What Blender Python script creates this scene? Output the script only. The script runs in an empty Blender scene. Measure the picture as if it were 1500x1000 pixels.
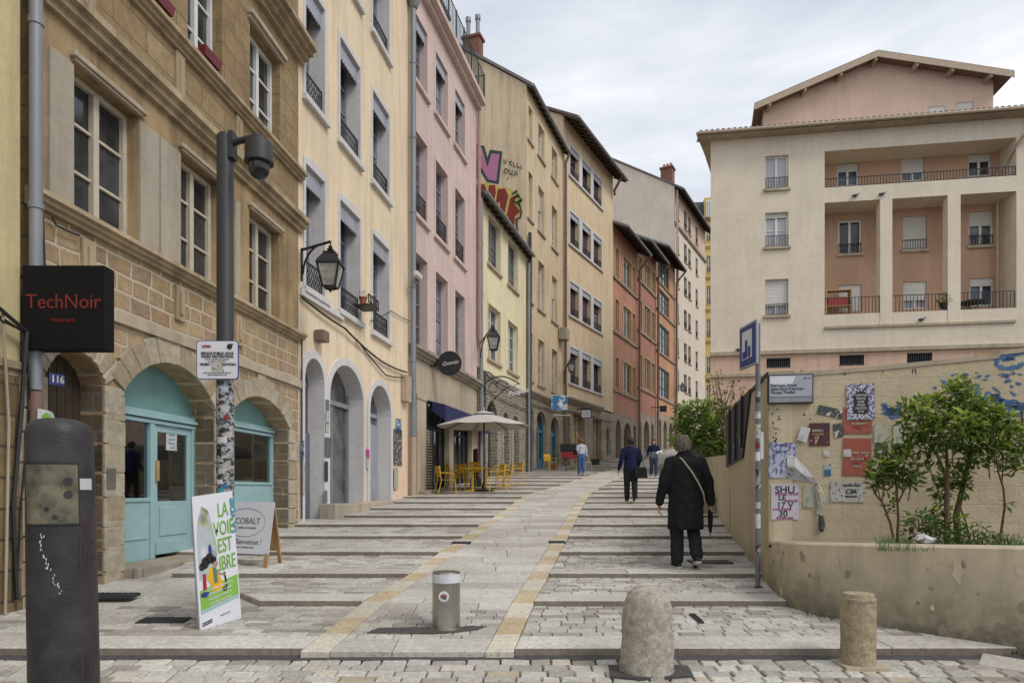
import bpy, math, random
from mathutils import Vector, Matrix
from mathutils.geometry import tessellate_polygon
random.seed(7)
R = math.radians
E = 1.35                                   # eye height above the crossroads
SC = bpy.context.scene
COL = SC.collection

# ------------------------------------------------------------------ materials
def nodes(name):
    m = bpy.data.materials.new(name); m.use_nodes = True
    nt = m.node_tree; b = nt.nodes['Principled BSDF']
    return m, nt, b
def N(nt, typ, **kw):
    n = nt.nodes.new(typ)
    for k, v in kw.items():
        if k in n.inputs: n.inputs[k].default_value = v
        else: setattr(n, k, v)
    return n
def L(nt, a, b): nt.links.new(a, b)
def rgb(c, k=1.0): return (c[0]*k, c[1]*k, c[2]*k, 1)
def coords(nt, sx=1, sy=1, sz=1):
    tc = N(nt, 'ShaderNodeTexCoord'); mp = N(nt, 'ShaderNodeMapping')
    mp.inputs['Scale'].default_value = (sx, sy, sz)
    L(nt, tc.outputs['Object'], mp.inputs['Vector']); return mp.outputs['Vector']
def noise(nt, vec, scale, detail=5, rough=.6, dist=0):
    n = N(nt, 'ShaderNodeTexNoise', Scale=scale, Detail=detail, Roughness=rough, Distortion=dist)
    L(nt, vec, n.inputs['Vector']); return n.outputs['Fac']
def ramp(nt, fac, stops):
    r = N(nt, 'ShaderNodeValToRGB'); e = r.color_ramp.elements
    while len(e) < len(stops): e.new(.5)
    for i, (p, c) in enumerate(stops): e[i].position = p; e[i].color = c if len(c) == 4 else rgb(c)
    L(nt, fac, r.inputs['Fac']); return r.outputs['Color']
def mix(nt, fac, a, b, mode='MIX'):
    m = N(nt, 'ShaderNodeMix', data_type='RGBA', blend_type=mode)
    for i, s in ((0, fac), (6, a), (7, b)):
        if isinstance(s, (int, float, tuple)): m.inputs[i].default_value = s
        else: L(nt, s, m.inputs[i])
    return m.outputs[2]
def bump(nt, b, h, strength=.4, dist=.01, prev=None):
    n = N(nt, 'ShaderNodeBump', Strength=strength, Distance=dist)
    L(nt, h, n.inputs['Height'])
    if prev: L(nt, prev, n.inputs['Normal'])
    L(nt, n.outputs['Normal'], b.inputs['Normal']); return n.outputs['Normal']
MATS = {}
def plain(name, c, rough=.6, metal=0, var=.12, scale=6, bmp=.15, spec=.4):
    m, nt, b = nodes(name); v = coords(nt)
    f = noise(nt, v, scale)
    L(nt, ramp(nt, f, [(.3, rgb(c, 1-var)), (.7, rgb(c, 1+var))]), b.inputs['Base Color'])
    b.inputs['Roughness'].default_value = rough; b.inputs['Metallic'].default_value = metal
    b.inputs['Specular IOR Level'].default_value = spec
    if bmp: bump(nt, b, noise(nt, v, scale*12, 3), bmp, .004)
    MATS[name] = m; return m
def plaster(name, c, var=.10, streak=.25, dirt=(.16, .13, .10), bmp=.3, lowdirt=None, patch=None):
    m, nt, b = nodes(name); v = coords(nt); vs = coords(nt, 2.2, 2.2, .18)
    col = ramp(nt, noise(nt, v, .55, 6, .65), [(.3, rgb(c, 1-var)), (.7, rgb(c, 1+var*.7))])
    col = mix(nt, 1.0, col, ramp(nt, noise(nt, v, 9, 4), [(.35, rgb((.93, .92, .9))), (.65, rgb((1, 1, 1)))]), 'MULTIPLY')
    f = ramp(nt, noise(nt, vs, 1.6, 5, .7), [(.46, (0, 0, 0)), (.70, (streak,)*3)])
    col = mix(nt, f, col, rgb(dirt))
    if patch:
        f2 = ramp(nt, noise(nt, v, 1.3, 8, .7), [(.60, (0, 0, 0)), (.63, (.7,)*3)])
        col = mix(nt, f2, col, rgb(patch))
    if lowdirt:   # grime near the foot of the wall: (z0, z1, colour)
        tc = N(nt, 'ShaderNodeTexCoord'); sp = N(nt, 'ShaderNodeSeparateXYZ'); L(nt, tc.outputs['Object'], sp.inputs[0])
        mr = N(nt, 'ShaderNodeMapRange'); L(nt, sp.outputs['Z'], mr.inputs['Value'])
        mr.inputs['From Min'].default_value = lowdirt[0]; mr.inputs['From Max'].default_value = lowdirt[1]
        mr.inputs['To Min'].default_value = 1; mr.inputs['To Max'].default_value = 0
        mu = N(nt, 'ShaderNodeMath', operation='MULTIPLY'); L(nt, mr.outputs[0], mu.inputs[0])
        L(nt, ramp(nt, noise(nt, v, 3, 6, .7), [(.28, (.15,)*3), (.6, (1,)*3)]), mu.inputs[1])
        col = mix(nt, mu.outputs[0], col, rgb(lowdirt[2]))
    L(nt, col, b.inputs['Base Color']); b.inputs['Roughness'].default_value = .9
    b.inputs['Specular IOR Level'].default_value = .2
    h1 = noise(nt, v, 2.2, 3); p = bump(nt, b, h1, .35, .05)
    bump(nt, b, noise(nt, v, 45, 4), bmp, .006, p)
    MATS[name] = m; return m
def blocks(name, c1, c2, mortar, bw=.5, bh=.24, ms=.018, dist=.05, bmp=.8, c3=None, tilted=False, squash=1.0, var=.35):
    m, nt, b = nodes(name)
    tc = N(nt, 'ShaderNodeTexCoord'); sp = N(nt, 'ShaderNodeSeparateXYZ'); L(nt, tc.outputs['Object'], sp.inputs[0])
    ad = N(nt, 'ShaderNodeMath', operation='ADD'); L(nt, sp.outputs['X'], ad.inputs[0]); L(nt, sp.outputs['Y'], ad.inputs[1])
    cb = N(nt, 'ShaderNodeCombineXYZ'); L(nt, ad.outputs[0], cb.inputs['X']); L(nt, sp.outputs['Z'], cb.inputs['Y'])
    nz = N(nt, 'ShaderNodeTexNoise', Scale=1.4, Detail=3); L(nt, tc.outputs['Object'], nz.inputs['Vector'])
    mv = N(nt, 'ShaderNodeVectorMath', operation='MULTIPLY_ADD'); L(nt, nz.outputs['Color'], mv.inputs[0])
    mv.inputs[1].default_value = (dist*2, dist, 0); L(nt, cb.outputs[0], mv.inputs[2])
    br = N(nt, 'ShaderNodeTexBrick', Scale=1.0); L(nt, mv.outputs[0], br.inputs['Vector'])
    br.inputs['Brick Width'].default_value = bw; br.inputs['Row Height'].default_value = bh
    br.inputs['Mortar Size'].default_value = ms; br.inputs['Mortar Smooth'].default_value = .4
    br.inputs['Color1'].default_value = (0, 0, 0, 1); br.inputs['Color2'].default_value = (1, 1, 1, 1); br.inputs['Mortar'].default_value = (.5, .5, .5, 1)
    br.offset_frequency = 2; br.squash = squash; br.squash_frequency = 3
    v = coords(nt)
    st = [(0, rgb(c1)), (.5, rgb(c2))] + ([(1, rgb(c3))] if c3 else [])
    base = ramp(nt, br.outputs['Color'], st)
    base = mix(nt, 1.0, base, ramp(nt, noise(nt, v, 7, 8, .7), [(.25, rgb((1-var,)*3)), (.75, rgb((1+var*.6,)*3))]), 'MULTIPLY')
    base = mix(nt, 1.0, base, ramp(nt, noise(nt, v, .8, 4), [(.3, (.74, .71, .67)), (.7, (1.1, 1.1, 1.1))]), 'MULTIPLY')
    col = mix(nt, br.outputs['Fac'], base, rgb(mortar))
    L(nt, col, b.inputs['Base Color']); b.inputs['Roughness'].default_value = .92; b.inputs['Specular IOR Level'].default_value = .15
    inv = N(nt, 'ShaderNodeMath', operation='SUBTRACT'); inv.inputs[0].default_value = 1; L(nt, br.outputs['Fac'], inv.inputs[1])
    p = bump(nt, b, inv.outputs[0], bmp, .02)
    bump(nt, b, noise(nt, v, 22, 8, .7), .6, .02, p)
    MATS[name] = m; return m
def toned(name, stops, rough=.85, gr=30, var=.3, bmp=.5, big=None, pit=None):
    """colour picked per stone by the face attribute 'tone'"""
    m, nt, b = nodes(name); v = coords(nt)
    at = N(nt, 'ShaderNodeAttribute', attribute_name='tone')
    col = ramp(nt, at.outputs['Fac'], stops)
    col = mix(nt, 1.0, col, ramp(nt, noise(nt, v, gr, 6, .7), [(.3, (1-var,)*3), (.7, (1+var*.5,)*3)]), 'MULTIPLY')
    col = mix(nt, 1.0, col, ramp(nt, noise(nt, v, .7, 5), [(.35, (.80, .78, .76)), (.65, (1.06, 1.06, 1.06))]), 'MULTIPLY')
    if pit:
        f = ramp(nt, noise(nt, coords(nt, 1, 2.2, 1), pit, 3, .6), [(.60, (0, 0, 0)), (.68, (.75,)*3)])
        col = mix(nt, f, col, rgb((.10, .085, .07)))
    if big:
        f = ramp(nt, noise(nt, v, 2.5, 7, .7), [(.60, (0, 0, 0)), (.70, (.55,)*3)]); col = mix(nt, f, col, rgb(big))
    L(nt, col, b.inputs['Base Color']); b.inputs['Roughness'].default_value = rough; b.inputs['Specular IOR Level'].default_value = .3
    bump(nt, b, noise(nt, v, gr*1.3, 7, .7), bmp, .01)
    MATS[name] = m; return m
def glass(name, c=(.03, .035, .04), rough=.06, curtain=None):
    m, nt, b = nodes(name)
    v = coords(nt)
    col = ramp(nt, noise(nt, v, 1.7, 3), [(.35, rgb(c, .5)), (.65, rgb(c, 1.6))])
    if curtain:
        w = N(nt, 'ShaderNodeTexWave', Scale=7, Distortion=2.5, Detail=2); L(nt, v, w.inputs['Vector'])
        col = ramp(nt, w.outputs['Fac'], [(0, rgb(curtain, .6)), (1, rgb(curtain, 1.1))])
    L(nt, col, b.inputs['Base Color']); b.inputs['Roughness'].default_value = rough
    b.inputs['Specular IOR Level'].default_value = .55; b.inputs['IOR'].default_value = 1.5
    bump(nt, b, noise(nt, v, 1.6, 1), .06, .03)
    MATS[name] = m; return m
def clear_glass(name, tint=(.93, .95, .95)):
    m, nt, b = nodes(name)
    tr = N(nt, 'ShaderNodeBsdfTransparent'); tr.inputs[0].default_value = rgb(tint)
    gl = N(nt, 'ShaderNodeBsdfGlossy'); gl.inputs['Roughness'].default_value = .03; gl.inputs[0].default_value = (.9, .95, 1, 1)
    fr = N(nt, 'ShaderNodeFresnel', IOR=1.5); mx = N(nt, 'ShaderNodeMixShader')
    ad = N(nt, 'ShaderNodeMath', operation='ADD'); L(nt, fr.outputs[0], ad.inputs[0]); ad.inputs[1].default_value = .14; L(nt, ad.outputs[0], mx.inputs[0]); L(nt, tr.outputs[0], mx.inputs[1]); L(nt, gl.outputs[0], mx.inputs[2])
    L(nt, mx.outputs[0], nt.nodes['Material Output'].inputs[0]); MATS[name] = m; return m
def glow(name, c, s):
    m, nt, b = nodes(name); b.inputs['Base Color'].default_value = rgb(c)
    b.inputs['Emission Color'].default_value = rgb(c); b.inputs['Emission Strength'].default_value = s
    MATS[name] = m; return m
def print_mat(name, paper, inks, scale=14, thr=.5, stretch=(1, 1, 1), soft=.02, rough=.7):
    """a printed sheet: paper with patches of ink"""
    m, nt, b = nodes(name); v = coords(nt, *stretch); col = rgb(paper)
    f0 = noise(nt, coords(nt), 5, 4); col = ramp(nt, f0, [(.3, rgb(paper, .82)), (.7, rgb(paper))])
    for i, (ink, sc, th) in enumerate(inks):
        mp = N(nt, 'ShaderNodeMapping'); mp.inputs['Location'].default_value = (i*3.7, i*1.3, i*2.1); L(nt, v, mp.inputs['Vector'])
        f = ramp(nt, noise(nt, mp.outputs['Vector'], sc, 4, .6), [(th, (0, 0, 0)), (min(.99, th+soft), (1, 1, 1))]); col = mix(nt, f, col, rgb(ink))
    L(nt, col, b.inputs['Base Color']); b.inputs['Roughness'].default_value = rough
    MATS[name] = m; return m
def tiles(name, c1, c2, axis='X', period=.2):
    m, nt, b = nodes(name); v = coords(nt)
    w = N(nt, 'ShaderNodeTexWave', Scale=1/period/2*.62, Distortion=.3); w.bands_direction = axis
    L(nt, v, w.inputs['Vector'])
    col = ramp(nt, noise(nt, v, 6, 5, .7), [(.3, rgb(c1)), (.7, rgb(c2))])
    col = mix(nt, 1.0, col, ramp(nt, w.outputs['Fac'], [(0, (.6, .6, .6)), (.5, (1, 1, 1))]), 'MULTIPLY')
    L(nt, col, b.inputs['Base Color']); b.inputs['Roughness'].default_value = .85
    bump(nt, b, w.outputs['Fac'], .8, .05); MATS[name] = m; return m
def leafmat(name, c1, c2, c3):
    m, nt, b = nodes(name); at = N(nt, 'ShaderNodeAttribute', attribute_name='tone')
    L(nt, ramp(nt, at.outputs['Fac'], [(0, rgb(c1)), (.6, rgb(c2)), (1, rgb(c3))]), b.inputs['Base Color'])
    b.inputs['Roughness'].default_value = .5; b.inputs['Specular IOR Level'].default_value = .35
    tr = N(nt, 'ShaderNodeBsdfTranslucent'); L(nt, ramp(nt, at.outputs['Fac'], [(0, rgb(c2)), (1, rgb(c3, 1.4))]), tr.inputs[0])
    mx = N(nt, 'ShaderNodeMixShader'); mx.inputs[0].default_value = .3
    L(nt, b.outputs[0], mx.inputs[1]); L(nt, tr.outputs[0], mx.inputs[2]); L(nt, mx.outputs[0], nt.nodes['Material Output'].inputs[0])
    MATS[name] = m; return m

# ------------------------------------------------------------------ meshes
class MB:
    def __init__(s): s.v = []; s.f = []; s.t = []; s.m = []
    def add(s, vs, fs, tone=.5, mi=0):
        o = len(s.v); s.v += [tuple(p) for p in vs]
        for f in fs: s.f.append(tuple(o+i for i in f)); s.t.append(tone); s.m.append(mi)
        return s
    def box(s, x0, y0, z0, x1, y1, z1, tone=.5, mi=0):
        return s.hexa([(x0, y0, z0), (x1, y0, z0), (x1, y1, z0), (x0, y1, z0), (x0, y0, z1), (x1, y0, z1), (x1, y1, z1), (x0, y1, z1)], tone, mi)
    def hexa(s, p, tone=.5, mi=0):
        return s.add(p, [(3, 2, 1, 0), (4, 5, 6, 7), (0, 1, 5, 4), (1, 2, 6, 5), (2, 3, 7, 6), (3, 0, 4, 7)], tone, mi)
    def prism(s, poly, off, tone=.5, mi=0, holes=()):
        """closed solid from a flat outline (3D points) pushed along off; optional holes"""
        off = Vector(off); loops = [[Vector(p) for p in poly]] + [[Vector(p) for p in h] for h in holes]
        flat = [p for l in loops for p in l]; n = len(flat); vs = flat + [p+off for p in flat]
        fs = []
        if holes:
            tr = tessellate_polygon(loops); fs += [tuple(t) for t in tr] + [tuple(n+i for i in reversed(t)) for t in tr]
        else: fs += [tuple(range(n)), tuple(n+i for i in reversed(range(n)))]
        o = 0
        for l in loops:
            k = len(l)
            for i in range(k): j = (i+1) % k; fs.append((o+i, n+o+i, n+o+j, o+j))
            o += k
        return s.add(vs, fs, tone, mi)
    def tube(s, pts, r, n=8, tone=.5, mi=0, cap=True):
        pts = [Vector(p) for p in pts]; rs = r if isinstance(r, (list, tuple)) else [r]*len(pts)
        rings = []; prev = None
        for i, p in enumerate(pts):
            d = (pts[min(i+1, len(pts)-1)] - pts[max(i-1, 0)]).normalized()
            if prev is None:
                a = d.orthogonal().normalized()
            else:
                a = (prev - d*prev.dot(d)); a = a.normalized() if a.length > 1e-5 else d.orthogonal().normalized()
            prev = a; b = d.cross(a)
            rings.append([p + (a*math.cos(2*math.pi*k/n) + b*math.sin(2*math.pi*k/n))*rs[i] for k in range(n)])
        vs = [q for rg in rings for q in rg]; fs = []
        for i in range(len(pts)-1):
            for k in range(n): j = (k+1) % n; fs.append((i*n+k, i*n+j, (i+1)*n+j, (i+1)*n+k))
        if cap: fs += [tuple(reversed(range(n))), tuple((len(pts)-1)*n+k for k in range(n))]
        return s.add(vs, fs, tone, mi)
    def lathe(s, prof, c=(0, 0, 0), n=24, tone=.5, mi=0, sx=1, sy=1):
        vs = []; fs = []
        for r, z in prof:
            for k in range(n): a = 2*math.pi*k/n; vs.append((c[0]+r*sx*math.cos(a), c[1]+r*sy*math.sin(a), c[2]+z))
        for i in range(len(prof)-1):
            for k in range(n): j = (k+1) % n; fs.append((i*n+k, i*n+j, (i+1)*n+j, (i+1)*n+k))
        fs += [tuple(reversed(range(n))), tuple((len(prof)-1)*n+k for k in range(n))]
        return s.add(vs, fs, tone, mi)
    def build(s, name, mats, parent=None, smooth=False, bevel=0, loc=None, rotz=None):
        me = bpy.data.meshes.new(name); me.from_pydata(s.v, [], s.f)
        at = me.attributes.new('tone', 'FLOAT', 'FACE'); at.data.foreach_set('value', s.t)
        if not isinstance(mats, (list, tuple)): mats = [mats]
        for m in mats: me.materials.append(MATS[m] if isinstance(m, str) else m)
        me.polygons.foreach_set('material_index', s.m)
        if smooth: me.polygons.foreach_set('use_smooth', [True]*len(s.f))
        me.update()
        o = bpy.data.objects.new(name, me); COL.objects.link(o)
        if parent: o.parent = parent
        if loc: o.location = loc
        if rotz is not None: o.rotation_euler[2] = rotz
        if smooth:
            md = o.modifiers.new('e', 'EDGE_SPLIT'); md.split_angle = R(40)
        if bevel:
            md = o.modifiers.new('b', 'BEVEL'); md.width = bevel; md.segments = 2; md.limit_method = 'ANGLE'
        return o
def tag(o, label=None, cat=None, group=None, kind=None):
    if label: o['label'] = label
    if cat: o['category'] = cat
    if group: o['group'] = group
    if kind: o['kind'] = kind
    return o
def thing(name, label, cat, loc=(0, 0, 0), rotz=0, group=None):
    o = bpy.data.objects.new(name, None); COL.objects.link(o); o.empty_display_size = .2
    o.location = loc; o.rotation_euler = (0, 0, rotz); return tag(o, label, cat, group)
def struct(o): o['kind'] = 'structure'; return o
def dup_tree(o, parent=None):
    c = o.copy(); COL.objects.link(c); c.parent = parent
    for ch in list(o.children): dup_tree(ch, c)
    return c
def text_mesh(body, size, align='CENTER', bold=0, shear=0, sx=1.0):
    cu = bpy.data.curves.new('t', 'FONT'); cu.body = body; cu.size = size; cu.align_x = align; cu.align_y = 'CENTER'
    cu.extrude = .0015; cu.offset = bold; cu.shear = shear; cu.resolution_u = 4
    o = bpy.data.objects.new('t', cu); COL.objects.link(o)
    dg = bpy.context.evaluated_depsgraph_get(); me = bpy.data.meshes.new_from_object(o.evaluated_get(dg))
    bpy.data.objects.remove(o); bpy.data.curves.remove(cu)
    for v in me.vertices: v.co.x *= sx
    return me
def text(body, size, org, right, up, mat, parent=None, name='lettering', **kw):
    """lettering lying in the plane (right, up) at org, in the parent's local space"""
    me = text_mesh(body, size, **kw); r = Vector(right).normalized(); u = Vector(up).normalized(); n = r.cross(u)
    M = Matrix(((r.x, u.x, n.x, org[0]), (r.y, u.y, n.y, org[1]), (r.z, u.z, n.z, org[2]), (0, 0, 0, 1)))
    me.transform(M); me.materials.clear(); me.materials.append(MATS[mat])
    o = bpy.data.objects.new(name, me); COL.objects.link(o); o.parent = parent; return o

# ------------------------------------------------------------------ street profile
GP = [(-6, -1.50), (3, -1.385), (4.74, -1.337), (5.38, -1.286), (6.89, -1.164), (8.27, -1.055), (9.85, -.935), (11.4, -.81), (13.2, -.68), (18.2, -.33), (20.3, -.19),
      (25, .15), (30.5, .62), (35, .95), (41.7, 1.42), (50, 2.2), (56, 2.9), (68, 4.2), (90, 6.6), (140, 11)]
def g(Y):
    for (a, p), (b, q) in zip(GP, GP[1:]):
        if Y <= b: return p + (q-p)*(Y-a)/(b-a) + E
    return GP[-1][1] + E
def at(x, y, Y): return ((x-750)/1000*Y, Y, E-(y-718)/1000*Y)
def Yof(y):                                # distance at which the street shows at image height y
    lo, hi = 3.5, 90
    for _ in range(50):
        m = (lo+hi)/2
        if 718-(g(m)-E)/m*1000 > y: lo = m
        else: hi = m
    return lo
def gp(x, y): Y = Yof(y); return ((x-750)/1000*Y, Y)
class Fac:                                 # a facade line: local x along it, local y into the building, z up
    def __init__(s, X, Y, dx, dy):
        s.O = Vector((X, Y)); s.d = Vector((dx, dy)).normalized(); s.rot = math.atan2(s.d.y, s.d.x)
    def u(s, x): k = (x-750)/1000; return (k*s.O.y-s.O.x)/(s.d.x-k*s.d.y)
    def Y(s, x): return s.O.y + s.u(x)*s.d.y
    def z(s, x, y): return E-(y-718)/1000*s.Y(x)
    def thing(s, name, label, cat, group=None): return thing(name, label, cat, (s.O.x, s.O.y, 0), s.rot, group)
    def w(s, u, y=0): n = Vector((-s.d.y, s.d.x)); p = s.O + s.d*u + n*y; return p.x, p.y
# ------------------------------------------------------------------ material library
plaster('cream_p', (.82, .68, .49), streak=.28, lowdirt=(2.2, 4.6, (.76, .56, .41)))
plaster('pink_p', (.67, .525, .485), streak=.26, patch=(.62, .46, .42))
plaster('yellow_p', (.82, .74, .50), streak=.3)
plaster('sand_p', (.68, .55, .37), streak=.4, patch=(.60, .47, .31))
plaster('sand2_p', (.72, .58, .39), streak=.3)
plaster('red_p', (.50, .255, .18), streak=.25, var=.2)
plaster('red2_p', (.44, .215, .155), streak=.3, var=.2)
plaster('orange_p', (.58, .32, .18), streak=.25, var=.2)
plaster('pale_p', (.70, .61, .50), streak=.12)
plaster('far_yellow_p', (.68, .52, .20), streak=.1)
plaster('right_cream', (.74, .655, .53), streak=.14, dirt=(.30, .24, .16))
plaster('right_pink', (.64, .45, .34), streak=.22)
plaster('loggia_back', (.52, .34, .235), streak=.15)
plaster('block_pink', (.66, .49, .39), streak=.15)
plaster('old_yellow', (.62, .52, .29), streak=.35)
plaster('grey_panel', (.40, .36, .29), streak=.35, var=.2)
plaster('brown_plaster', (.40, .29, .165), streak=.6, var=.5, dirt=(.07, .05, .03))
plaster('lilac', (.64, .625, .625), streak=.2, dirt=(.3, .28, .27))
plaster('stone_grey', (.36, .31, .25), streak=.5, var=.25, dirt=(.12, .10, .08))
plaster('stone_pale', (.47, .40, .30), streak=.4, var=.2)
plaster('cornice_stone', (.44, .35, .23), streak=.6, var=.35, dirt=(.09, .07, .05))
plaster('wallpaint', (.56, .48, .345), streak=.32, var=.2, dirt=(.20, .17, .12), patch=(.40, .33, .22), lowdirt=(.1, .75, (.12, .11, .08)))
plaster('soil', (.06, .045, .03), streak=0)
blocks('blocks_ochre', (.38, .27, .16), (.46, .345, .21), (.50, .43, .32), .40, .21, .022, .10, c3=(.33, .24, .17), squash=.75)
blocks('blocks_brown', (.40, .30, .17), (.33, .24, .135), (.22, .165, .10), .62, .33, .012, .06, bmp=.6)
blocks('blocks_door', (.21, .15, .08), (.29, .22, .12), (.12, .09, .06), .45, .30, .014, .05)
blocks('rubble', (.22, .19, .15), (.33, .29, .23), (.37, .33, .27), .28, .15, .028, .22, c3=(.15, .13, .11))
blocks('pier_stone', (.34, .30, .24), (.40, .35, .27), (.2, .17, .14), .8, .5, .01, .02)
blocks('painted_blocks', (.55, .47, .33), (.575, .49, .34), (.47, .395, .275), .40, .20, .006, .01, bmp=.35, var=.12)
toned('sett', [(0, (.31, .285, .25)), (.3, (.46, .435, .40)), (.7, (.55, .53, .49)), (.92, (.63, .60, .54)), (1, (.47, .375, .25))], gr=26, big=(.24, .21, .175), pit=45)
toned('slab', [(0, (.46, .435, .395)), (.5, (.57, .545, .50)), (1, (.65, .625, .58))], gr=20, big=(.34, .30, .26), pit=38, bmp=.35)
toned('band', [(0, (.53, .42, .27)), (.45, (.58, .48, .33)), (.55, (.62, .575, .48)), (1, (.65, .61, .52))], gr=24, pit=40, bmp=.3)
toned('riser', [(0, (.21, .18, .145)), (1, (.27, .235, .19))], gr=20)  # brown stone, with the shade on the step fronts put into the colour
toned('voussoir', [(0, (.42, .37, .28)), (.5, (.50, .44, .34)), (1, (.37, .30, .20))], gr=9, bmp=.6)
toned('limestone', [(0, (.42, .385, .32)), (1, (.48, .44, .37))], gr=22, bmp=1.0, big=(.17, .15, .125), pit=60, var=.45)
toned('yellow_stone', [(0, (.40, .34, .22)), (1, (.45, .385, .26))], gr=22, bmp=1.0, big=(.2, .16, .10), pit=60, var=.45)
plain('patch_light', (.52, .445, .32), .9, var=.15)
plain('patch_dark', (.26, .215, .15), .9, var=.3)
plain('sign_black', (.009, .009, .010), .7, var=.1, spec=.15)
plain('post_grey', (.15, .155, .165), .5)
plain('dirt', (.085, .07, .055), .95, scale=9, var=.4)
plain('asphalt', (.07, .068, .066), .9, scale=20, var=.3)
plain('ground_far', (.20, .17, .13), .95)
plain('teal', (.30, .46, .48), .5, var=.08, scale=3)
plain('teal_dark', (.17, .325, .315), .55, var=.12, scale=2)
plain('white_paint', (.62, .60, .54), .5, var=.06)
plain('cream_frame', (.52, .47, .37), .5, var=.1)
plain('white_frame', (.70, .70, .68), .45, var=.05)
plain('grey_frame', (.25, .255, .28), .5)
plain('lilac_frame', (.30, .31, .36), .5)
plain('blue_door', (.13, .135, .19), .5)
plain('blue_shop', (.045, .16, .24), .5)
plain('zinc', (.24, .25, .27), .5, metal=.3, scale=2)
plain('zinc_pale', (.36, .375, .42), .45, metal=.3, scale=2)
plain('lead_roof', (.22, .24, .27), .4, metal=.3, scale=1.5, var=.25)
plain('pipe_rust', (.19, .12, .10), .6)
plain('pipe_cream', (.42, .33, .24), .6)
plain('pipe_pink', (.40, .24, .20), .6)
plain('iron', (.022, .022, .024), .5, var=.2)
plain('iron_grey', (.030, .031, .034), .55, var=.15, scale=3)
plain('dark_wood', (.05, .035, .025), .7)
plain('wood', (.42, .26, .11), .6, scale=4, var=.25)
plain('brown_door', (.09, .06, .04), .6, var=.3)
plain('maroon', (.085, .032, .032), .6)
plain('navy', (.022, .027, .085), .8, var=.15)
plain('interior_dark', (.02, .018, .016), .9)
plain('interior_warm', (.75, .64, .50), .9, var=.3)
plain('terracotta', (.36, .13, .07), .8)
plain('brick_red', (.20, .095, .065), .9, var=.3, scale=10)
plain('canvas', (.50, .46, .44), .9, var=.04)
plain('yellow_metal', (.66, .40, .03), .45, var=.08)
plain('steel', (.42, .40, .36), .30, metal=.9, var=.2, scale=3)
plain('white_sheet', (.66, .67, .72), .4, var=.03)
plain('white_band', (.62, .62, .66), .3)
plain('red_ink', (.20, .022, .018), .5)
plain('black_ink', (.02, .02, .022), .6)
plain('grey_ink', (.12, .12, .13), .6)
plain('green_ink', (.16, .36, .05), .6)
plain('green_panel', (.22, .46, .07), .5)
plain('teal_ink', (.06, .30, .33), .5)
plain('blue_ink', (.03, .045, .22), .5)
plain('blue_plate', (.03, .05, .22), .35)
plain('magenta_ink', (.38, .05, .22), .6)
plain('graffiti_pink', (.44, .17, .30), .8)
plain('graffiti_dark', (.035, .06, .05), .8)
plain('graffiti_red', (.22, .03, .022), .8)
plain('graffiti_yellow', (.55, .42, .12), .8)
plain('graffiti_blue', (.07, .14, .27), .8, var=.3)
plain('shutter_white', (.62, .60, .55), .5, var=.04)
plain('shutter_maroon', (.11, .06, .075), .6)
plain('gold_frame', (.40, .30, .14), .6)
plain('green_grey', (.13, .16, .15), .5)
plain('slate', (.05, .055, .065), .6)
plain('pigeon_grey', (.10, .10, .12), .7)
plain('skin', (.42, .24, .17), .55, var=.06, bmp=.05)
plain('skin_dark', (.28, .16, .11), .55, var=.06, bmp=.05)
plain('hair_grey', (.11, .095, .07), .75, var=.55, scale=30)
plain('hair_black', (.015, .012, .011), .6, var=.4, scale=30)
plain('hair_brown', (.14, .06, .03), .6, var=.4, scale=30)
plain('coat_black', (.011, .011, .012), .85, var=.5, spec=.25, scale=14)
plain('trouser_black', (.022, .022, .024), .9, spec=.15)
plain('jacket_navy', (.013, .018, .05), .9, spec=.15)
plain('jacket_grey', (.14, .145, .18), .9)
plain('denim', (.055, .10, .24), .9, var=.25, scale=12)
plain('denim_dark', (.04, .05, .09), .9)
print_mat('blouse', (.55, .58, .62), [((.10, .14, .25), 28, .53)])
plain('shoe_dark', (.03, .03, .034), .7)
plain('shoe_sole', (.55, .54, .52), .7)
plain('strap', (.40, .34, .26), .8)
plain('bark', (.12, .08, .05), .9, var=.3, scale=20)
plain('box_red', (.16, .02, .03), .5)
plain('red_plastic', (.34, .03, .03), .5)
plain('warm_display', (.55, .38, .22), .8, var=.4, scale=3)  # opaque pane colour; the warm light of the shop interior is painted in
plain('backplate', (.135, .125, .08), .4, var=.6, scale=14)
plain('bollard_grey', (.034, .032, .034), .5, var=.5, scale=7, bmp=.5)
plain('pink_spray', (.10, .06, .068), .7)
glass('glass', (.035, .038, .042)); glass('glass_blue', (.06, .075, .10)); glass('glass_grey', (.10, .105, .115), .12)
glass('glass_sky', (.17, .19, .22), .1); glass('glass_curtain_dim', rough=.15, curtain=(.20, .20, .20)); glass('glass_curtain', rough=.15, curtain=(.34, .34, .36)); glass('glass_lace', rough=.15, curtain=(.50, .51, .54))
glass('glass_lamp', (.45, .44, .40), .3)
clear_glass('shop_glass')
glow('lamp_glow', (1, .72, .42), 3.0)
tiles('tile_roof', (.20, .13, .10), (.30, .21, .16)); tiles('tile_grey', (.13, .12, .12), (.22, .20, .19))
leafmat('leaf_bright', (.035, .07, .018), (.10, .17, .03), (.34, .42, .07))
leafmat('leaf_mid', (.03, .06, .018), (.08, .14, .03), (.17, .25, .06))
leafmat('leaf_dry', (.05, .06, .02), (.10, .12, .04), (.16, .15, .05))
print_mat('stickers', (.38, .37, .36), [((.03, .03, .035), 13, .48), ((.25, .27, .30), 20, .54), ((.25, .05, .04), 12, .72), ((.50, .50, .49), 30, .62), ((.06, .10, .20), 15, .68)], stretch=(1, 1, 1.3))
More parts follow.
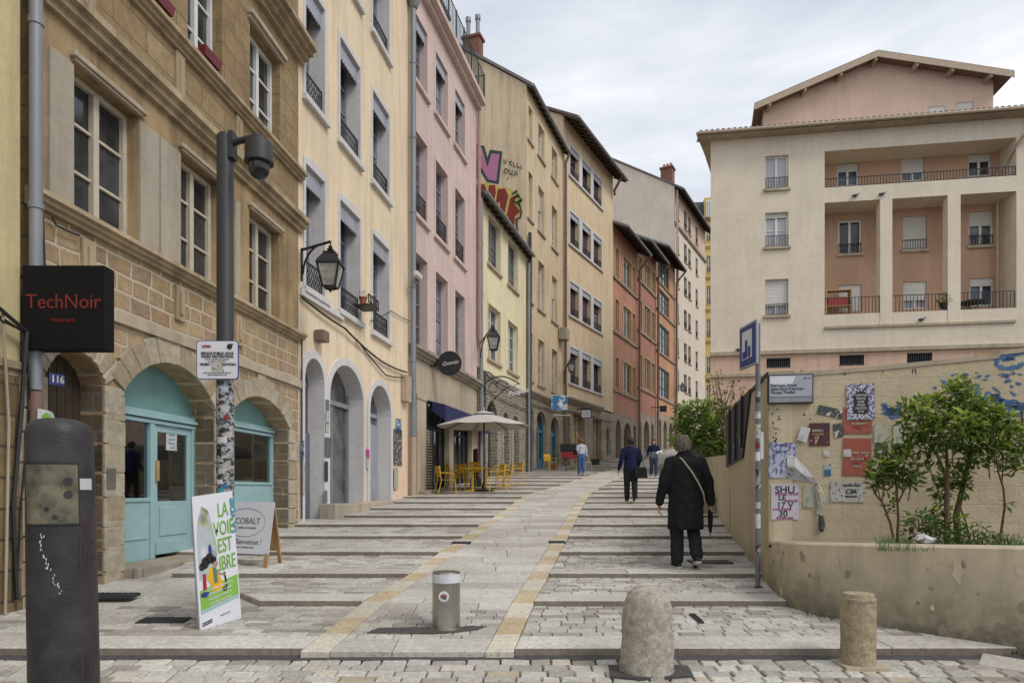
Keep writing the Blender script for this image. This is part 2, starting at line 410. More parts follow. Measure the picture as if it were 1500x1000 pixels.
print_mat('poster_photo', (.45, .50, .52), [((.30, .33, .02), 3.0, .46), ((.13, .12, .10), 3.4, .58), ((.38, .34, .30), 5, .62)], soft=.12)
print_mat('poster_bw', (.56, .56, .64), [((.07, .06, .15), 42, .49)])
print_mat('poster_lines', (.46, .48, .58), [((.12, .13, .26), 26, .52)], stretch=(1, 1, .5))
print_mat('poster_red', (.36, .09, .06), [((.55, .42, .34), 16, .66), ((.20, .03, .02), 6, .60)])
print_mat('poster_white', (.60, .56, .62), [((.55, .40, .52), 12, .60)])
print_mat('poster_maroon', (.08, .022, .03), [((.45, .36, .24), 10, .60), ((.03, .03, .04), 4, .58)])
print_mat('poster_dark', (.06, .07, .07), [((.55, .5, .42), 13, .56), ((.30, .22, .06), 15, .66)])
print_mat('poster_sketch', (.50, .49, .44), [((.08, .08, .09), 30, .58)])
print_mat('poster_faded', (.46, .45, .34), [((.25, .28, .25), 14, .55)])
print_mat('poster_blue', (.40, .46, .50), [((.03, .12, .28), 5, .48), ((.30, .22, .15), 10, .66)])
print_mat('paper_white', (.58, .58, .58), [((.40, .40, .41), 8, .55)])
print_mat('flag_print', (.62, .66, .70), [((.04, .17, .36), 2.6, .50), ((.45, .12, .10), 6, .66)], soft=.01)
print_mat('grille_dirty', (.10, .10, .10), [((.2, .2, .2), 20, .6)])

# ------------------------------------------------------------------ facade building blocks
def arch_pts(u0, u1, zs, rise, n=14):      # the curve from left spring to right spring
    c = (u0+u1)/2; a = (u1-u0)/2
    return [(c-a*math.cos(math.pi*i/n), zs+rise*math.sin(math.pi*i/n)) for i in range(n+1)]
def seg_pts(u0, u1, zs, rise, n=12):
    a = (u1-u0)/2; r = (a*a+rise*rise)/2/rise; c = (u0+u1)/2; th = math.asin(min(1, a/r))
    return [(c+r*math.sin(-th+2*th*i/n), zs+rise-r+r*math.cos(-th+2*th*i/n)) for i in range(n+1)]
def arch_hole(u0, u1, z0, zs, rise, seg=False):
    return [(u0, z0)] + (seg_pts if seg else arch_pts)(u0, u1, zs, rise) + [(u1, z0)]
def rect(u0, u1, z0, z1): return [(u0, z0), (u0, z1), (u1, z1), (u1, z0)]
def wall(parent, name, outer, holes, mat, reveal=.25, y=0, mats=None, label=None):
    """front skin with openings; every opening has its reveal"""
    mb = MB(); loops = [[Vector((a, b, 0)) for a, b in outer]] + [[Vector((a, b, 0)) for a, b in h] for h in holes]
    flat = [p for l in loops for p in l]
    tr = tessellate_polygon(loops) if holes else [tuple(range(len(flat)))]
    mb.add([(p.x, y, p.y) for p in flat], [tuple(t) for t in tr])
    for h in holes:
        k = len(h); mb.add([(a, y, b) for a, b in h] + [(a, y+reveal, b) for a, b in h], [(i, (i+1) % k, k+(i+1) % k, k+i) for i in range(k)], mi=1 if mats else 0)
    o = mb.build(name, mats or mat, parent)
    if label: o['label'] = label
    return o
def shell(parent, Lu, D, z0, zf, mat, ridge=0, zb=None, name='rear_wall', y0=0.0):
    """side walls, back and top of a house block, gabled if ridge"""
    zb = zf if zb is None else zb; mb = MB()
    side = [(y0, z0), (y0, zf)] + ([(D/2, zf+ridge)] if ridge else []) + [(D, zb), (D, z0)]
    for u in (0.002, Lu-.002): mb.add([(u, a, b) for a, b in side], [tuple(range(len(side)))])
    mb.add([(0, D, z0), (Lu, D, z0), (Lu, D, zb), (0, D, zb)], [(0, 1, 2, 3)])
    if not ridge: mb.add([(0, 0, zf-.01), (Lu, 0, zf-.01), (Lu, D, zb-.01), (0, D, zb-.01)], [(0, 1, 2, 3)])
    return mb.build(name, mat, parent)
def gable_roof(parent, Lu, D, zf, ridge, mat='tile_roof', over=.6, side=.25, th=.16, soffit='dark_wood', fascia=None):
    """two slopes whose ridge runs along the facade"""
    mb = MB(); s = ridge/(D/2); a0, a1 = -side, Lu+side
    y0 = -over; z0 = zf-over*s
    for (ya, za, yb, zb) in ((y0, z0, D/2, zf+ridge), (D+over, z0, D/2, zf+ridge)):
        mb.hexa([(a0, ya, za), (a1, ya, za), (a1, yb, zb), (a0, yb, zb), (a0, ya, za+th), (a1, ya, za+th), (a1, yb, zb+th), (a0, yb, zb+th)])
    f = mb; n = int((Lu+2*side)/.6)
    for i in range(n+1):
        u = a0+.05+i*(a1-a0-.1)/n
        f.hexa([(u-.05, y0+.06, z0-.12), (u+.05, y0+.06, z0-.12), (u+.05, .0, zf-.12), (u-.05, .0, zf-.12), (u-.05, y0+.06, z0+.01), (u+.05, y0+.06, z0+.01), (u+.05, .0, zf+.01), (u-.05, .0, zf+.01)], mi=1)
    rf = f.build('roof', [mat, soffit], parent)
    gt = MB(); gt.tube([(a0, y0-.06, z0+.04), (a1, y0-.06, z0+.04)], .08, 8); gt.build('gutter', 'zinc', rf, smooth=True)
    return rf
def railing(mb, u0, u1, z0, h, y=-.02, n=None, fancy=False, t=.012):
    n = n or max(4, int((u1-u0)/.11))
    mb.box(u0, y-t, z0+h-.03, u1, y+t, z0+h); mb.box(u0, y-t, z0+.02, u1, y+t, z0+.05)
    for i in range(n+1):
        u = u0+t+(u1-u0-2*t)*i/n
        if fancy and 0 < i < n:
            w = (u1-u0)/n*.42; zz = z0+.05
            k = max(2, int(h/.18))
            for j in range(k):
                za = zz+(h-.08)*j/k; zb = zz+(h-.08)*(j+1)/k; zm = (za+zb)/2
                mb.tube([(u-w, y, za), (u, y, zm), (u-w, y, zb)], .009, 4); mb.tube([(u+w, y, za), (u, y, zm), (u+w, y, zb)], .009, 4)
        else: mb.box(u-t*.8, y-t*.8, z0+.05, u+t*.8, y+t*.8, z0+h-.03)
wr = random.Random(12)
def window(parent, u0, u1, z0, z1, dep=.25, frame='white_frame', pane='glass', rows=3, cols=2, sill='stone_pale', rail=None, rh=.5,
           surround=None, sw=.14, lamb=None, blind=0, blindmat='shutter_white', shutter=None, arch=0, name='window', fw=.06, sillout=.10, y0=0, railmat='iron', label=None, louvre=None):
    y = y0+dep; mb = MB(); d = .045
    mb.box(u0, y-d, z0, u0+fw, y+d, z1); mb.box(u1-fw, y-d, z0, u1, y+d, z1)
    mb.box(u0+fw, y-d, z0, u1-fw, y+d, z0+fw); mb.box(u0+fw, y-d, z1-fw, u1-fw, y+d, z1)
    for i in range(1, cols):
        c = u0+(u1-u0)*i/cols; mb.box(c-fw*.65, y-d-.008, z0+fw, c+fw*.65, y+d-.01, z1-fw)
    cw = (u1-u0)/cols
    for i in range(cols):
        for j in range(1, rows):
            zz = z0+(z1-z0)*j/rows; mb.box(u0+cw*i+fw*.62, y-.02, zz-.016, u0+cw*(i+1)-fw*.62, y+.02, zz+.016)
    if pane in ('glass', 'glass_grey') and wr.random() < .5: pane = wr.choice(('glass', 'glass_grey', 'glass_blue', 'glass_sky', 'glass_curtain_dim'))
    w = mb.build(name, frame, parent)
    if label: w['label'] = label
    p = MB(); p.box(u0+.02, y+.012, z0+.02, u1-.02, y+.022, z1-.02); p.build('pane', pane, w)
    if blind:
        b = MB(); zb = z1-(z1-z0)*blind; n = max(3, int((z1-zb)/.06)); hh = (z1-zb)/n
        for i in range(n):
            a = zb+i*hh; b.hexa([(u0+.03, y-d-.03, a), (u1-.03, y-d-.03, a), (u1-.03, y-d-.01, a), (u0+.03, y-d-.01, a), (u0+.03, y-d-.02, a+hh*.93), (u1-.03, y-d-.02, a+hh*.93), (u1-.03, y-d-.01, a+hh*.93), (u0+.03, y-d-.01, a+hh*.93)])
        b.build('blind', blindmat, w)
    if sill:
        s = MB(); s.box(u0-sw-.04 if surround else u0-.08, y0-sillout, z0-.13, u1+sw+.04 if surround else u1+.08, y-d, z0-.003); s.build('sill', sill, w, bevel=.01)
    if surround:
        s = MB(); pr = y0-.025
        if arch:
            out = [(u0-sw, z0)] + [(u0-sw, z1)] + seg_pts(u0-sw, u1+sw, z1+sw*.9, arch) + [(u1+sw, z1), (u1+sw, z0)]
        else: out = [(u0-sw, z0), (u0-sw, z1+sw), (u1+sw, z1+sw), (u1+sw, z0)]
        pol = out + [(u1, z0), (u1, z1), (u0, z1), (u0, z0)]
        s.prism([(a, pr, b) for a, b in pol], (0, .03+.0, 0)); s.build('surround', surround, w)
    if rail:
        r = MB(); railing(r, u0+.01, u1-.01, z0+.01, rh, y0+.04 if rail != 'out' else y0-.05, fancy=(rail == 'fancy')); r.build('railing', railmat, w)
    if lamb:
        s = MB(); n = 9; h = lamb; pts = [(u0+.005, z1-.002)]; ww = (u1-u0-.01)/n
        low = []
        for i in range(n):
            a = u0+.005+ww*i
            low += [(a+ww*t, z1-h-.05*math.sin(math.pi*t)) for t in (0.02, .25, .5, .75, .98)]
        s.prism([(a, y0+.05, b) for a, b in [(u0+.005, z1-.002)] + low + [(u1-.005, z1-.002)]], (0, .02, 0)); s.build('lambrequin', 'zinc_pale', w)
    return w
def cornice(parent, u0, u1, z0, z1, out, mat, name='cornice', steps=3, y0=0):
    mb = MB()
    prof = [(.05, z0)]
    for i in range(steps):
        a = (i+1)/steps; prof += [(-out*a, z0+(z1-z0)*i/steps), (-out*a, z0+(z1-z0)*(i+.8)/steps)]
    prof += [(-out, z1), (.05, z1+.04)]
    mb.prism([(u0, y0+a, b) for a, b in prof], (u1-u0, 0, 0))
    return mb.build(name, mat, parent)
def arch_ring(parent, u0, u1, zs, rise, th, mat, seg=True, n=11, out=.03, name='arch_stones', keyh=.08, z0=None, dep=.3):
    """voussoirs standing a little proud of the wall and lining the opening"""
    mb = MB(); f = seg_pts if seg else arch_pts
    ins = f(u0, u1, zs, rise, n*3); cx = (u0+u1)/2; cz = zs-(.6*(u1-u0)/2 if seg else 0)
    for i in range(n):
        a = ins[i*3:(i+1)*3+1]; q = []
        for (p, z) in a: q.append((p, z))
        dirs = []
        for (p, z) in a:
            d = Vector((p-cx, z-cz)).normalized(); dirs.append(d)
        h = th*(1.0+random.uniform(-.12, .12))+(keyh if i == n//2 else 0)
        outp = [(p+d.x*h, z+d.y*h) for (p, z), d in zip(a, dirs)]
        c = Vector((sum(p for p, z in q+outp)/8, sum(z for p, z in q+outp)/8))
        pol = [(c.x+(p-c.x)*.975, c.y+(z-c.y)*.985) for p, z in q+outp[::-1]]
        mb.prism([(p, -out-random.uniform(0, .012), z) for p, z in pol], (0, dep+out, 0), tone=random.random())
    if z0 is not None:                     # jamb stones
        for (ua, ub) in ((u0-th, u0), (u1, u1+th)):
            z = z0
            while z < zs-.05:
                h = min(random.uniform(.24, .38), zs-z); e = random.uniform(-.06, .04)
                a, b = (ua-e, ub) if ub == u0 else (ua, ub+e)
                mb.box(a, -out-random.uniform(-.004, .01), z+.004, b, dep, z+h-.006, tone=random.random()); z += h
    return mb.build(name, mat, parent, bevel=.012)
def drain(parent, pts, r, mat, name='drainpipe', collars=True):
    mb = MB(); mb.tube(pts, r, 10)
    if collars:
        for (a, b) in zip(pts, pts[1:]):
            a = Vector(a); b = Vector(b); n = int((b-a).length/2.2)
            for i in range(1, n+1):
                p = a+(b-a)*i/(n+1); d = (b-a).normalized()*.03; mb.tube([p-d, p+d], r*1.18, 10)
    return mb.build(name, mat, parent, smooth=True)
def cable(pts, r, mat, parent, name='cable'):
    mb = MB(); P = []
    for a, b in zip(pts, pts[1:]):
        a = Vector(a); b = Vector(b)
        for i in range(6): t = i/6; P.append(a+(b-a)*t+Vector((0, 0, -.25*t*(1-t)*(b-a).length*.25)))
    P.append(Vector(pts[-1])); mb.tube(P, r, 5); return mb.build(name, mat, parent)
# ------------------------------------------------------------------ the ground
def interp(P, Y):
    if Y <= P[0][0]: return P[0][1] + (P[1][1]-P[0][1])/(P[1][0]-P[0][0])*(Y-P[0][0])
    for (a, p), (b, q) in zip(P, P[1:]):
        if Y <= b: return p+(q-p)*(Y-a)/(b-a)
    return P[-1][1] + (P[-1][1]-P[-2][1])/(P[-1][0]-P[-2][0])*(Y-P[-1][0])
RL = [(5.38, -1.65)] + [(gp(x, y)[1], gp(x, y)[0]) for x, y in ((530, 887), (598, 845.6), (646, 810.5), (677, 790), (702, 771.5), (722, 759.8), (742, 746.8), (757.6, 734), (774, 725))] + [(26, 2.05), (29, 3.0), (40, 6.3), (55, 11.6), (70, 17)]
RR = [(5.38, .02)] + [(gp(x, y)[1], gp(x, y)[0]) for x, y in ((782, 887), (804, 845.6), (820, 811.8), (832, 789.7), (840, 772), (847, 757), (853, 744), (864, 724.7))] + [(26, 3.6), (30, 4.9), (40, 8.1), (55, 13.4), (70, 18.8)]
WL = [(4, -5.16), (13.2, -4.15), (20.3, -3.05), (27.6, -1.38), (35, .77), (41.7, 3.13), (49.9, 7.38), (68.5, 16.4), (80, 22.6)]
WR = [(5.2, 4.0), (6.5, 3.1), (7.8, 3.05), (11.6, 3.75), (18, 5.15), (26, 6.9), (34, 8.5), (42, 10.3), (56, 15), (80, 26)]
YK = [5.38, 6.89, 8.27, 9.85, 11.4, 13.0, 14.6, 16.25, 17.95, 19.7, 21.5, 23.4, 25.3, 27.2, 29.1, 31, 33, 35, 37, 39, 41, 43, 45, 47, 49, 51, 53, 55, 57, 59, 61, 63, 65, 67, 69]
def stone(mb, x0, x1, Y0, Y1, zf, tone, gap=.006, h=.06, ch=.009, x0b=None, x1b=None, jit=.004, front=0):
    """one paving stone with worn arrises; x0b/x1b are its far corners when cut at a slant"""
    x0b = x0 if x0b is None else x0b; x1b = x1 if x1b is None else x1b
    Y0 += gap; Y1 -= gap; x0 += gap; x0b += gap; x1 -= gap; x1b -= gap
    if x1-x0 < .02 and x1b-x0b < .02: return
    dz = random.uniform(-jit, jit); t = random.uniform(-jit, jit)*.6
    c = [(x0, Y0), (x1, Y0), (x1b, Y1), (x0b, Y1)]
    z = [zf(y)+dz+(t if i in (0, 3) else -t) for i, (x, y) in enumerate(c)]
    mx = sum(p[0] for p in c)/4; my = sum(p[1] for p in c)/4
    lo = [(x, y, q-h) for (x, y), q in zip(c, z)]; mid = [(x, y, q-ch) for (x, y), q in zip(c, z)]
    def ins(x, y): return (x+(ch if x < mx else -ch), y+(ch if y < my else -ch))
    top = [(*ins(x, y), q) for (x, y), q in zip(c, z)]
    vs = lo+mid+top
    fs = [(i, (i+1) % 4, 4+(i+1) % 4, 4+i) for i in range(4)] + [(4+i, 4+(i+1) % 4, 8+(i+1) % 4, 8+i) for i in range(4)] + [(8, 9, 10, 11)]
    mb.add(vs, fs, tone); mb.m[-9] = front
def row(mb, Y0, Y1, XA, XB, zf, lmin, lmax, tones, gap=.006, rnd=random, ch=.009, jit=.004, h=.06, front=0):
    """a row of stones between the curves XA and XB"""
    a0, b0, a1, b1 = XA(Y0), XB(Y0), XA(Y1), XB(Y1); x = min(a0, a1) if True else a0
    x = max(a0, a1); xs = [None]; p = x+rnd.uniform(lmin, lmax)*.6; lim = min(b0, b1)
    while p < lim-lmin*.5: xs.append(p); p += rnd.uniform(lmin, lmax)
    xs.append(None)
    for i in range(len(xs)-1):
        l, r = xs[i], xs[i+1]
        stone(mb, a0 if l is None else l, b0 if r is None else r, Y0, Y1, zf, rnd.uniform(*tones), gap, h, ch, a1 if l is None else l, b1 if r is None else r, jit, front)
XL = lambda Y: interp(RL, Y); XRt = lambda Y: interp(RR, Y)
WLf = lambda Y: interp(WL, Y)-.5; WRf = lambda Y: interp(WR, Y)+.35
def curve_hit(): pass
# base sheet to the horizon, following the hill
mb = MB(); ys = [-60, -6, 0, 3, 4.74, 5.36, 5.40] + [y for y in YK[1:]] + [90, 140, 400, 1500]; xs = [-900, -60, -12, 12, 60, 900]
def zb(y): return g(y)-.055 if y < 5.37 else (g(min(y, 140))-.035)
vs = [(x, y, zb(y)) for y in ys for x in xs]; n = len(xs)
mb.add(vs, [(j*n+i, j*n+i+1, (j+1)*n+i+1, (j+1)*n+i) for j in range(len(ys)-1) for i in range(n-1)])
struct(mb.build('ground', 'dirt'))
rs = random.Random(3)
# crossroads setts
mb = MB(); Y = 2.4
zp = lambda y: g(y)-.004
while Y < 5.24:
    d = rs.uniform(.105, .135); row(mb, Y, min(Y+d, 5.26), lambda y: -8+rs.uniform(-.1, 0), lambda y: 9, zp, .12, .27, (0, 1), .006, rs, .01, .006); Y += d
struct(mb.build('crossroads', 'sett'))
mb = MB(); mb.add([(-8, 5.26, g(5.26)-.016), (9, 5.26, g(5.26)-.016), (9, 5.385, g(5.38)-.012), (-8, 5.385, g(5.38)-.012)], [(0, 1, 2, 3)]); struct(mb.build('gutter_channel', 'asphalt'))
# steps on both sides
def tread(k, zfun_extra=None):
    Ya, Yb = YK[k], YK[k+1]; za, zc = g(Ya)+(.050 if k == 0 else .057), g(Yb)
    return lambda y: za+(zc-za)*(y-Ya)/(Yb-Ya)
slabL, settL, slabR, settR, ris = MB(), MB(), MB(), MB(), MB()
for k in range(len(YK)-1):
    Ya, Yb = YK[k], YK[k+1]; zf = tread(k); sd = .36 if Ya < 20 else .5
    fine = Ya < 12.9; d0 = .105 if fine else (.16 if Ya < 20 else .34)
    for side in (0, 1):
        A, B = (WLf, XL) if side == 0 else (XRt, WRf)
        if k == 0 and side == 0: A = lambda y: -6.2
        if k == 0 and side == 1: B = lambda y: 4.15
        if side == 0 and k in (1, 2):      # the end of the step dies into a smooth apron by the shop
            xe = (-2.55, -4.12)[k-1]; z2 = lambda y, Ya=Ya, Yb=Yb: g(Ya)-.004+(g(Yb)-g(Ya)+.004)*(y-Ya)/(Yb-Ya)
            Ax = lambda y, xe=xe, Ya=Ya, k=k: xe-(y-Ya)*(.9 if k == 1 else .3)
            Y = Ya
            while Y < Yb-.03:
                d = rs.uniform(.3, .42); e = min(Y+d, Yb)
                row(slabL, Y, e, WLf, Ax, z2, .5, .9, (0, .6), .005, rs); Y = e
            A = Ax
        (sl, st) = (slabL, settL) if side == 0 else (slabR, settR)
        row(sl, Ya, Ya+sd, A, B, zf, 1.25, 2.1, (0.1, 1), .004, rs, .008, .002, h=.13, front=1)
        Y = Ya+sd
        while Y < Yb-.02:
            e = min(Y+rs.uniform(d0*.85, d0*1.2), Yb)
            if Yb-e < d0*.5: e = Yb
            row(st, Y, e, A, B, zf, .13 if fine else .25, .27 if fine else .6, (0, .9), .0045, rs, .006, .003); Y = e
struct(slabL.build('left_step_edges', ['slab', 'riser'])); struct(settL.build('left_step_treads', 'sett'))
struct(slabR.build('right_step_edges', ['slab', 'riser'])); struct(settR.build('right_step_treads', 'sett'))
# the ramp between them, with a two-tone border on each side
rz = [(YK[0]-.02, g(5.38)+.03)] + [(y, g(y)+.034) for y in YK[1:]]
RZ = lambda y: interp(rz, y)
BW = .225
mb = MB(); rp = MB(); Y = 5.34; first = True
while Y < 66:
    if first: d = .34; sl = True; first = False
    elif Y < 6.6: d = rs.uniform(.10, .13); sl = False
    else:
        nk = min((y for y in YK if y > Y+.02), default=99)
        d = rs.uniform(.22, .42) if Y < 20 else .6; sl = True
        if nk-Y < d*1.4: d = nk-Y
    row(rp if sl else mb, Y, Y+d, lambda y: XL(y)+BW, lambda y: XRt(y)-BW, RZ, .5 if sl else .13, 1.3 if sl else .26, (0, .8), .0035, rs, .006, .002); Y += d
struct(mb.build('ramp_setts', 'sett')); struct(rp.build('ramp_slabs', 'slab'))
mb = MB(); q0 = Vector((3.72, 5.40)); q1 = Vector((5.6, 3.9)); dd = (q1-q0).normalized(); nn = Vector((dd.y, -dd.x)); s_ = 0
while s_ < 2.3:
    e_ = s_+rs.uniform(.5, .8); c = [q0+dd*s_, q0+dd*(e_-.008), q0+dd*(e_-.008)-nn*-.34, q0+dd*s_+nn*.34]
    mb.hexa([(p.x, p.y, g(p.y)-.05) for p in c]+[(p.x, p.y, g(p.y)+.003) for p in c], rs.random()); s_ = e_
struct(mb.build('kerb_strip', 'slab', bevel=.006))
for nm, C0, C1 in (('ramp_left_border', XL, lambda y: XL(y)+BW), ('ramp_right_border', lambda y: XRt(y)-BW, XRt)):
    mb = MB(); Y = 5.33; j = 0
    while Y < 66:
        seg = rs.uniform(.45, .65); ochre = j % 2 == 1; j += 1; e = Y+seg
        m = 4 if ochre and Y < 9 else 1
        for i in range(m):
            a = Y+seg*i/m; b = Y+seg*(i+1)/m
            stone(mb, C0(a), C1(a), a, b, lambda y: RZ(y)+.003, rs.uniform(0, .42) if ochre else rs.uniform(.58, 1), .003, .14, .006, C0(b), C1(b), .002)
        Y = e
    struct(mb.build(nm, 'band'))
# covers and patches let into the paving
def cover(name, label, x, y, w, d, mat='iron_grey', cat='drain cover', rot=0, n=9, grp='drain covers in the paving'):
    X, Y = gp(x, y); t = thing(name, label, cat, (X, Y, g(Y)), rot, grp); z = .03
    for k in range(len(YK)-1):
        if YK[k] <= Y < YK[k+1]: z = tread(k)(Y)-g(Y)
    if XL(Y) < X < XRt(Y): z = RZ(Y)-g(Y)
    if Y < 5.3: z = 0
    z += .007
    sl = (g(Y+.4)-g(Y))/.4*.55
    m = MB(); m.hexa([(-w/2, -d/2, z-.03), (w/2, -d/2, z-.03), (w/2, d/2, z-.03+sl*d), (-w/2, d/2, z-.03+sl*d), (-w/2, -d/2, z), (w/2, -d/2, z), (w/2, d/2, z+sl*d), (-w/2, d/2, z+sl*d)])
    m.build('plate', mat, t)
    m = MB()
    for i in range(n):
        a = -w/2+w*(i+.5)/n; m.hexa([(a-w/n*.3, -d*.42, z), (a+w/n*.3, -d*.42, z), (a+w/n*.3, d*.42, z+sl*d*.9), (a-w/n*.3, d*.42, z+sl*d*.9), (a-w/n*.3, -d*.42, z+.006), (a+w/n*.3, -d*.42, z+.006), (a+w/n*.3, d*.42, z+.006+sl*d*.9), (a-w/n*.3, d*.42, z+.006+sl*d*.9)])
    m.build('grate_bar', mat, t); return t
cover('drain_cover', 'dark drain grate at the left edge of the paved ramp', 676, 798, .30, .22)
cover('drain_cover', 'dark drain grate at the right edge of the paved ramp', 816, 797, .26, .22)
cover('drain_cover', 'wide dark cover in the paving before the first stone arch', 160, 878, .55, .2)
cover('drain_cover', 'dark cover in the paving beside the leaning poster board', 240, 912, .42, .2)
cover('drain_cover', 'grey metal cover just right of the walking person in the black coat', 1040, 826, .55, .30)
cover('drain_cover', 'narrow grate let into the paving right of the domed stone bollard', 1020, 909, .05, .34)
t = thing('repair_patch', 'dark asphalt patch around the foot of the steel bollard', 'asphalt patch', (gp(610, 930)[0], gp(610, 930)[1], 0))
m = MB(); X, Y = gp(625, 930)
pl = [(-.42, -.05), (.25, -.07), (.52, .04), (.60, .15), (.45, .17), (.30, .10), (.05, .13), (-.35, .10)]
zz = RZ(Y)
m.prism([(a, b, zz+.006+b*.078) for a, b in pl], (0, 0, -.03)); m.build('asphalt', 'asphalt', t)
# ================================================================== left side of the street
F1 = Fac(-4.84, 6.9, .11, 1)
U1 = F1.u(437)                                        # right end of the stone house
# --- neighbour at the left edge of the picture
t = F1.thing('corner_house', 'yellow plastered house with a stone foot at the left edge, before the grey drainpipe', 'house')
wall(t, 'wall', rect(-5, -.16, 2.55, 14), [rect(-3.6, -2.4, 4.6, 6.6)], 'old_yellow')
wall(t, 'stone_base', rect(-5, -.16, -.5, 2.5), [], 'blocks_door', y=-.03)
shell(t, 5, 8, -.5, 14, 'old_yellow').location.x = -5.2
cornice(t, -5, -.16, 2.46, 2.60, .07, 'cornice_stone', 'string_course', 2)
window(t, -3.6, -2.4, 4.6, 6.6, surround='stone_pale')
for k, (dy, r) in enumerate(((-.10, .02), (-.06, .014), (-.09, .012))):
    cable([(-1.6, dy, 3.35-.1*k), (-.5, dy, 3.05-.05*k), (-.22, dy-.03, 2.9), (-.25+.06*k, dy, 2.2), (-.35+.05*k, dy, 1.2), (-.30, dy, .3)], r, 'iron', t)
m = MB(); m.tube([(-.45, -.08, 3.05), (-.40, -.10, 2.0), (-.43, -.09, .15)], .013, 8); m.build('conduit', 'grey_panel', t)
# --- the stone house with arches
t = H1 = F1.thing('stone_house', 'old brown stone house with moulded cornices, tall white windows and turquoise arched shops', 'house')
a1u = (F1.u(180), F1.u(313)); a2u = (F1.u(333), F1.u(422)); a0u = (F1.u(66), F1.u(150))
ground = -.25
zs, zr = E+1.22, .45
arches = [(a0u, E+1.22, .30), (a1u, E+1.20, .50), (a2u, E+1.16, .43)]
wall(t, 'shop_wall', rect(0, U1, ground, E+2.0), [arch_hole(a, b, ground+.01, s, r, True) for (a, b), s, r in arches], 'blocks_ochre', reveal=.34)
wall(t, 'block_wall', rect(0, U1, E+2.12, E+2.92), [], 'blocks_ochre', y=0.005)
cornice(t, 0, U1+.03, E+1.99, E+2.13, .06, 'stone_pale', 'string_course', 1)
cornice(t, -.05, U1+.1, E+2.88, E+3.03, .15, 'cornice_stone', 'sill_course')
ups = [(F1.u(107), F1.u(203)), (F1.u(264), F1.u(323)), (F1.u(365), F1.u(409))]
wall(t, 'first_floor_wall', rect(0, U1, E+3.02, E+5.05), [rect(a, b, E+3.05, E+4.68) for a, b in ups], 'brown_plaster', reveal=.30)
cornice(t, -.05, U1+.1, E+5.0, E+5.27, .20, 'cornice_stone', 'floor_course')
wall(t, 'panel_wall', rect(0, U1, E+5.26, E+6.03), [], 'blocks_brown')
cornice(t, -.05, U1+.1, E+6.0, E+6.17, .15, 'cornice_stone', 'second_sill_course')
u2 = [(F1.u(178), F1.u(238)), (F1.u(275), F1.u(325)), (F1.u(366), F1.u(410))]
wall(t, 'second_floor_wall', rect(0, U1, E+6.16, E+8.32), [rect(a, b, E+6.18, E+7.78) for a, b in u2], 'blocks_brown', reveal=.30)
cornice(t, -.05, U1+.12, E+8.28, E+8.62, .34, 'cornice_stone', 'crowning_course', 4)
wall(t, 'attic_wall', rect(0, U1, E+8.6, E+12), [], 'blocks_brown')
shell(t, U1, 8, ground, E+12, 'blocks_brown')
# flat panels and pilasters of render between the first floor windows
for a, b in ((F1.u(70), F1.u(105.5)), (F1.u(203.5), F1.u(231)), (F1.u(233), F1.u(262.5)), (F1.u(344), F1.u(350))):
    m = MB(); m.box(a, -.03, E+3.08, b, .01, E+4.62); m.build('render_panel', 'grey_panel', t, bevel=.01)
for x in (128, 262, 349):
    for zz in ((E+5.28, E+5.98), (E+2.32, E+2.80)):
        u = F1.u(x); m = MB(); m.box(u-.10, -.035, zz[0], u+.10, .01, zz[1]); m.box(u-.035, -.06, zz[0]+.08, u+.035, -.02, zz[1]-.08); m.build('pilaster', 'cornice_stone', t, bevel=.008)
for a, b in ups: m = MB(); m.box(a-.06, -.075, E+4.70, b+.08, .01, E+4.76); m.box(a-.02, -.05, E+4.665, b+.03, .01, E+4.70); m.build('hood_moulding', 'stone_pale', t, bevel=.008)
for a, b in u2: m = MB(); m.box(a-.10, -.10, E+7.86, b+.12, .01, E+7.94); m.box(a-.08, -.05, E+7.80, b+.1, .01, E+7.86); m.build('hood_moulding', 'stone_pale', t, bevel=.008)
for i, (a, b) in enumerate(ups): window(t, a, b, E+3.06, E+4.67, dep=.20, frame='cream_frame', pane='glass', rows=3, sill=None, fw=.07)
for i, (a, b) in enumerate(u2):
    w = window(t, a, b, E+6.19, E+7.77, dep=.20, frame='white_frame', pane='glass', rows=3, sill=None, fw=.065)
for x in (222, 296):
    u = F1.u(x); f = thing('window_box', 'red plastic window box on the second floor ledge above the grey render panels' if x == 296 else 'red window box cut by the top edge of the picture', 'window box', (*F1.w(u, -.12), E+6.20), F1.rot, 'red window boxes on the stone house')
    m = MB(); m.prism([(-.20, -.05, 0), (.20, -.05, 0), (.22, -.07, .13), (-.22, -.07, .13)], (0, .12, 0)); m.build('trough', 'box_red', f)
    m = MB(); m.box(-.19, -.04, .132, .19, .04, .14); m.build('soil', 'soil', f)
for (a, b), s, r in arches: arch_ring(t, a, b, s, r, .33, 'voussoir', z0=ground, n=11)
# passage with dark boards and a maroon door
a, b = a0u; m = MB()
for i in range(7): x0 = a+(b-a)*i/7; m.box(x0+.005, .27, E+.55, x0+(b-a)/7-.005, .31, E+1.75)
m.build('boarding', 'dark_wood', t)
m = MB(); m.box(a, .27, ground, b, .32, E+.50); m.box(a, .24, E+.47, b, .33, E+.53); m.build('door', 'maroon', t)
m = MB(); m.box(b+.02, -.055, E+.02, b+.16, -.03, E+.26)
for i in range(3): m.lathe([(.012, 0), (.012, .01)], (b+.09, -.06, E+.08+.06*i), 8)
m.build('intercom', 'steel', t, bevel=.006)
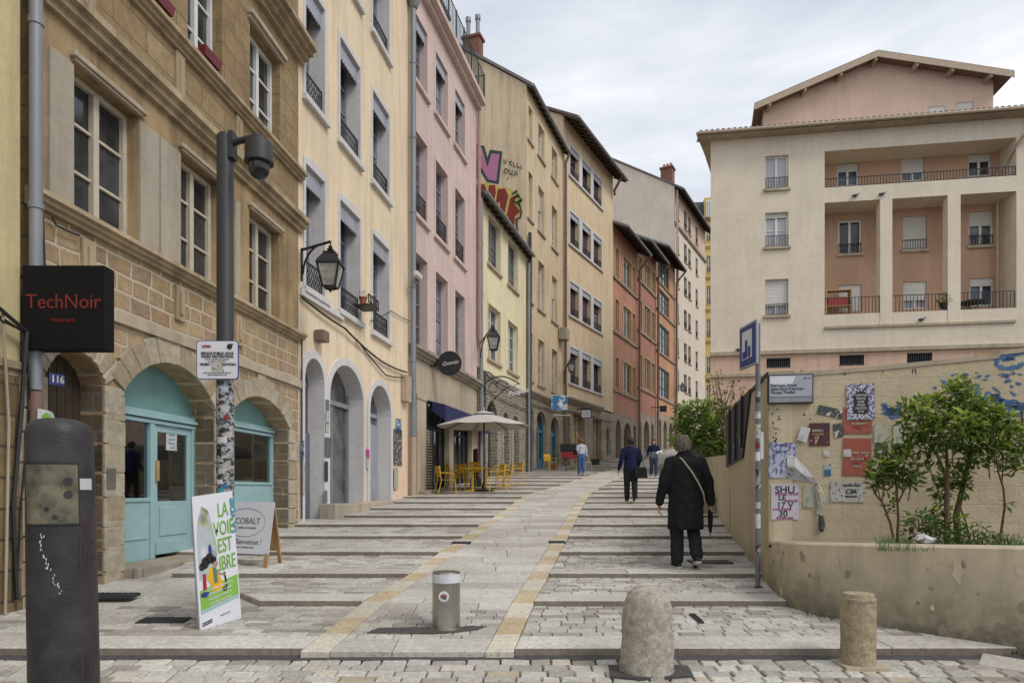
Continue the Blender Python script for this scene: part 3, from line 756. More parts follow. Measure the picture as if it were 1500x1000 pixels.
# turquoise shopfronts
def shopfront(t, a, b, z0, zt, zs, rise, door=None, dep=.34, mm='teal'):
    y = dep; f = MB()
    top = seg_pts(a, b, zs, rise); zb_ = zt
    f.prism([(a, y, zb_)] + [(p, y, z) for p, z in top] + [(b, y, zb_)], (0, .04, 0)); tym = f.build('arch_panel', 'teal_dark' if mm == 'teal' else mm, t)
    f = MB()
    for k, (zz, o) in enumerate(((zt-.02, .06), (zt+.045, .09), (zt+.10, .05))): f.box(a, y-o, zz, b, y+.02, zz+.05)
    fr = f.build('transom', mm, t, bevel=.006)
    f = MB(); lo = z0+.78
    sp = [a, b] if door is None else [a, door[0], door[1], b]
    for u in sp:
        s0 = .05; f.box(max(a, u-s0), y-.05, z0, min(b, u+s0), y+.04, zt-.02)
    f.box(a+.05, y-.03, z0, (door[0] if door else b)-.05, y+.02, lo); f.box(a+.05, y-.05, lo, (door[0] if door else b)-.05, y+.03, lo+.05)
    f.box(a+.10, y-.045, z0+.28, (door[0] if door else b)-.10, y-.03, z0+.31)
    fr = f.build('shop_frame', mm, t, bevel=.006)
    g_ = MB(); g_.box(a+.05, y, lo+.05, (door[0] if door else b)-.05, y+.008, zt-.02); g_.build('shop_window', 'shop_glass', t)
    if door:
        f = MB(); c, d = door[0]+.05, door[1]-.05; zz = zt-.03
        f.box(c, y-.02, z0+.05, c+.09, y+.03, zz); f.box(d-.09, y-.02, z0+.05, d, y+.03, zz); f.box(c+.09, y-.02, zz-.09, d-.09, y+.03, zz); f.box(c+.09, y-.02, z0+.05, d-.09, y+.03, lo)
        f.box(c+.13, y-.035, z0+.30, d-.13, y-.02, lo-.08); f.box(c+.02, y-.05, z0+.05, d-.02, y-.02, z0+.22)
        dr = f.build('door', mm, t, bevel=.005)
        g_ = MB(); g_.box(c+.09, y, lo, d-.09, y+.008, zz-.09); g_.build('pane', 'shop_glass', dr)
        g_ = MB(); g_.box(c+.02, y-.06, lo+.28, c+.08, y-.02, lo+.56); g_.build('handle', 'wood', dr, bevel=.006)
        if mm == 'teal':
            g_ = MB(); g_.box(c+.30, y-.012, lo+.72, c+.55, y-.006, lo+1.06); nt_ = g_.build('notice', 'paper_white', dr)
            for i in range(5): text(('bienvenue', 'du mardi', 'au samedi', '10h 19h', 'merci')[i], .035, (c+.425, y-.016, lo+1.0-.06*i), (1, 0, 0), (0, 0, 1), 'teal_ink', nt_)
def room(t, a, b, z0, z1, y0, dep, mat='interior_warm'):
    m = MB()
    m.add([(a, y0, z0), (b, y0, z0), (b, y0+dep, z0), (a, y0+dep, z0), (a, y0, z1), (b, y0, z1), (b, y0+dep, z1), (a, y0+dep, z1)], [(0, 1, 2, 3), (4, 5, 6, 7), (3, 2, 6, 7), (0, 3, 7, 4), (1, 2, 6, 5)])
    return m.build('shop_interior', mat, t)
a, b = a1u; dx0 = F1.u(243)-.12
z0 = E-.93
shopfront(t, a, b, z0, E+.93, E+1.20, .50, (a+(b-a)*.50, b-.02))
room(t, a-.3, b+.6, z0-.02, E+1.6, .42, 1.15)
a, b = a2u
shopfront(t, a, b, E-.68, E+1.02, E+1.16, .43)
room(t, a-.2, b+.2, E-.70, E+1.55, .42, 1.4)
m = MB(); z = E-.92                                  # stone threshold under the turquoise shop
m.hexa([(a1u[0]-.02, -.22, -.1), (a1u[1]+.25, -.22, .2), (a1u[1]+.25, .36, .2), (a1u[0]-.02, .36, -.1), (a1u[0]-.02, -.22, E-.93), (a1u[1]+.25, -.22, E-.93), (a1u[1]+.25, .36, E-.93), (a1u[0]-.02, .36, E-.93)])
m.build('threshold', 'pier_stone', t, bevel=.02)
# things seen through the shop glass
a, b = a1u
def small_in(name, label, cat, u, y, z, prof, mat, grp=None, n=14):
    X, Yy = F1.w(u, y); o = thing(name, label, cat, (X, Yy, z), 0, grp); m = MB(); m.lathe(prof, n=n); m.build('body', mat, o, smooth=True); return o
o = small_in('pendant_lamp', 'small white pendant lamp on an orange cord in the turquoise shop window', 'lamp', a+.28, .62, E+.42, [(.02, .12), (.07, .11), (.08, .0), (.075, -.01)], 'white_frame')
m = MB(); m.tube([(0, 0, .12), (0, 0, .75)], .008, 6); m.build('cord', 'red_plastic', o)
o = thing('shop_counter', 'pale counter inside the turquoise shop', 'counter', (*F1.w(a+1.2, 1.0), E-.93), F1.rot)
m = MB(); m.box(-.5, -.25, 0, .6, .25, .88); m.box(-.55, -.3, .88, .65, .3, .93); m.build('carcass', 'grey_frame', o)
o = thing('clothes_dummy', 'dark dress on a stand inside the turquoise shop', 'dress stand', (*F1.w(a+.75, 1.0), E-.93), F1.rot)
m = MB(); m.lathe([(.30, .55), (.27, .8), (.17, 1.1), (.20, 1.35), (.22, 1.45), (.10, 1.53), (.05, 1.62)], sx=1, sy=.6, n=18); m.build('dress', 'coat_black', o, smooth=True)
m = MB(); m.tube([(0, 0, 0), (0, 0, .6)], .02, 8); m.lathe([(.16, 0), (.15, .03)]); m.build('stand', 'iron', o)
for i, (du, h, mt) in enumerate(((.12, .16, 'white_frame'), (.22, .24, 'glass_grey'), (.33, .12, 'canvas'), (.45, .10, 'wood'))):
    small_in('jar', ('white round jar at the left end of the shop window ledge', 'tall smoked glass bottle on the shop window ledge', 'squat beige pot on the shop window ledge', 'low wooden bowl on the shop window ledge')[i], 'jar', a+du, .52, E-.10, [(.035, 0), (.045, h*.3), (.045, h*.7), (.02, h*.85), (.02, h)], mt, 'jars on the shop window ledge')
m = MB(); m.box(a+.03, .40, E-.14, a+(b-a)*.47, .72, E-.10); m.build('window_ledge', 'shutter_white', H1)
a, b = a2u
for zz in (E+.02, E+.52):
    m = MB(); m.box(a+.2, .50, zz-.03, a+1.05, .85, zz); m.build('display_shelf', 'wood', H1)
for i, (du, zz, h, mt) in enumerate(((.45, .02, .20, 'wood'), (.65, .02, .15, 'canvas'), (.85, .02, .24, 'grey_frame'), (.5, .52, .22, 'wood'), (.75, .52, .16, 'yellow_metal'))):
    small_in('vase', ('wooden vase, left on the lower shelf in the second shop window', 'beige vase in the middle of the lower shelf', 'grey vase at the right of the lower shelf', 'wooden vase on the upper shelf of the second shop window', 'yellow pot on the upper shelf of the second shop window')[i], 'vase', a+du, .65, E+zz, [(.05, 0), (.08, h*.4), (.04, h*.8), (.05, h)], mt, 'pottery in the second shop window')
# drainpipe, street number, notices beside the passage
drain(t, [(-.08, -.10, E+12), (-.08, -.10, E+1.0)], .062, 'zinc'); drain(t, [(-.08, -.10, E+.98), (-.08, -.10, .1)], .07, 'pipe_rust', 'drainpipe_foot')
n_ = thing('number_plate', 'blue enamel house number plate 116 on the pier under the black sign', 'number plate', (*F1.w(.02, -.23), E+1.12), F1.rot-.15)
m = MB(); m.box(-.075, -.008, -.06, .10, .0, .06); m.build('plate', 'blue_plate', n_, bevel=.004)
text('116', .10, (.012, -.012, 0), (1, 0, 0), (0, 0, 1), 'white_frame', n_, bold=.003)
n_ = thing('torn_notice', 'small torn paper notice wrapped round the drainpipe below the number plate', 'notice', (*F1.w(-.05, -.19), E+.72), F1.rot)
m = MB(); m.add([(-.09, .02, -.08), (.0, -.02, -.08), (.14, .03, -.09), (.2, .05, -.05), (.12, .03, .07), (.0, -.02, .08), (-.09, .02, .09)], [(0, 1, 5, 6), (1, 2, 3, 4, 5)]); m.build('paper', 'paper_white', n_)
m = MB(); m.add([(-.05, -.004, -.04), (.0, -.026, -.05), (.03, -.022, .03), (-.02, -.018, .06), (-.06, 0, .02)], [(0, 1, 2, 3, 4)]); m.build('drawing', 'green_ink', n_)
# --- projecting black sign
S = thing('hanging_sign', 'square black box sign with thin red lettering on a bracket over the passage', 'sign', at(93, 450, 6.7))
hw, hh = .402, .412
m = MB(); m.box(-hw, 0, -hh, hw, .17, hh); m.build('box', 'sign_black', S, bevel=.006)
text('TechNoir', .20, (0, -.004, .05), (1, 0, 0), (0, 0, 1), 'red_ink', S, sx=.93)
text('PIZZA BEER', .045, (0, -.004, -.13), (1, 0, 0), (0, 0, 1), 'red_ink', S)
m = MB(); m.box(-hw-.20, .07, hh-.10, -hw, .10, hh-.07); m.box(-hw-.20, .07, -hh+.06, -hw, .10, -hh+.09); m.box(-hw-.24, .02, hh-.17, -hw-.20, .15, hh-.01); m.box(-hw-.24, .02, -hh, -hw-.20, .15, -hh+.15); m.build('bracket', 'iron', S)

# --- yellow house with three arches
F2 = Fac(F1.w(U1)[0], F1.w(U1)[1], .155, 1); U2 = F2.u(599.5)
t = H2 = F2.thing('yellow_house', 'pale yellow house with lilac grey window surrounds and three tall arches', 'house')
gz = .4
cols = [(F2.u(446.8), F2.u(474.4)), (F2.u(497.2), F2.u(526.5)), (F2.u(545.2), F2.u(569.2))]
rowsz = [(E+4.03, E+6.48), (E+7.81, E+10.1), (E+11.6, E+13.9)]
A2 = [((F2.u(445), F2.u(473.5)), E+2.22, .46), ((F2.u(481.6), F2.u(531)), E+2.02, .82), ((F2.u(540.5), F2.u(571)), E+2.0, .72)]
holes = [rect(a, b, z0, z1) for a, b in cols for z0, z1 in rowsz] + [arch_hole(a, b, gz+.01, s, r) for (a, b), s, r in A2]
wall(t, 'wall', rect(0.0, U2, gz, E+15.2), holes, 'cream_p', reveal=.40, mats=['cream_p', 'lilac'])
shell(t, U2, 8, gz, E+15.2, 'cream_p')
for i, (a, b) in enumerate(cols):
    for j, (z0, z1) in enumerate(rowsz):
        window(t, a, b, z0, z1, dep=.36, frame='lilac_frame', pane='glass_grey', rows=4, sill='lilac', surround='lilac', sw=.10, lamb=.34, rail='fancy', rh=.55, arch=.10 if j == 0 else .04, fw=.05)
cornice(t, F2.u(437)+.02, F2.u(500), E+3.80, E+3.93, .07, 'lilac', 'sill_band', 1)
cornice(t, -.02, U2+.1, E+14.9, E+15.3, .5, 'cornice_stone', 'eaves_course', 3)
# painted surround of the arches
m = MB()
def ring(u0, u1, z0, zs, rise, th): 
    o = [(u0-th, z0)] + arch_pts(u0-th, u1+th, zs, rise+th*1.05) + [(u1+th, z0)]
    i = [(u1, z0)] + arch_pts(u0, u1, zs, rise)[::-1] + [(u0, z0)]
    return o+i
for i, ((a, b), s, r) in enumerate(A2):
    m = MB(); m.prism([(p, -.03-.004*i, z) for p, z in ring(a, b, gz+.012, s, r, .16)], (0, .034, 0)); m.build('arch_surround', 'lilac', t)
for i, ((a, b), s, r) in enumerate(A2):
    y = .38; f = MB(); k = i
    dm = ('blue_door', 'grey_frame', 'lilac_frame')[i]
    f.box(a, y-.04, gz, a+.06, y+.03, s+.3); f.box(b-.06, y-.04, gz, b, y+.03, s+.3); f.box(a, y-.05, s-.06, b, y+.03, s+.04)
    if i != 2: f.box((a+b)/2-.03 if i == 1 else a+.4, y-.03, gz, (a+b)/2+.03 if i == 1 else a+.45, y+.02, s)
    fo = f.build('arch_frame', dm, t)
    p = MB(); pts = arch_hole(a, b, gz, s, r); p.prism([(q, y+.03, z) for q, z in pts], (0, .01, 0)); p.build('pane', ('glass_blue', 'glass_grey', 'glass_grey')[i], fo)
m = MB(); m.box((A2[0][0][0]), .3, gz, A2[0][0][1], .37, E+1.2); m.build('door', 'blue_door', t)
m = MB(); m.box(A2[2][0][0]+.05, .33, gz, A2[2][0][1]-.05, .37, E+1.75); m.build('shutter_panel', 'zinc_pale', t)
m = MB(); ua, ub = F2.u(469), F2.u(490); m.box(ua, -.34, .2, ub, .02, E-.28); m.build('plinth', 'grey_panel', t, bevel=.015)
ua, ub = F2.u(491), F2.u(563); m = MB(); m.hexa([(ua, -.30, .2), (ub, -.30, .6), (ub, .02, .6), (ua, .02, .2), (ua, -.30, E-.30), (ub, -.30, E-.26), (ub, .02, E-.26), (ua, .02, E-.30)]); m.build('ledge', 'stone_pale', t, bevel=.015)
m = MB(); m.box(F2.u(459), -.22, E+3.05, F2.u(468), -.02, E+3.27); m.build('vent_box', 'pipe_rust', t, bevel=.01)
m = MB(); m.box(F2.u(587), -.18, E+2.55, F2.u(594.5), -.01, E+3.3); m.build('meter_box', 'pipe_cream', t, bevel=.01)
cable([(F2.u(438), -.06, E+3.75), (F2.u(500), -.09, E+3.62), (F2.u(555), -.06, E+3.35), (F2.u(592), -.08, E+3.42)], .025, 'iron_grey', t)
cable([(F2.u(520), -.05, E+3.55), (F2.u(562), -.06, E+3.05), (F2.u(590), -.08, E+3.25)], .018, 'iron_grey', t)
cable([(F2.u(438.5), -.05, E+3.0), (F2.u(437.5)+.03, -.05, E+2.7), (F2.u(437.5)+.03, -.05, .8)], .016, 'iron_grey', t)
m = MB(); m.tube([(F2.u(517), -.35, E+4.35), (F2.u(527), -.35, E+4.35)], .02, 6); m.box(F2.u(515), -.45, E+4.3, F2.u(529), -.05, E+4.33); railing(m, F2.u(513), F2.u(529), E+4.32, .22, -.44); m.build('flower_rack', 'iron', t)
X_, Y_ = F2.w(F2.u(517), -.25)
o = thing('flower_pot', 'terracotta pot in an iron rack outside the first floor window', 'pot', (X_, Y_, E+4.335)); m = MB(); m.lathe([(.06, 0), (.09, .14), (.10, .14), (.10, .17)], n=14); m.build('pot', 'terracotta', o, smooth=True)
leaf_jobs = [(o, (0, 0, .22), (.14, .14, .10), 60, .05, 'leaf_dry')]
drain(t, [(U2-.12, -.16, E+14.8), (U2-.12, -.16, E+1.6)], .085, 'zinc'); drain(t, [(U2-.12, -.16, E+1.58), (U2-.12, -.16, .9)], .085, 'pipe_cream', 'drainpipe_foot')
m = MB(); m.lathe([(.10, 0), (.22, .28), (.22, .36)], (U2-.12, -.18, E+14.2), 12); m.build('rainwater_head', 'zinc', t, smooth=True)
m = MB(); m.box(F2.u(591), -.42, E+6.2, F2.u(591)+.5, -.3, E+6.34); m.build('floodlight', 'shutter_white', t, bevel=.02)
# posters and stickers glued to the yellow house
def glued(F, name, label, cat, x, y, w, h, mat, off=-.02, grp=None, rot=0, words=()):
    u, z = F.u(x), F.z(x, y); X, Yy = F.w(u, off); o = thing(name, label, cat, (X, Yy, z), F.rot, grp)
    c, s = math.cos(rot), math.sin(rot); m = MB(); P = [(-w/2, -h/2), (w/2, -h/2), (w/2, h/2), (-w/2, h/2)]
    m.prism([(a*c-b*s, -.001, a*s+b*c) for a, b in P], (0, -.003, 0)); m.build('sheet', mat, o)
    for (body, size, dx, dz, ink) in words: text(body, size, (dx*c-dz*s, -.0065, dx*s+dz*c), (c, 0, s), (-s, 0, c), ink, o, bold=.001)
    return o
glued(F2, 'poster', 'torn colour poster at the right end of the yellow house wall', 'poster', 582, 655, .72, 1.0, 'poster_dark')
glued(F2, 'poster', 'small blue torn poster over the colour poster near the drainpipe', 'poster', 583, 624, .45, .42, 'poster_blue')
for i, (x, y, w, h, mt, lb) in enumerate(((477, 593, .16, .22, 'green_grey', 'round green sticker high on the lilac pier'), (476.5, 612, .18, .28, 'poster_sketch', 'black and white sticker on the lilac pier, under the green one'), (476.5, 625, .16, .22, 'poster_sketch', 'small black scrawl sticker on the lilac pier'),
        (477, 655, .26, .42, 'grey_ink', 'grey rectangle pasted on the lilac pier'), (475, 690, .16, .42, 'iron_grey', 'tall dark plate on the lilac pier'), (474, 727, .16, .26, 'green_grey', 'green and white sticker low on the lilac pier'),
        (536, 665, .22, .24, 'magenta_ink', 'magenta sticker between the second and third arches'), (535.5, 678, .16, .28, 'poster_faded', 'brown faded sticker under the magenta one'), (440, 660, .14, .40, 'poster_blue', 'blue and red sticker on the pier left of the first arch'),
        (441, 700, .16, .62, 'poster_faded', 'faded green lettering sheet on the pier left of the first arch'), (578, 700, .35, .6, 'poster_faded', 'faded scribbled sheet low beside the drainpipe'), (501, 648, .22, .36, 'paper_white', 'white notice taped in the middle arch'))):
    glued(F2, 'sticker', lb, 'sticker', x, y, w, h, mt, -.045 if i != 11 else .36, 'stickers on the yellow house')

# --- pink house
F3 = Fac(F2.w(U2)[0], F2.w(U2)[1], .227, 1); U3 = F3.u(698.5)
t = H3 = F3.thing('pink_house', 'pink house with a roof terrace railing and a concrete framed shop floor', 'house')
cols = [(F3.u(605), F3.u(625)), (F3.u(637.6), F3.u(655)), (F3.u(666), F3.u(680))]
rz3 = [(E+4.48, E+7.24), (E+8.42, E+10.93), (E+12.48, E+14.5)]
gz = .7
wall(t, 'wall', rect(0, U3, E+4.3, E+15.3), [rect(a, b, z0, z1) for a, b in cols for z0, z1 in rz3], 'pink_p', reveal=.35)
shell(t, U3, 8, gz, E+15.3, 'pink_p')
for i, (a, b) in enumerate(cols):
    for j, (z0, z1) in enumerate(rz3):
        window(t, a, b, z0, z1, dep=.26, frame='lilac_frame' if j else 'grey_frame', pane='glass_grey', rows=4, sill='pink_p' if j else None, surround='pink_p', sw=.14, rail='fancy' if j == 1 else None, rh=.75, lamb=.30 if j == 2 else None, fw=.05)
cornice(t, -.02, U3+.05, E+4.05, E+4.34, .28, 'stone_grey', 'string_course')
cornice(t, 0, U3+.08, E+15.3, E+15.66, .36, 'pink_p', 'eaves_course', 2)
m = MB(); railing(m, 0, U3+.07, E+15.7, 1.0, -.30, n=46); 
for k in range(9): u = (U3+.05)*k/8; m.box(u-.02, -.32, E+15.7, u+.02, -.28, E+16.75)
m.box(U3+.04, -.30, E+16.67, U3+.07, 1.5, E+16.7)
for k in range(12): m.box(U3+.045, -.28+.15*k, E+15.7, U3+.065, -.265+.15*k, E+16.68)
m.build('terrace_railing', 'iron_grey', t)
m = MB(); m.box(.2, 1.2, E+15.7, U3-1.6, 7, E+18.2); m.build('attic_wall', 'pale_p', t)
m = MB(); m.hexa([(0, .75, E+18.0), (U3-1.4, .75, E+18.0), (U3-1.4, 7.4, E+18.9), (0, 7.4, E+18.9), (0, .75, E+18.2), (U3-1.4, .75, E+18.2), (U3-1.4, 7.4, E+19.1), (0, 7.4, E+19.1)]); m.tube([(0, .7, E+18.1), (U3-1.4, .7, E+18.1)], .09, 8); m.build('attic_roof', 'zinc', t)
# shop floor
m = MB(); piers = [(0.0, .10), (F3.u(607.5), F3.u(607.5)+.01), (F3.u(655.7), F3.u(663)), (F3.u(690), U3)]
wall(t, 'shop_wall', rect(0, U3, gz, E+4.08), [rect(F3.u(601), F3.u(607.8), gz+.01, E+3.3), rect(F3.u(622), F3.u(655.5), gz+.01, E+2.9), rect(F3.u(662.5), F3.u(689), gz+.01, E+2.9)], 'stone_pale', reveal=.20)
for a, b in ((F3.u(608.5), F3.u(622)), (F3.u(655.8), F3.u(662.2)), (F3.u(689.5), U3-.02)): m = MB(); m.box(a, -.06, gz, b, -.005, E+2.95); m.box(a-.03, -.09, E+2.8, b+.03, -.003, E+2.95); m.build('pier', 'stone_pale', t, bevel=.015)
m = MB(); m.box(F3.u(601)+.05, .16, gz, F3.u(607.8)-.02, .19, E+3.2); m.build('door', 'brown_door', t)
for (xa, xb) in ((622, 655.5), (662.5, 689)):
    a, b = F3.u(xa), F3.u(xb); m = MB()
    m.box(a, .17, gz, b, .19, E+2.9); p = MB()
    w = m.build('shop_window', 'glass', t)
    for i in range(5): u = a+(b-a)*i/4; p.box(u-.03, .11, gz, u+.03, .17, E+2.9)
    p.box(a, .11, E+2.0, b, .17, E+2.07); p.build('shop_window_frame', 'iron', w)
    q = MB()
    if xa == 622:
        for i in range(26): q.box(a+.05, .08, E-.35+i*.09, a+(b-a)*.42, .10, E-.35+i*.09+.05)
        q.build('roller_grille', 'grey_panel', w)
m = MB()
for (xa, xb, z0, z1) in ((625, 674, E+2.25, E+2.80), (674.5, 706, E+2.25, E+2.78)):
    a, b = F3.u(xa)+.25, min(F3.u(xb), U3-.05)
    m = MB(); m.prism([(a, -.55, z0-.02), (a, -.55, z0+.50), (a, -.09, z0+.62), (a, -.09, z0+.30)], (b-a, 0, 0)); m.build('awning', 'navy', t, bevel=.01)
m = MB(); m.hexa([(F3.u(610), -.3, .6), (F3.u(655), -.3, .8), (F3.u(655), 0, .8), (F3.u(610), 0, .6), (F3.u(610), -.3, E-.02), (F3.u(655), -.3, E+.12), (F3.u(655), 0, E+.12), (F3.u(610), 0, E-.02)]); m.build('doorstep', 'stone_grey', t, bevel=.02)
drain(t, [(U3-.08, -.12, E+15.2), (U3-.08, -.12, E+6.2), (U3+.12, -.14, E+5.6), (U3+.12, -.14, E)], .07, 'pipe_pink')
# round black sign
S = thing('round_sign', 'round black shop sign with white script above the navy awning', 'sign', (*F3.w(F3.u(632), -.62), F3.z(632, 533)), -.12)
m = MB(); m.lathe([(.38, -.05), (.39, -.04), (.39, .04), (.38, .05)], n=40)
for i, v in enumerate(m.v): m.v[i] = (v[0], v[2], v[1])
m.build('disc', 'iron', S, smooth=True); m = MB(); m.box(-.75, -.03, -.10, -.3, .03, .14); m.build('bracket', 'iron', S)
text('Quentin', .17, (0.02, -.056, 0), (1, 0, .12), (-.12, 0, 1), 'white_frame', S, shear=.4, sx=.95)

# --- small yellow house in front of the painted gable
F4 = Fac(F3.w(U3)[0], F3.w(U3)[1], .288, 1); U4 = F4.u(771.5)
t = H4 = F4.thing('low_yellow_house', 'low bright yellow house with a rubble stone base, lower than its neighbours', 'house')
gz = .9; c4 = [(F4.u(714.6), F4.u(732.5)), (F4.u(743.6), F4.u(758))]; r4 = [(E+5.6, E+7.93), (E+9.62, E+11.7)]
wall(t, 'wall', rect(0, U4, E+5.0, E+12.0), [rect(a, b, z0, z1) for a, b in c4 for z0, z1 in r4], 'yellow_p', reveal=.3)
aa = [(F4.u(703), F4.u(709), E+2.9, .3), (F4.u(713), F4.u(729), E+3.0, .85), (F4.u(737), F4.u(746), E+3.1, .5), (F4.u(750.5), F4.u(761), E+3.1, .5)]
wall(t, 'stone_base', rect(0, U4, gz, E+5.0), [arch_hole(a, b, gz+.01, s, r) for a, b, s, r in aa], 'rubble', reveal=.35, y=.01)
shell(t, U4, 6, gz, E+12.0, 'yellow_p'); gable_roof(t, U4-.05, 6, E+12.05, 1.2, 'tile_grey', over=.35, side=0.0)
for a, b in c4:
    for j, (z0, z1) in enumerate(r4): window(t, a, b, z0, z1, dep=.22, frame='grey_frame' if j else 'white_frame', pane='glass_blue', rows=4, sill='stone_pale', surround='yellow_p', sw=.1, fw=.05)
for i, (a, b, s, r) in enumerate(aa):
    m = MB(); pts = arch_hole(a, b, gz, s, r); m.prism([(q, .34, z) for q, z in pts], (0, .02, 0)); m.build('shop_window', 'glass', t)
    m = MB()
    for k in range(9): zz = s+.06+k*r/10; half = (b-a)/2*math.sqrt(max(0, 1-((zz-s+.04)/r)**2)) if zz-s < r else 0; m.box((a+b)/2-half+.02, .27, zz, (a+b)/2+half-.02, .33, zz+.05)
    m.box(a, .26, s-.05, b, .34, s+.04); m.build('louvre', 'iron_grey', t)
    m = MB(); m.box(a-.16, -.05, gz, a-.01, .2, s+.05); m.build('pier', 'pier_stone', t, bevel=.01)
m = MB(); m.box(F4.u(757), .2, gz, F4.u(758), .3, E+3); m.build('door_post', 'shutter_white', t)
drain(t, [(.10, -.15, E+11.9), (.10, -.15, E)], .08, 'zinc'); drain(t, [(U4-.1, -.14, E+11.6), (U4-.1, -.14, 1.5)], .08, 'zinc')
cable([(.1, -.06, E+4.9), (U4/2, -.1, E+4.7), (U4, -.06, E+4.85)], .03, 'iron_grey', t)
# wrought-iron sign bracket with white script
S = thing('wrought_sign', 'scrolled wrought-iron bracket holding white script lettering over the parasol', 'sign', (*F4.w(F4.u(707), -.1), E+2.9))
m = MB(); k = 1.25
m.tube([(0, 0, -.2), (0, 0, 1.9)], .03, 6); m.tube([(k*.9*math.sin(a)*1.0, 0, .15+k*.75*(1-math.cos(a))) for a in [i*.12 for i in range(14)]][::-1] and [(1.35*math.sin(i*math.pi/20), 0, 1.45-.9*(1-math.sin(i*math.pi/20))*0-.0+.0*i) for i in (0,)] + [(i*.14, 0, 1.55+.25*math.sin(i*.33)) for i in range(11)], .028, 6)
m.tube([(.05+.30*math.cos(a), 0, 1.75+.25*math.sin(a)) for a in [i*.5 for i in range(11)]], .02, 5); m.tube([(.35+.20*math.cos(a), 0, 1.35+.2*math.sin(a)) for a in [i*.5 for i in range(12)]], .018, 5)
m.tube([(.7+.25*math.cos(a), 0, 1.45+.18*math.sin(a)) for a in [i*.5 for i in range(9)]], .018, 5); m.tube([(.02, 0, .3), (.4, 0, .9), (.9, 0, 1.35), (1.45, 0, 1.5)], .024, 6)
m.build('bracket', 'iron', S)
text('Chez', .26, (1.25, -.05, 1.45), (1, 0, -.2), (.2, 0, 1), 'white_frame', S, shear=.4, bold=.004); text('Poupou', .28, (1.35, -.05, 1.15), (1, 0, .25), (-.25, 0, 1), 'white_frame', S, shear=.4, bold=.004)

# --- tall sand-coloured house with a painted gable
F5 = Fac(F4.w(U4)[0], F4.w(U4)[1], .35, 1); U5 = F5.u(825.5)
t = H5 = F5.thing('gable_house', 'tall sand coloured house whose blank gable carries pink and red graffiti', 'house')
gz = 1.6; c5 = [(F5.u(773.5), F5.u(779.6)), (F5.u(788), F5.u(797)), (F5.u(808), F5.u(816))]; r5 = [(E+5.75, E+8.2), (E+9.85, E+12.45), (E+14.1, E+16.5), (E+18.15, E+19.9)]
wall(t, 'wall', rect(0, U5, E+5.0, E+20.8), [rect(a, b, z0, z1) for a, b in c5 for z0, z1 in r5], 'sand_p', reveal=.3)
a5 = [(F5.u(774.5), F5.u(782), E+3.7, .7), (F5.u(786), F5.u(801), E+3.5, .85), (F5.u(807), F5.u(819), E+3.5, .8)]
wall(t, 'stone_base', rect(0, U5, gz, E+5.0), [arch_hole(a, b, gz+.01, s, r) for a, b, s, r in a5], 'pier_stone', reveal=.32, y=.01)
cornice(t, 0, U5, E+4.9, E+5.2, .2, 'stone_grey', 'string_course')
D5, RG = 13.0, 4.6
shell(t, U5, D5, gz, E+20.8, 'sand_p', ridge=RG, name='gable_wall'); gable_roof(t, U5, D5, E+20.85, RG, 'tile_grey', over=.32, side=.12)
for i, (a, b) in enumerate(c5):
    for j, (z0, z1) in enumerate(r5): window(t, a, b, z0, z1, dep=.24, frame='white_frame', pane='glass_grey', rows=4, sill='stone_pale', surround='sand2_p', sw=.12, fw=.06, blind=.0 if (i+j) % 3 else .45)
for i, (a, b, s, r) in enumerate(a5):
    m = MB(); m.prism([(q, .28, z) for q, z in arch_hole(a, b, gz, s, r)], (0, .02, 0)); w = m.build('shop_window', 'glass', t)
    m = MB(); m.box(a, .18, gz, a+.30, .28, s+.5); m.box(b-.16, .2, gz, b, .28, s+.3); m.box(a, .2, s-.3, b, .28, s-.15); m.box(a, .2, gz, b, .28, gz+.9+.6); m.box((a+b)/2-.1, .2, gz, (a+b)/2+.1, .28, s); m.build('shop_frame', 'blue_shop' if i else 'dark_wood', t)
drain(t, [(.05, -.16, E+13.2), (.05, -.16, 1.8)], .09, 'iron_grey'); drain(t, [(U5-.1, -.45, E+20.6), (U5-.1, -.16, E+20.0), (U5-.1, -.16, 2.2)], .09, 'pipe_rust')
m = MB(); m.box(U5-1.3, -.5, E+9.0, U5-.5, -.05, E+9.7); m.build('air_conditioner', 'grey_panel', t, bevel=.02)
# red pot stack on the ridge
ch = MB(); ch.box(.3, 2.75, E+22.2, .9, 3.7, E+24.1); ch.box(.22, 2.67, E+24.1, .98, 3.78, E+24.25)
c_ = ch.build('chimney', 'brick_red', t, bevel=.02)
for yy in (2.95, 3.5): m = MB(); m.lathe([(.11, 0), (.11, .9), (.15, .92), (.15, 1.15)], (.6, yy, E+24.25), 12); m.build('flue', 'zinc', c_, smooth=True)
# graffiti: local plane u=0, coordinates (y, z) found from the picture
def gab(x, y):
    k = (x-750)/1000; n = Vector((-F5.d.y, F5.d.x)); O = F5.O; s = (k*O.y-O.x)/(n.x-k*n.y); Yy = O.y+s*n.y
    return s, E-(y-718)/1000*Yy
def paint(pts, mat, off, name='graffiti'):
    m = MB(); P = [gab(x, y) for x, y in pts]; m.prism([(-off, a, b) for a, b in P], (.004, 0, 0)); return m.build(name, mat, t)
NP = lambda px, py: (660+px/3.846, 40+py/3.846)
paint([NP(*p) for p in ((90, 655), (190, 668), (208, 735), (222, 690), (292, 700), (272, 885), (205, 872), (160, 800), (150, 860), (90, 850))], 'graffiti_dark', .010)
paint([NP(*p) for p in ((90, 672), (178, 684), (208, 790), (232, 712), (276, 716), (258, 868), (212, 858), (150, 745), (148, 835), (90, 820))], 'graffiti_pink', .016)
QP = lambda px, py: (680+px/4.762, 270+py/4.762)
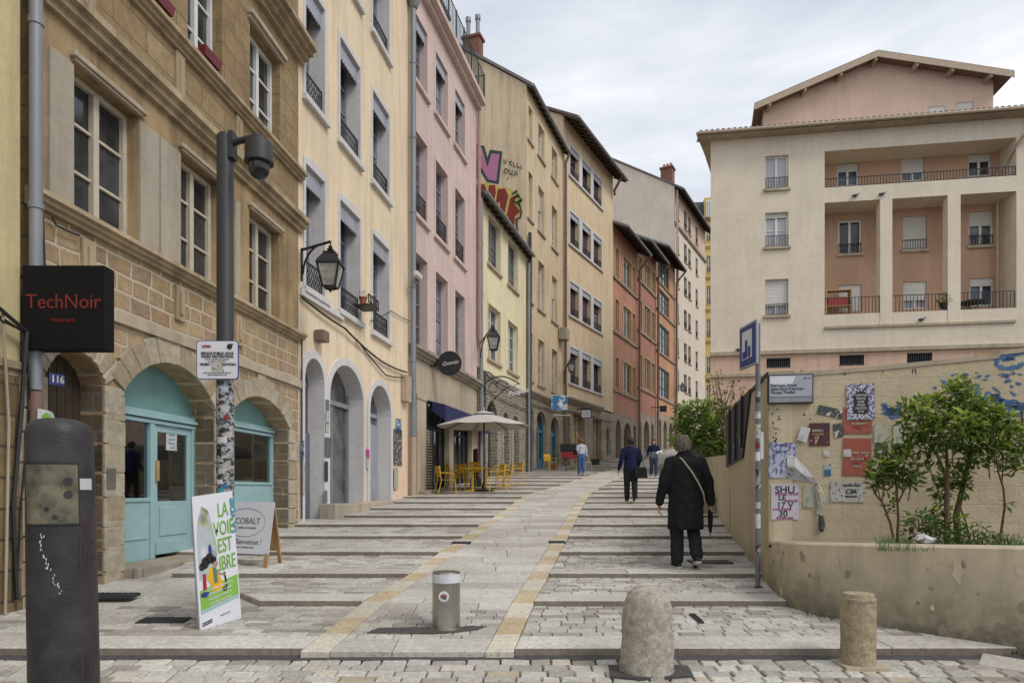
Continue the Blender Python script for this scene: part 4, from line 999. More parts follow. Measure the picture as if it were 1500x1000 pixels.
paint([QP(*p) for p in ((60, -10), (160, -12), (240, 15), (325, 30), (400, 110), (405, 215), (372, 235), (372, 350), (330, 330), (250, 270), (60, 40))], 'graffiti_yellow', .010)
for pl in (((60, 0), (140, 0), (158, 40), (150, 80), (100, 70), (60, 40)), ((172, 8), (215, 5), (222, 60), (205, 130), (165, 90)), ((235, 35), (285, 28), (308, 80), (280, 215), (235, 175), (218, 140)), ((322, 95), (358, 80), (350, 140), (392, 190), (355, 225), (345, 330), (290, 265), (300, 200))):
    paint([QP(*p) for p in pl], 'graffiti_red', .016)
for pl in (((176, 65), (186, 62), (184, 88), (176, 86)), ((240, 130), (250, 125), (246, 190), (236, 180)), ((296, 225), (308, 222), (306, 258), (296, 250))): paint([QP(*p) for p in pl], 'graffiti_yellow', .02)
def stroke(pts, w, mat, off=.02, F=QP):
    m = MB(); P = [gab(*F(*p)) for p in pts]; m.tube([(-off, a, b) for a, b in P], w, 4); return m.build('graffiti', mat, t)
for s_ in (((335, 70), (365, 45), (375, 90), (345, 95), (380, 75), (400, 120), (360, 130), (405, 105)), ((385, 130), (400, 190), (392, 235), (365, 240), (372, 350)), ((345, 115), (390, 150))): stroke(s_, .05, 'graffiti_dark')
S2 = lambda px, py: NP(px, py)
for s_ in (((300, 745), (310, 770), (320, 745)), ((330, 760), (345, 755), (332, 770), (345, 778)), ((355, 760), (357, 785), (368, 785)), ((375, 765), (377, 790), (390, 790)), ((398, 780), (400, 800)), ((310, 795), (300, 815), (315, 825), (325, 805), (312, 795)), ((335, 800), (330, 825), (345, 830)), ((350, 805), (345, 832), (362, 835), (365, 808)), ((375, 812), (372, 838)), ((322, 845), (323, 858))): stroke(s_, .022, 'graffiti_dark', .02, NP)

# --- sand house with groups of three windows
F6 = Fac(F5.w(U5)[0], F5.w(U5)[1], .52, 1); U6 = F6.u(898)
t = H6 = F6.thing('shuttered_house', 'sand coloured house with triple grey framed windows and dark red slatted blinds', 'house')
gz = 2.2; c6 = [(F6.u(834.6), F6.u(848)), (F6.u(852.6), F6.u(865.2)), (F6.u(869), F6.u(881))]; r6 = [(E+6.75, E+9.0), (E+11.0, E+13.1), (E+15.45, E+17.5), (E+19.75, E+21.6)]
wall(t, 'wall', rect(0, U6, E+5.7, E+23.0), [rect(a, b, z0, z1) for a, b in c6 for z0, z1 in r6], 'sand2_p', reveal=.35)
sh6 = [(F6.u(826.5), F6.u(835.5)), (F6.u(839), F6.u(857)), (F6.u(868.5), F6.u(882))]
wall(t, 'stone_base', rect(0, U6, gz, E+5.6), [rect(sh6[0][0], sh6[0][1], gz+.01, E+4.7), rect(sh6[1][0], sh6[1][1], gz+.01, E+4.9), rect(sh6[2][0], sh6[2][1], E+2.1, E+4.9)], 'pier_stone', reveal=.45, y=.01)
cornice(t, 0, U6*.72, E+5.45, E+5.8, .28, 'stone_grey', 'string_course')
shell(t, U6, 10, gz, E+23.0, 'sand2_p', ridge=2.6, name='gable_wall'); gable_roof(t, U6, 10, E+23.05, 2.6, 'tile_roof', over=1.0, side=.2)
for i, (a, b) in enumerate(c6):
    for j, (z0, z1) in enumerate(r6):
        w = window(t, a, b, z0, z1, dep=.32, frame='shutter_maroon', pane='glass', rows=2, sill=None, fw=.05, rail='fancy', rh=.55, blind=(.75, .95, .0, .35)[(i*3+j) % 4], blindmat='shutter_maroon')
for j, (z0, z1) in enumerate(r6):
    a, b = c6[0][0], c6[-1][1]; m = MB()
    out = [(a-.18, z0-.12), (a-.18, z1+.16), (b+.18, z1+.16), (b+.18, z0-.12)]
    m.prism([(p, -.03, z) for p, z in out], (0, .035, 0), holes=[[(p, -.03, z) for p, z in rect(c, d, z0, z1)] for c, d in c6]); m.box(a-.25, -.12, z0-.14, b+.25, -.03, z0-.02); m.build('window_surround', 'lilac', t)
    for c, d in c6: m = MB(); m.box(c+.01, .03, z1-.34, d-.01, .06, z1-.005); m.build('lambrequin', 'zinc_pale', t)
m = MB(); a, b = sh6[0]; m.box(a, .4, gz, b, .44, E+4.7); m.build('door', 'brown_door', t)
for (a, b) in sh6[1:]:
    m = MB(); m.box(a, .44, gz, b, .46, E+4.9); w = m.build('shop_window', 'warm_display', t); m = MB()
    for k in range(4): u = a+(b-a)*k/3; m.box(u-.05, .36, gz, u+.05, .42, E+4.9)
    m.box(a, .36, E+4.0, b, .42, E+4.1); m.build('shop_frame', 'stone_grey', w)
drain(t, [(U6-.6, -.9, E+22.6), (U6-.3, -.2, E+21.8), (U6-.15, -.2, E+21.5)], .09, 'pipe_rust')

# --- terracotta pair and the orange house
F7 = Fac(F6.w(U6)[0], F6.w(U6)[1], .48, 1); U7 = F7.u(933.5); U8 = F7.u(961); U9 = F7.u(988)
def reds(name, label, x0, x1, wins, rows_, mat, frame, eave, arches_, roofm='lead_roof', muntin=True):
    a, b = F7.u(x0), F7.u(x1); Lw = b-a; gz = g(F7.Y(x0))-.6; X, Yy = F7.w(a); t = thing(name, label, 'house', (X, Yy, 0), F7.rot); u = lambda x: F7.u(x)-a
    base = g(F7.Y(x0))+3.6
    wall(t, 'wall', rect(0, Lw, base, eave), [rect(u(p), u(q), z0, z1) for p, q, c in wins for z0, z1 in rows_], mat, reveal=.3)
    wall(t, 'stone_base', rect(0, Lw, gz, base), [arch_hole(u(p), u(q), gz+.01, base-h-.5, h) for p, q, h in arches_], 'pier_stone', reveal=.5, y=.01)
    shell(t, Lw, 9, gz, eave, mat, ridge=2.2, name='gable_wall'); gable_roof(t, Lw, 9, eave+.05, 2.2, roofm, over=1.1, side=.1)
    for p, q, c in wins:
        for z0, z1 in rows_: window(t, u(p), u(q), z0, z1, dep=.14, frame=frame, pane='glass_grey', rows=2 if muntin else 3, cols=c, sill=None, surround=frame if muntin else 'stone_grey', sw=.12, fw=.14 if muntin else .09)
    for z0, z1 in rows_: cornice(t, 0, Lw, z0-.3, z0-.15, .12, 'stone_grey', 'sill_course', 1)
    for p, q, h in arches_:
        m = MB(); m.prism([(s, .46, z) for s, z in arch_hole(u(p), u(q), gz, base-h-.5, h)], (0, .02, 0)); m.build('door', 'brown_door', t)
    drain(t, [(Lw-.3, -1.2, eave-.6), (Lw-.15, -.25, eave-1.6), (Lw-.15, -.2, gz+.5)], .1, 'pipe_rust'); return t
reds('red_house', 'terracotta red house with gold framed mullioned windows, nearest of the two', 898, 933.5, [(901.5, 906.5, 1), (913, 924.5, 2), (926.5, 930.5, 1)], [(E+7.6, E+9.9), (E+11.9, E+14.2), (E+15.9, E+18.0)], 'red_p', 'gold_frame', E+19.6, [(902, 910, 1.0), (914, 925, 1.2), (928, 931.5, .5)])
reds('red_house', 'darker red house with gold framed windows, squeezed between the terracotta and orange ones', 933.5, 961, [(935.7, 940.5, 1), (944, 952.6, 2), (954.9, 959, 1)], [(E+8.7, E+11.3), (E+13.4, E+15.8), (E+17.6, E+19.4)], 'red2_p', 'gold_frame', E+20.8, [(936, 940, .8), (943.5, 951.5, 1.1), (954, 958, .7)])
O9 = reds('orange_house', 'orange house with wide grey green windows, last before the pale tall building', 961, 988, [(963.5, 980, 4)], [(E+8.8, E+11.4), (E+12.9, E+15.4), (E+16.7, E+18.6), (E+19.4, E+21.6)], 'orange_p', 'green_grey', E+22.4, [(964, 969, .9), (972, 977, .9), (980, 985, .9)], muntin=False)

# --- pale tall building further up
F10 = Fac(F7.w(U9)[0], F7.w(U9)[1], .546, 1); U10 = F10.u(1033)
t = H10 = F10.thing('pale_building', 'tall pale building with a blank gable towards the street and a brick chimney', 'apartment building')
gz = 4.0; c10 = [(990.8, 994.6), (1002, 1006.4), (1008.2, 1012), (1019, 1022.2)]; r10 = [(E+a, E+a+1.9) for a in (10.4, 13.7, 17.2, 20.7, 24.2, 27.7)]
cc = [(F10.u(a), F10.u(b)) for a, b in c10]
wall(t, 'wall', rect(0, U10, gz, E+26.9), [rect(a, b, z0, z1) for a, b in cc for z0, z1 in r10[:-1]], 'pale_p', reveal=.35)
wall(t, 'top_storey_wall', rect(0, U10, E+26.9, E+30.6), [rect(a, b, *r10[-1]) for a, b in cc], 'block_pink', reveal=.35)
cornice(t, 0, U10, E+26.75, E+27.05, .2, 'stone_grey', 'string_course', 1)
cornice(t, 0, U10*.6, E+8.6, E+8.9, .25, 'stone_pale', 'shop_course', 1)
shell(t, U10, 14, gz, E+30.6, 'pale_p', ridge=4.4, name='gable_wall'); gable_roof(t, U10, 14, E+30.65, 4.4, 'tile_grey', over=.9, side=.15)
for i, (a, b) in enumerate(cc):
    for j, (z0, z1) in enumerate(r10): window(t, a, b, z0, z1, dep=.25, frame='grey_frame', pane='glass', rows=2, sill='stone_grey', fw=.07, rail='bars', rh=.7)
m = MB(); m.box(.9, .5, E+30.4, 1.9, 1.7, E+33.0); m.box(.8, .4, E+33.0, 2.0, 1.8, E+33.2); c_ = m.build('chimney', 'brick_red', t, bevel=.02)
for k in range(3): m = MB(); m.lathe([(.13, 0), (.12, .45)], (1.4, .75+k*.35, E+33.2), 10); m.build('flue', 'terracotta', c_, smooth=True)
drain(t, [(.15, -.25, E+30.2), (.15, -.2, 6)], .1, 'pipe_cream')
m = MB(); m.box(0.3, -.03, E+1, U10*.5, .02, E+7.6); m.build('shop_window', 'glass', t)
m = MB(); m.prism([(.3, -1.6, E+7.2), (.3, 0, E+8.0), (.3, 0, E+7.9), (.3, -1.6, E+7.0)], (7, 0, 0)); m.build('awning', 'shutter_white', t)

# --- ochre corner building closing the street
X0, Y0 = at(1000, 0, 98)[:2]
t = thing('ochre_building', 'bright yellow apartment building with a slate attic closing the end of the street', 'apartment building', (X0, Y0, 0), -.1)
def lx(x): k = (x-750)/1000; d = Vector((math.cos(-.1), math.sin(-.1))); return (k*Y0-X0)/(d.x-k*d.y)
zz = lambda y: E-(y-718)/1000*98
rr = [(565, 603), (523, 547), (468, 495), (420, 447), (376, 401), (333, 355)]
wins = [(lx(1013), lx(1019)), (lx(1035), lx(1041.5)), (lx(1056), lx(1063))]
wall(t, 'wall', rect(-2, 12, 5, zz(322)), [rect(a, b, zz(q), zz(p)) for a, b in wins for p, q in rr], 'far_yellow_p', reveal=.4)
shell(t, 12, 10, 5, zz(322), 'far_yellow_p')
for a, b in wins:
    for p, q in rr: window(t, a, b, zz(q), zz(p), dep=.3, frame='white_frame', pane='glass_blue', rows=2, sill='far_yellow_p', rail='bars', rh=.8, fw=.1)
for q in (552, 498, 452, 405, 360): cornice(t, -2, 12, zz(q)-.5, zz(q), .3, 'far_yellow_p', 'string_course', 2)
cornice(t, -2, 12, zz(325), zz(320), .6, 'cornice_stone', 'eaves_course', 2)
m = MB(); m.hexa([(-2, .3, zz(320)), (lx(1032), .3, zz(320)), (lx(1032), 4, zz(320)), (-2, 4, zz(320)), (-2, 1.2, zz(292)), (lx(1032), 1.2, zz(292)), (lx(1032), 4, zz(292)), (-2, 4, zz(292))]); m.build('slate_attic', 'slate', t)
m = MB(); m.box(lx(1032.5), .2, zz(320), 12, 4, zz(290)); d_ = m.build('dormer', 'far_yellow_p', t)
w = window(t, lx(1035), lx(1041.5), zz(318), zz(295), dep=-.1, y0=.2, frame='white_frame', pane='glass_blue', rows=2, sill=None, fw=.12)
# ================================================================== right side
F11 = Fac(9.02, 31, 1, -.157); z11 = lambda y, x=1210: F11.z(x, y)
t = H11 = F11.thing('loggia_building', 'large cream apartment block with brown loggias, tall white pillars and a tiled eave', 'apartment building')
U = F11.u; UW = U(1575)
la, lb = U(1208), U(1489)
pa = [(U(1289), U(1307)), (U(1388), U(1407))]
T0, T1 = z11(275), z11(221.7); B0, B1 = z11(461), z11(297)
lw = [(U(1121), U(1155))]; lr = [(F11.z(1121, 277), F11.z(1121, 229)), (F11.z(1121, 362), F11.z(1121, 312)), (F11.z(1121, 462), F11.z(1121, 409.5))]
gl = [(1123, 1158, 524.5, 538.5), (1230, 1266, 520, 535), (1329, 1366, 517, 532)]
SZ = F11.z(1043, 519); SZ2 = F11.z(1043, 549)
wall(t, 'wall', rect(0, UW, SZ, E+15.85), [rect(a, b, *r) for a, b in lw for r in lr] + [rect(la, lb, T0, T1), rect(la, lb, B0, B1)], 'right_cream', reveal=1.3)
wall(t, 'pink_base', rect(0, UW, SZ2-3, SZ), [rect(U(a), U(b), F11.z(a, d), F11.z(a, c)) for a, b, c, d in gl], 'right_pink', reveal=.3, y=.02)
cornice(t, -.02, UW, SZ-.08, SZ+.08, .10, 'stone_pale', 'string_course', 1); cornice(t, -.02, UW, SZ2-.12, SZ2+.02, .08, 'stone_pale', 'lower_string_course', 1)
cornice(t, la, lb-.05, z11(482), z11(478.5), .08, 'stone_pale', 'loggia_string', 1)
for p, q in pa:
    m = MB(); m.box(p, -.02, z11(478), q, .45, B1-.01); m.build('pillar', 'right_cream', t, bevel=.01)
w2 = [(1228, 1262, 323.5, 372, 0, 'glass', 1), (1322, 1357.5, 318, 366, .97, 'glass', 1), (1419, 1455, 311, 360, .42, 'glass', 1), (1228, 1262, 418, 457, .97, 'glass', 0), (1322.5, 1357.5, 413, 453, .68, 'glass_curtain', 0), (1420.5, 1456, 408, 449, .28, 'glass_blue', 0),
      (1226, 1258, 241, 273.5, .35, 'glass_blue', 0), (1320, 1354, 233, 266, .62, 'glass_blue', 0), (1418, 1452, 227, 259, .34, 'glass', 0)]
FB = Fac(*F11.w(0, 1.28), 1, -.157); ofs = FB.u(1208)-F11.u(1208)
bz = lambda x, y: FB.z(x, y)
hb = [rect(FB.u(a), FB.u(b), bz(a, d), bz(a, c)) for a, b, c, d, *_ in w2]
wall(t, 'loggia_wall', rect(la-.3, lb+.3, z11(465), T1+.1), hb, 'loggia_back', reveal=.18, y=1.28)
for a, b, c, d, bl, pn, rl in w2:
    window(t, FB.u(a), FB.u(b), bz(a, d), bz(a, c), dep=.12, y0=1.28, frame='white_frame', pane=pn, rows=1, sill='stone_pale' if rl else None, rail='bars' if rl else None, rh=.45, blind=bl, fw=.07)
m = MB(); m.box(la, .5, T0-.35, lb, 1.3, T0-.3); m.box(la, .3, B0-.3, lb, 1.3, B0-.25); m.build('loggia_floor', 'stone_grey', t)
for j, r in enumerate(lr):
    a, b = lw[0]; window(t, a, b, r[0], r[1], dep=.2, frame='white_frame', pane='glass_lace', rows=1 if j == 0 else 2, sill='stone_pale', rail='bars', rh=.5, blind=(0, .14, .72)[j], fw=.07)
for a, b, c, d in gl:
    w = MB(); a_, b_ = U(a), U(b); zc, zd = F11.z(a, d), F11.z(a, c); w.box(a_, .25, zc, b_, .3, zd); w = w.build('vent_opening', 'interior_dark', t)
    m = MB(); k = 11
    for i in range(k+1): x = a_+(b_-a_)*i/k; m.box(x-.018, .05, zc, x+.018, .08, zd)
    m.box(a_, .0, zd-.05, b_, .09, zd); m.box(a_, .0, zc, b_, .09, zc+.05); m.build('grille', 'iron_grey', w)
m = MB(); m.box(U(1430), -.005, F11.z(1430, 538), U(1469), .05, F11.z(1430, 514)); m.build('blocked_window', 'loggia_back', t)
m = MB(); railing(m, la, lb, T0, .42, .05, n=60, t=.014); m.build('railing', 'iron_grey', t)
for (p, q) in ((la, pa[0][0]), (pa[0][1], pa[1][0]), (pa[1][1], lb-.05)):
    m = MB(); railing(m, p, q, B0-.1, .85, .05, n=int((q-p)/.14), t=.014); m.build('railing', 'iron_grey', t)
drain(t, [(UW-.9, -.45, E+15.7), (U(1492), -.35, E+14.9), (U(1478), .9, E+13.9), (U(1478), .9, B0)], .06, 'pipe_cream')
m = MB(); sd = Vector((.488, 1)).normalized(); k = 14
lx_ = sd.x*F11.d.x+sd.y*F11.d.y; ly_ = -sd.x*F11.d.y+sd.y*F11.d.x
m.add([(0, 0, SZ2-3), (lx_*k, ly_*k, SZ2-3), (lx_*k, ly_*k, E+15.85), (0, 0, E+15.85)], [(0, 1, 2, 3)]); m.build('side_wall', 'right_cream', t)
# tiled lean-to roof with round tile ends along the eave
ov = .62; z0 = E+15.87; sl = .36; RD = 8
m = MB(); px_, py_ = -ov*1.0, -ov
m.hexa([(px_, py_, z0), (UW+.3, py_, z0), (UW+.3, RD, z0+sl*RD), (lx_*k-.2, RD, z0+sl*RD), (px_, py_, z0+.1), (UW+.3, py_, z0+.1), (UW+.3, RD, z0+.1+sl*RD), (lx_*k-.2, RD, z0+.1+sl*RD)])
rf = m.build('roof', 'tile_roof', t)
m = MB(); n = int((UW+.9)/.24)
for i in range(n):
    x = px_+.12+i*.24; m.add([(x+.1*math.cos(a), py_-.04, z0+.10+.085*math.sin(a)) for a in [math.pi*j/6 for j in range(7)]] + [(x+.1*math.cos(a)+.1, 1.2, z0+.10+.085*math.sin(a)+sl*1.2) for a in [math.pi*j/6 for j in range(7)]], [(j, j+1, 8+j, 7+j) for j in range(6)] + [tuple(range(7))])
m.build('cover_tiles', 'tile_grey', rf)
m = MB(); m.tube([(px_-.03, py_-.06, z0+.04), (UW+.3, py_-.06, z0+.04)], .07, 8); m.tube([(px_-.05, py_-.06, z0+.04), (lx_*k-.5, ly_*k, z0+.04)], .06, 8); m.build('gutter', 'pipe_cream', rf, smooth=True)
m = MB(); m.box(px_, py_+.03, z0-.03, UW, .0, z0-.01); m.add([(px_, py_, z0-.01), (0, 0, z0-.01), (lx_*k, ly_*k, z0-.01), (lx_*k-1, ly_*k, z0-.01)], [(0, 1, 2, 3)]); m.build('soffit', 'stone_pale', rf)
for x, y, lab in ((1405, 178, 1), (1480, 170, 2)):
    k_ = F11.u(x); zc = F11.z(x, y)+.1; m = MB(); m.box(k_-.28, 1.2, zc-.7, k_+.28, 1.8, zc+.15)
    for c in ((-.25, 1.22), (.17, 1.22), (-.25, 1.7), (.17, 1.7)): m.box(k_+c[0], c[1], zc+.15, k_+c[0]+.08, c[1]+.08, zc+.32)
    m.hexa([(k_-.42, 1.05, zc+.32), (k_+.42, 1.05, zc+.32), (k_+.42, 1.95, zc+.32), (k_-.42, 1.95, zc+.32), (k_-.2, 1.3, zc+.5), (k_+.2, 1.3, zc+.5), (k_+.2, 1.7, zc+.5), (k_-.2, 1.7, zc+.5)]); m.build('chimney', 'brick_red', rf)
# things on the balconies
def onb(u, y, z): return (*F11.w(u, y), z)
o = thing('shelf_unit', 'wooden shelf with a red crate on the left end of the lower balcony', 'shelf', onb(la+.75, .75, B0-.24), F11.rot)
m = MB(); m.box(-.55, -.2, 0, -.5, .2, 1.5); m.box(.5, -.2, 0, .55, .2, 1.5)
for zz_ in (.1, .75, 1.45): m.box(-.5, -.2, zz_, .5, .2, zz_+.04)
m.build('rack', 'wood', o); m = MB(); m.box(-.42, -.18, .8, .42, .15, 1.15); m.build('drawer', 'red_plastic', o)
o = thing('balcony_table', 'small dark folding table on the lower right balcony', 'table', onb(U(1437), .7, B0-.24), F11.rot)
m = MB(); m.lathe([(.5, .68), (.52, .72), (.5, .74)], n=20); m.build('tabletop', 'iron_grey', o); m = MB(); m.tube([(-.3, 0, 0), (.3, 0, .7)], .02); m.tube([(.3, 0, 0), (-.3, 0, .7)], .02); m.build('leg', 'iron_grey', o)
o = thing('balcony_plant', 'dark round plant hanging on the railing beside the right pillar', 'plant', onb(U(1384), .1, B0+.1)); m = MB(); m.lathe([(.12, 0), (.16, .25)], n=12); m.build('pot', 'iron', o); leaf_jobs.append((o, (0, 0, .4), (.28, .28, .28), 120, .12, 'leaf_mid'))
def pigeon(x, y, F, lab):
    o = thing('pigeon', lab, 'bird', (*F.w(F.u(x), -.08), F.z(x, y)+.02), F.rot, 'pigeons on the cream building'); m = MB()
    m.lathe([(.005, -.16), (.05, -.10), (.075, 0), (.06, .07), (.03, .11), (.032, .14), (.02, .17), (.003, .19)], n=10)
    m.v = [(v[2], v[1], .09+v[0]*.9+max(0, v[2]-.06)*.8) for v in m.v]; m.tube([(.02, .02, .05), (.02, .02, -.02)], .006, 4); m.tube([(.02, -.02, .05), (.02, -.02, -.02)], .006, 4); m.build('body', 'pigeon_grey', o, smooth=True)
pigeon(1252, 291, F11, 'pigeon on the wall band left of the pillar top'); pigeon(1291, 289, F11, 'pigeon at the top of the left pillar'); pigeon(1349, 472, F11, 'small pigeon on the string course under the lower balconies'); pigeon(1082, 516, F11, 'pigeon on the string course behind the blue sign')
# pink gabled block behind
F12 = Fac(13.4, 38, 1, -.157); t = F12.thing('pink_gable_block', 'pink rendered block with a wide low gable rising behind the tiled eave', 'apartment building')
u0, u1, ua = F12.u(1118), F12.u(1455), F12.u(1279); zl, zrr, zt = F12.z(1118, 160), F12.z(1455, 118), F12.z(1279, 91)
wn = [(1196, 1219, 179, 196), (1360, 1385, 157, 180), (1401, 1426, 151, 178)]
wall(t, 'wall', [(u0, E+14), (u0, zl), (ua, zt), (u1, zrr), (u1, E+14)], [rect(F12.u(a), F12.u(b), F12.z(a, d), F12.z(a, c)) for a, b, c, d in wn], 'block_pink', reveal=.2)
for (a, b, c, d), bl in zip(wn, (0, .97, .97)): window(t, F12.u(a), F12.u(b), F12.z(a, d), F12.z(a, c), dep=.1, frame='white_frame', pane='glass_lace', rows=1, sill=None, blind=bl, fw=.08)
m = MB(); m.add([(u0, 0, E+14), (u0+1.5, 12, E+14), (u0+1.5, 12, zl), (u0, 0, zl), (u1, 0, E+14), (u1, 12, E+14), (u1, 12, zrr), (u1, 0, zrr)], [(0, 1, 2, 3), (4, 5, 6, 7)]); m.build('side_wall', 'block_pink', t)
m = MB(); eL, eR = u0-.6, u1+.65; zL = zl-(zt-zl)/(ua-u0)*.6; zR = zrr-(zt-zrr)/(u1-ua)*.65
for (xa, za, xb, zb_) in ((eL, zL, ua, zt), (eR, zR, ua, zt)):
    m.hexa([(xa, -.7, za+.02), (xb, -.7, zb_+.02), (xb, 12, zb_+.02), (xa+(1.5 if xa == eL else 0), 12, za+.02), (xa, -.7, za+.22), (xb, -.7, zb_+.22), (xb, 12, zb_+.22), (xa+(1.5 if xa == eL else 0), 12, za+.22)])
rf = m.build('roof', 'tile_roof', t)
m = MB()
for (xa, za, xb, zb_) in ((eL, zL, ua, zt), (ua, zt, eR, zR)): m.prism([(xa, -.74, za-.16), (xb, -.74, zb_-.16), (xb, -.74, zb_+.16), (xa, -.74, za+.16)], (0, .035, 0))
m.build('fascia', 'pipe_cream', rf)
for f_ in (.04, .36, .68, .985):
    x = u0+(ua-u0)*f_; z = zl+(zt-zl)*f_; m = MB(); m.box(x-.07, -.68, z-.28, x+.07, 0, z); m.build('purlin', 'stone_pale', rf)
for f_ in (.33, .62, .93):
    x = ua+(u1-ua)*f_; z = zt+(zrr-zt)*f_; m = MB(); m.box(x-.07, -.68, z-.28, x+.07, 0, z); m.build('purlin', 'stone_pale', rf)

# ------------------------------------------------------------------ retaining walls and planter
FW = Fac(2.93, 7.8, 1, -.16); FA = Fac(3.72, 11.6, -.79, -3.8)
LA = math.hypot(.79, 3.8)
t = FW.thing('poster_wall', 'tall beige blockwork wall covered in torn posters and blue graffiti, rising to the right', 'wall')
u = FW.u; zt = lambda x, y: FW.z(x, y)
top = [(0, E+1.33), (u(1188), zt(1188, 546)), (u(1290), zt(1290, 538)), (u(1400), zt(1400, 527)), (u(1462), zt(1462, 521)), (u(1464), zt(1464, 516)), (u(1500), zt(1500, 512)), (9, zt(1500, 512)+.5)]
m = MB(); pol = [(0, .1)] + top + [(9, .1)]; m.prism([(a, 0, b) for a, b in pol], (0, .24, 0)); m.build('block_wall', 'painted_blocks', t, bevel=.012)
m = MB()
for (a, za), (b, zb_) in zip(top, top[1:]): m.prism([(a, -.012, za-.03), (b, -.012, zb_-.03), (b, -.012, zb_+.018), (a, -.012, za+.018)], (0, .265, 0))
m.build('coping', 'stone_pale', t)
# blue graffiti
def spray(F, parent, blobs, mat, off=-.012):
    m = MB(); rr_ = random.Random(5)
    for x, y, rx, ry, a in blobs:
        n = 18; uu, z = F.u(x), F.z(x, y); pts = []
        for i in range(n):
            th = 2*math.pi*i/n; k = rr_.uniform(.6, 1.15); p, q = rx*k*math.cos(th)*.0075, ry*k*math.sin(th)*.0075
            pts.append((uu+p*math.cos(a)-q*math.sin(a), -.003, z+p*math.sin(a)+q*math.cos(a)))
        m.add(pts, [tuple(range(n))])
    return m.build('graffiti', mat, parent)
bl = []; rb = random.Random(9)
for x, y, n, sx, sy, r0 in ((1412, 568, 16, 40, 18, 6), (1455, 585, 22, 30, 14, 8), (1480, 598, 20, 22, 12, 10), (1478, 560, 12, 22, 26, 5), (1478, 525, 6, 5, 2, 6), (1400, 600, 8, 20, 14, 6), (1308, 601, 14, 16, 9, 8), (1425, 550, 10, 40, 5, 4), (1330, 606, 4, 15, 5, 5)):
    for _ in range(n): bl.append((x+rb.gauss(0, sx*.5), y+rb.gauss(0, sy*.5), r0*rb.uniform(.5, 1.5), r0*rb.uniform(.2, .6), rb.uniform(-.7, .4)))
spray(FW, t, bl, 'graffiti_blue')
for pts in ([(1458, 534), (1462, 526), (1475, 520), (1500, 517)], [(1458, 534), (1470, 540), (1490, 538), (1500, 532)], [(1440, 580), (1455, 590), (1475, 600), (1500, 606)], [(1390, 556), (1396, 570), (1404, 580)]):
    m = MB(); q_ = [Vector((FW.u(a), -.0045, FW.z(a, b))) for a, b in pts]; rq = random.Random(len(pts)); q_ = [q_[i]+(q_[i+1]-q_[i])*k/5 for i in range(len(q_)-1) for k in range(5)]+[q_[-1]]; vs = []
    for i, p_ in enumerate(q_):
        d_ = (q_[min(i+1, len(q_)-1)]-q_[max(i-1, 0)]).normalized(); w0 = rq.uniform(.014, .034); vs += [p_+Vector((-d_.z, 0, d_.x))*w0, p_-Vector((-d_.z, 0, d_.x))*w0*rq.uniform(.6, 1)]
    m.add(vs, [(2*i, 2*i+1, 2*i+3, 2*i+2) for i in range(len(q_)-1)]); m.build('graffiti', 'graffiti_blue', t)
# side parapet along the steps
t = FA.thing('parapet_wall', 'beige plastered parapet wall with a dark metal screen, beside the steps', 'wall')
hT = E+1.31
m = MB(); m.box(0, 0, -.2, LA-.003, .26, hT); m.build('plaster_wall', 'wallpaint', t, bevel=.015)
m = MB(); m.box(-.02, -.02, hT, LA, .27, hT+.045); m.build('coping', 'iron_grey', t, bevel=.008)
pp = [(1065.5, 607), (1102, 569), (1101, 575), (1090, 670), (1066, 684)]
m = MB(); m.prism([(FA.u(x), -.03, FA.z(x, y)) for x, y in pp], (0, .028, 0)); sc = m.build('metal_screen', 'iron_grey', t)
m = MB()
for a, b in (((1073, 598), (1073, 679)), ((1082, 590), (1082, 674)), ((1092, 580), (1091, 655))): m.tube([(FA.u(a[0]), -.05, FA.z(*a)), (FA.u(b[0]), -.05, FA.z(*b))], .018, 6)
m.build('bar', 'iron', sc)
m = MB(); rb = random.Random(2)
for k in range(16):
    x, y = rb.uniform(1069, 1092), 0; y = rb.uniform(600, 665); a, z = FA.u(x), FA.z(x, y); w_ = rb.uniform(.02, .07); h_ = rb.uniform(.04, .16)
    m.add([(a, -.034, z), (a+w_, -.034, z+.02), (a+w_*.6, -.036, z+h_), (a-.01, -.036, z+h_*.7)], [(0, 1, 2, 3)])
m.build('torn_paper', 'paper_white', sc)
# low curved planter wall
path = [(2.94, 7.82), (2.83, 7.3), (2.79, 6.88), (2.87, 6.6), (3.03, 6.36), (3.24, 6.12), (3.50, 5.84), (3.74, 5.62), (4.05, 5.36), (4.6, 4.95), (6.2, 3.9), (8.5, 2.4)]
def smooth(P, k=4):
    out = []
    for i in range(len(P)-1):
        p0, p1, p2, p3 = P[max(i-1, 0)], P[i], P[i+1], P[min(i+2, len(P)-1)]
        for j in range(k):
            s = j/k; out.append(tuple(.5*((2*p1[c])+(-p0[c]+p2[c])*s+(2*p0[c]-5*p1[c]+4*p2[c]-p3[c])*s*s+(-p0[c]+3*p1[c]-3*p2[c]+p3[c])*s**3) for c in (0, 1)))
    return out+[P[-1]]
P = smooth(path); n = len(P); prz = lambda y: E-.47-.05*(y-5.9)
t = thing('planter_wall', 'low curved beige wall that rounds the corner and holds the planted bed', 'wall', (3.0, 6.0, 0))
vs = []; th = .17
for i, (x, y) in enumerate(P):
    a, b = P[max(i-1, 0)], P[min(i+1, n-1)]; d = Vector((b[0]-a[0], b[1]-a[1])).normalized(); nx, ny = -d.y, d.x   # inward
    z = prz(y); vs += [(x-3-nx*.03, y-6-ny*.03, -.1), (x-3, y-6, z-.02), (x-3+nx*.02, y-6+ny*.02, z), (x-3+nx*th, y-6+ny*th, z), (x-3+nx*th, y-6+ny*th, -.1)]
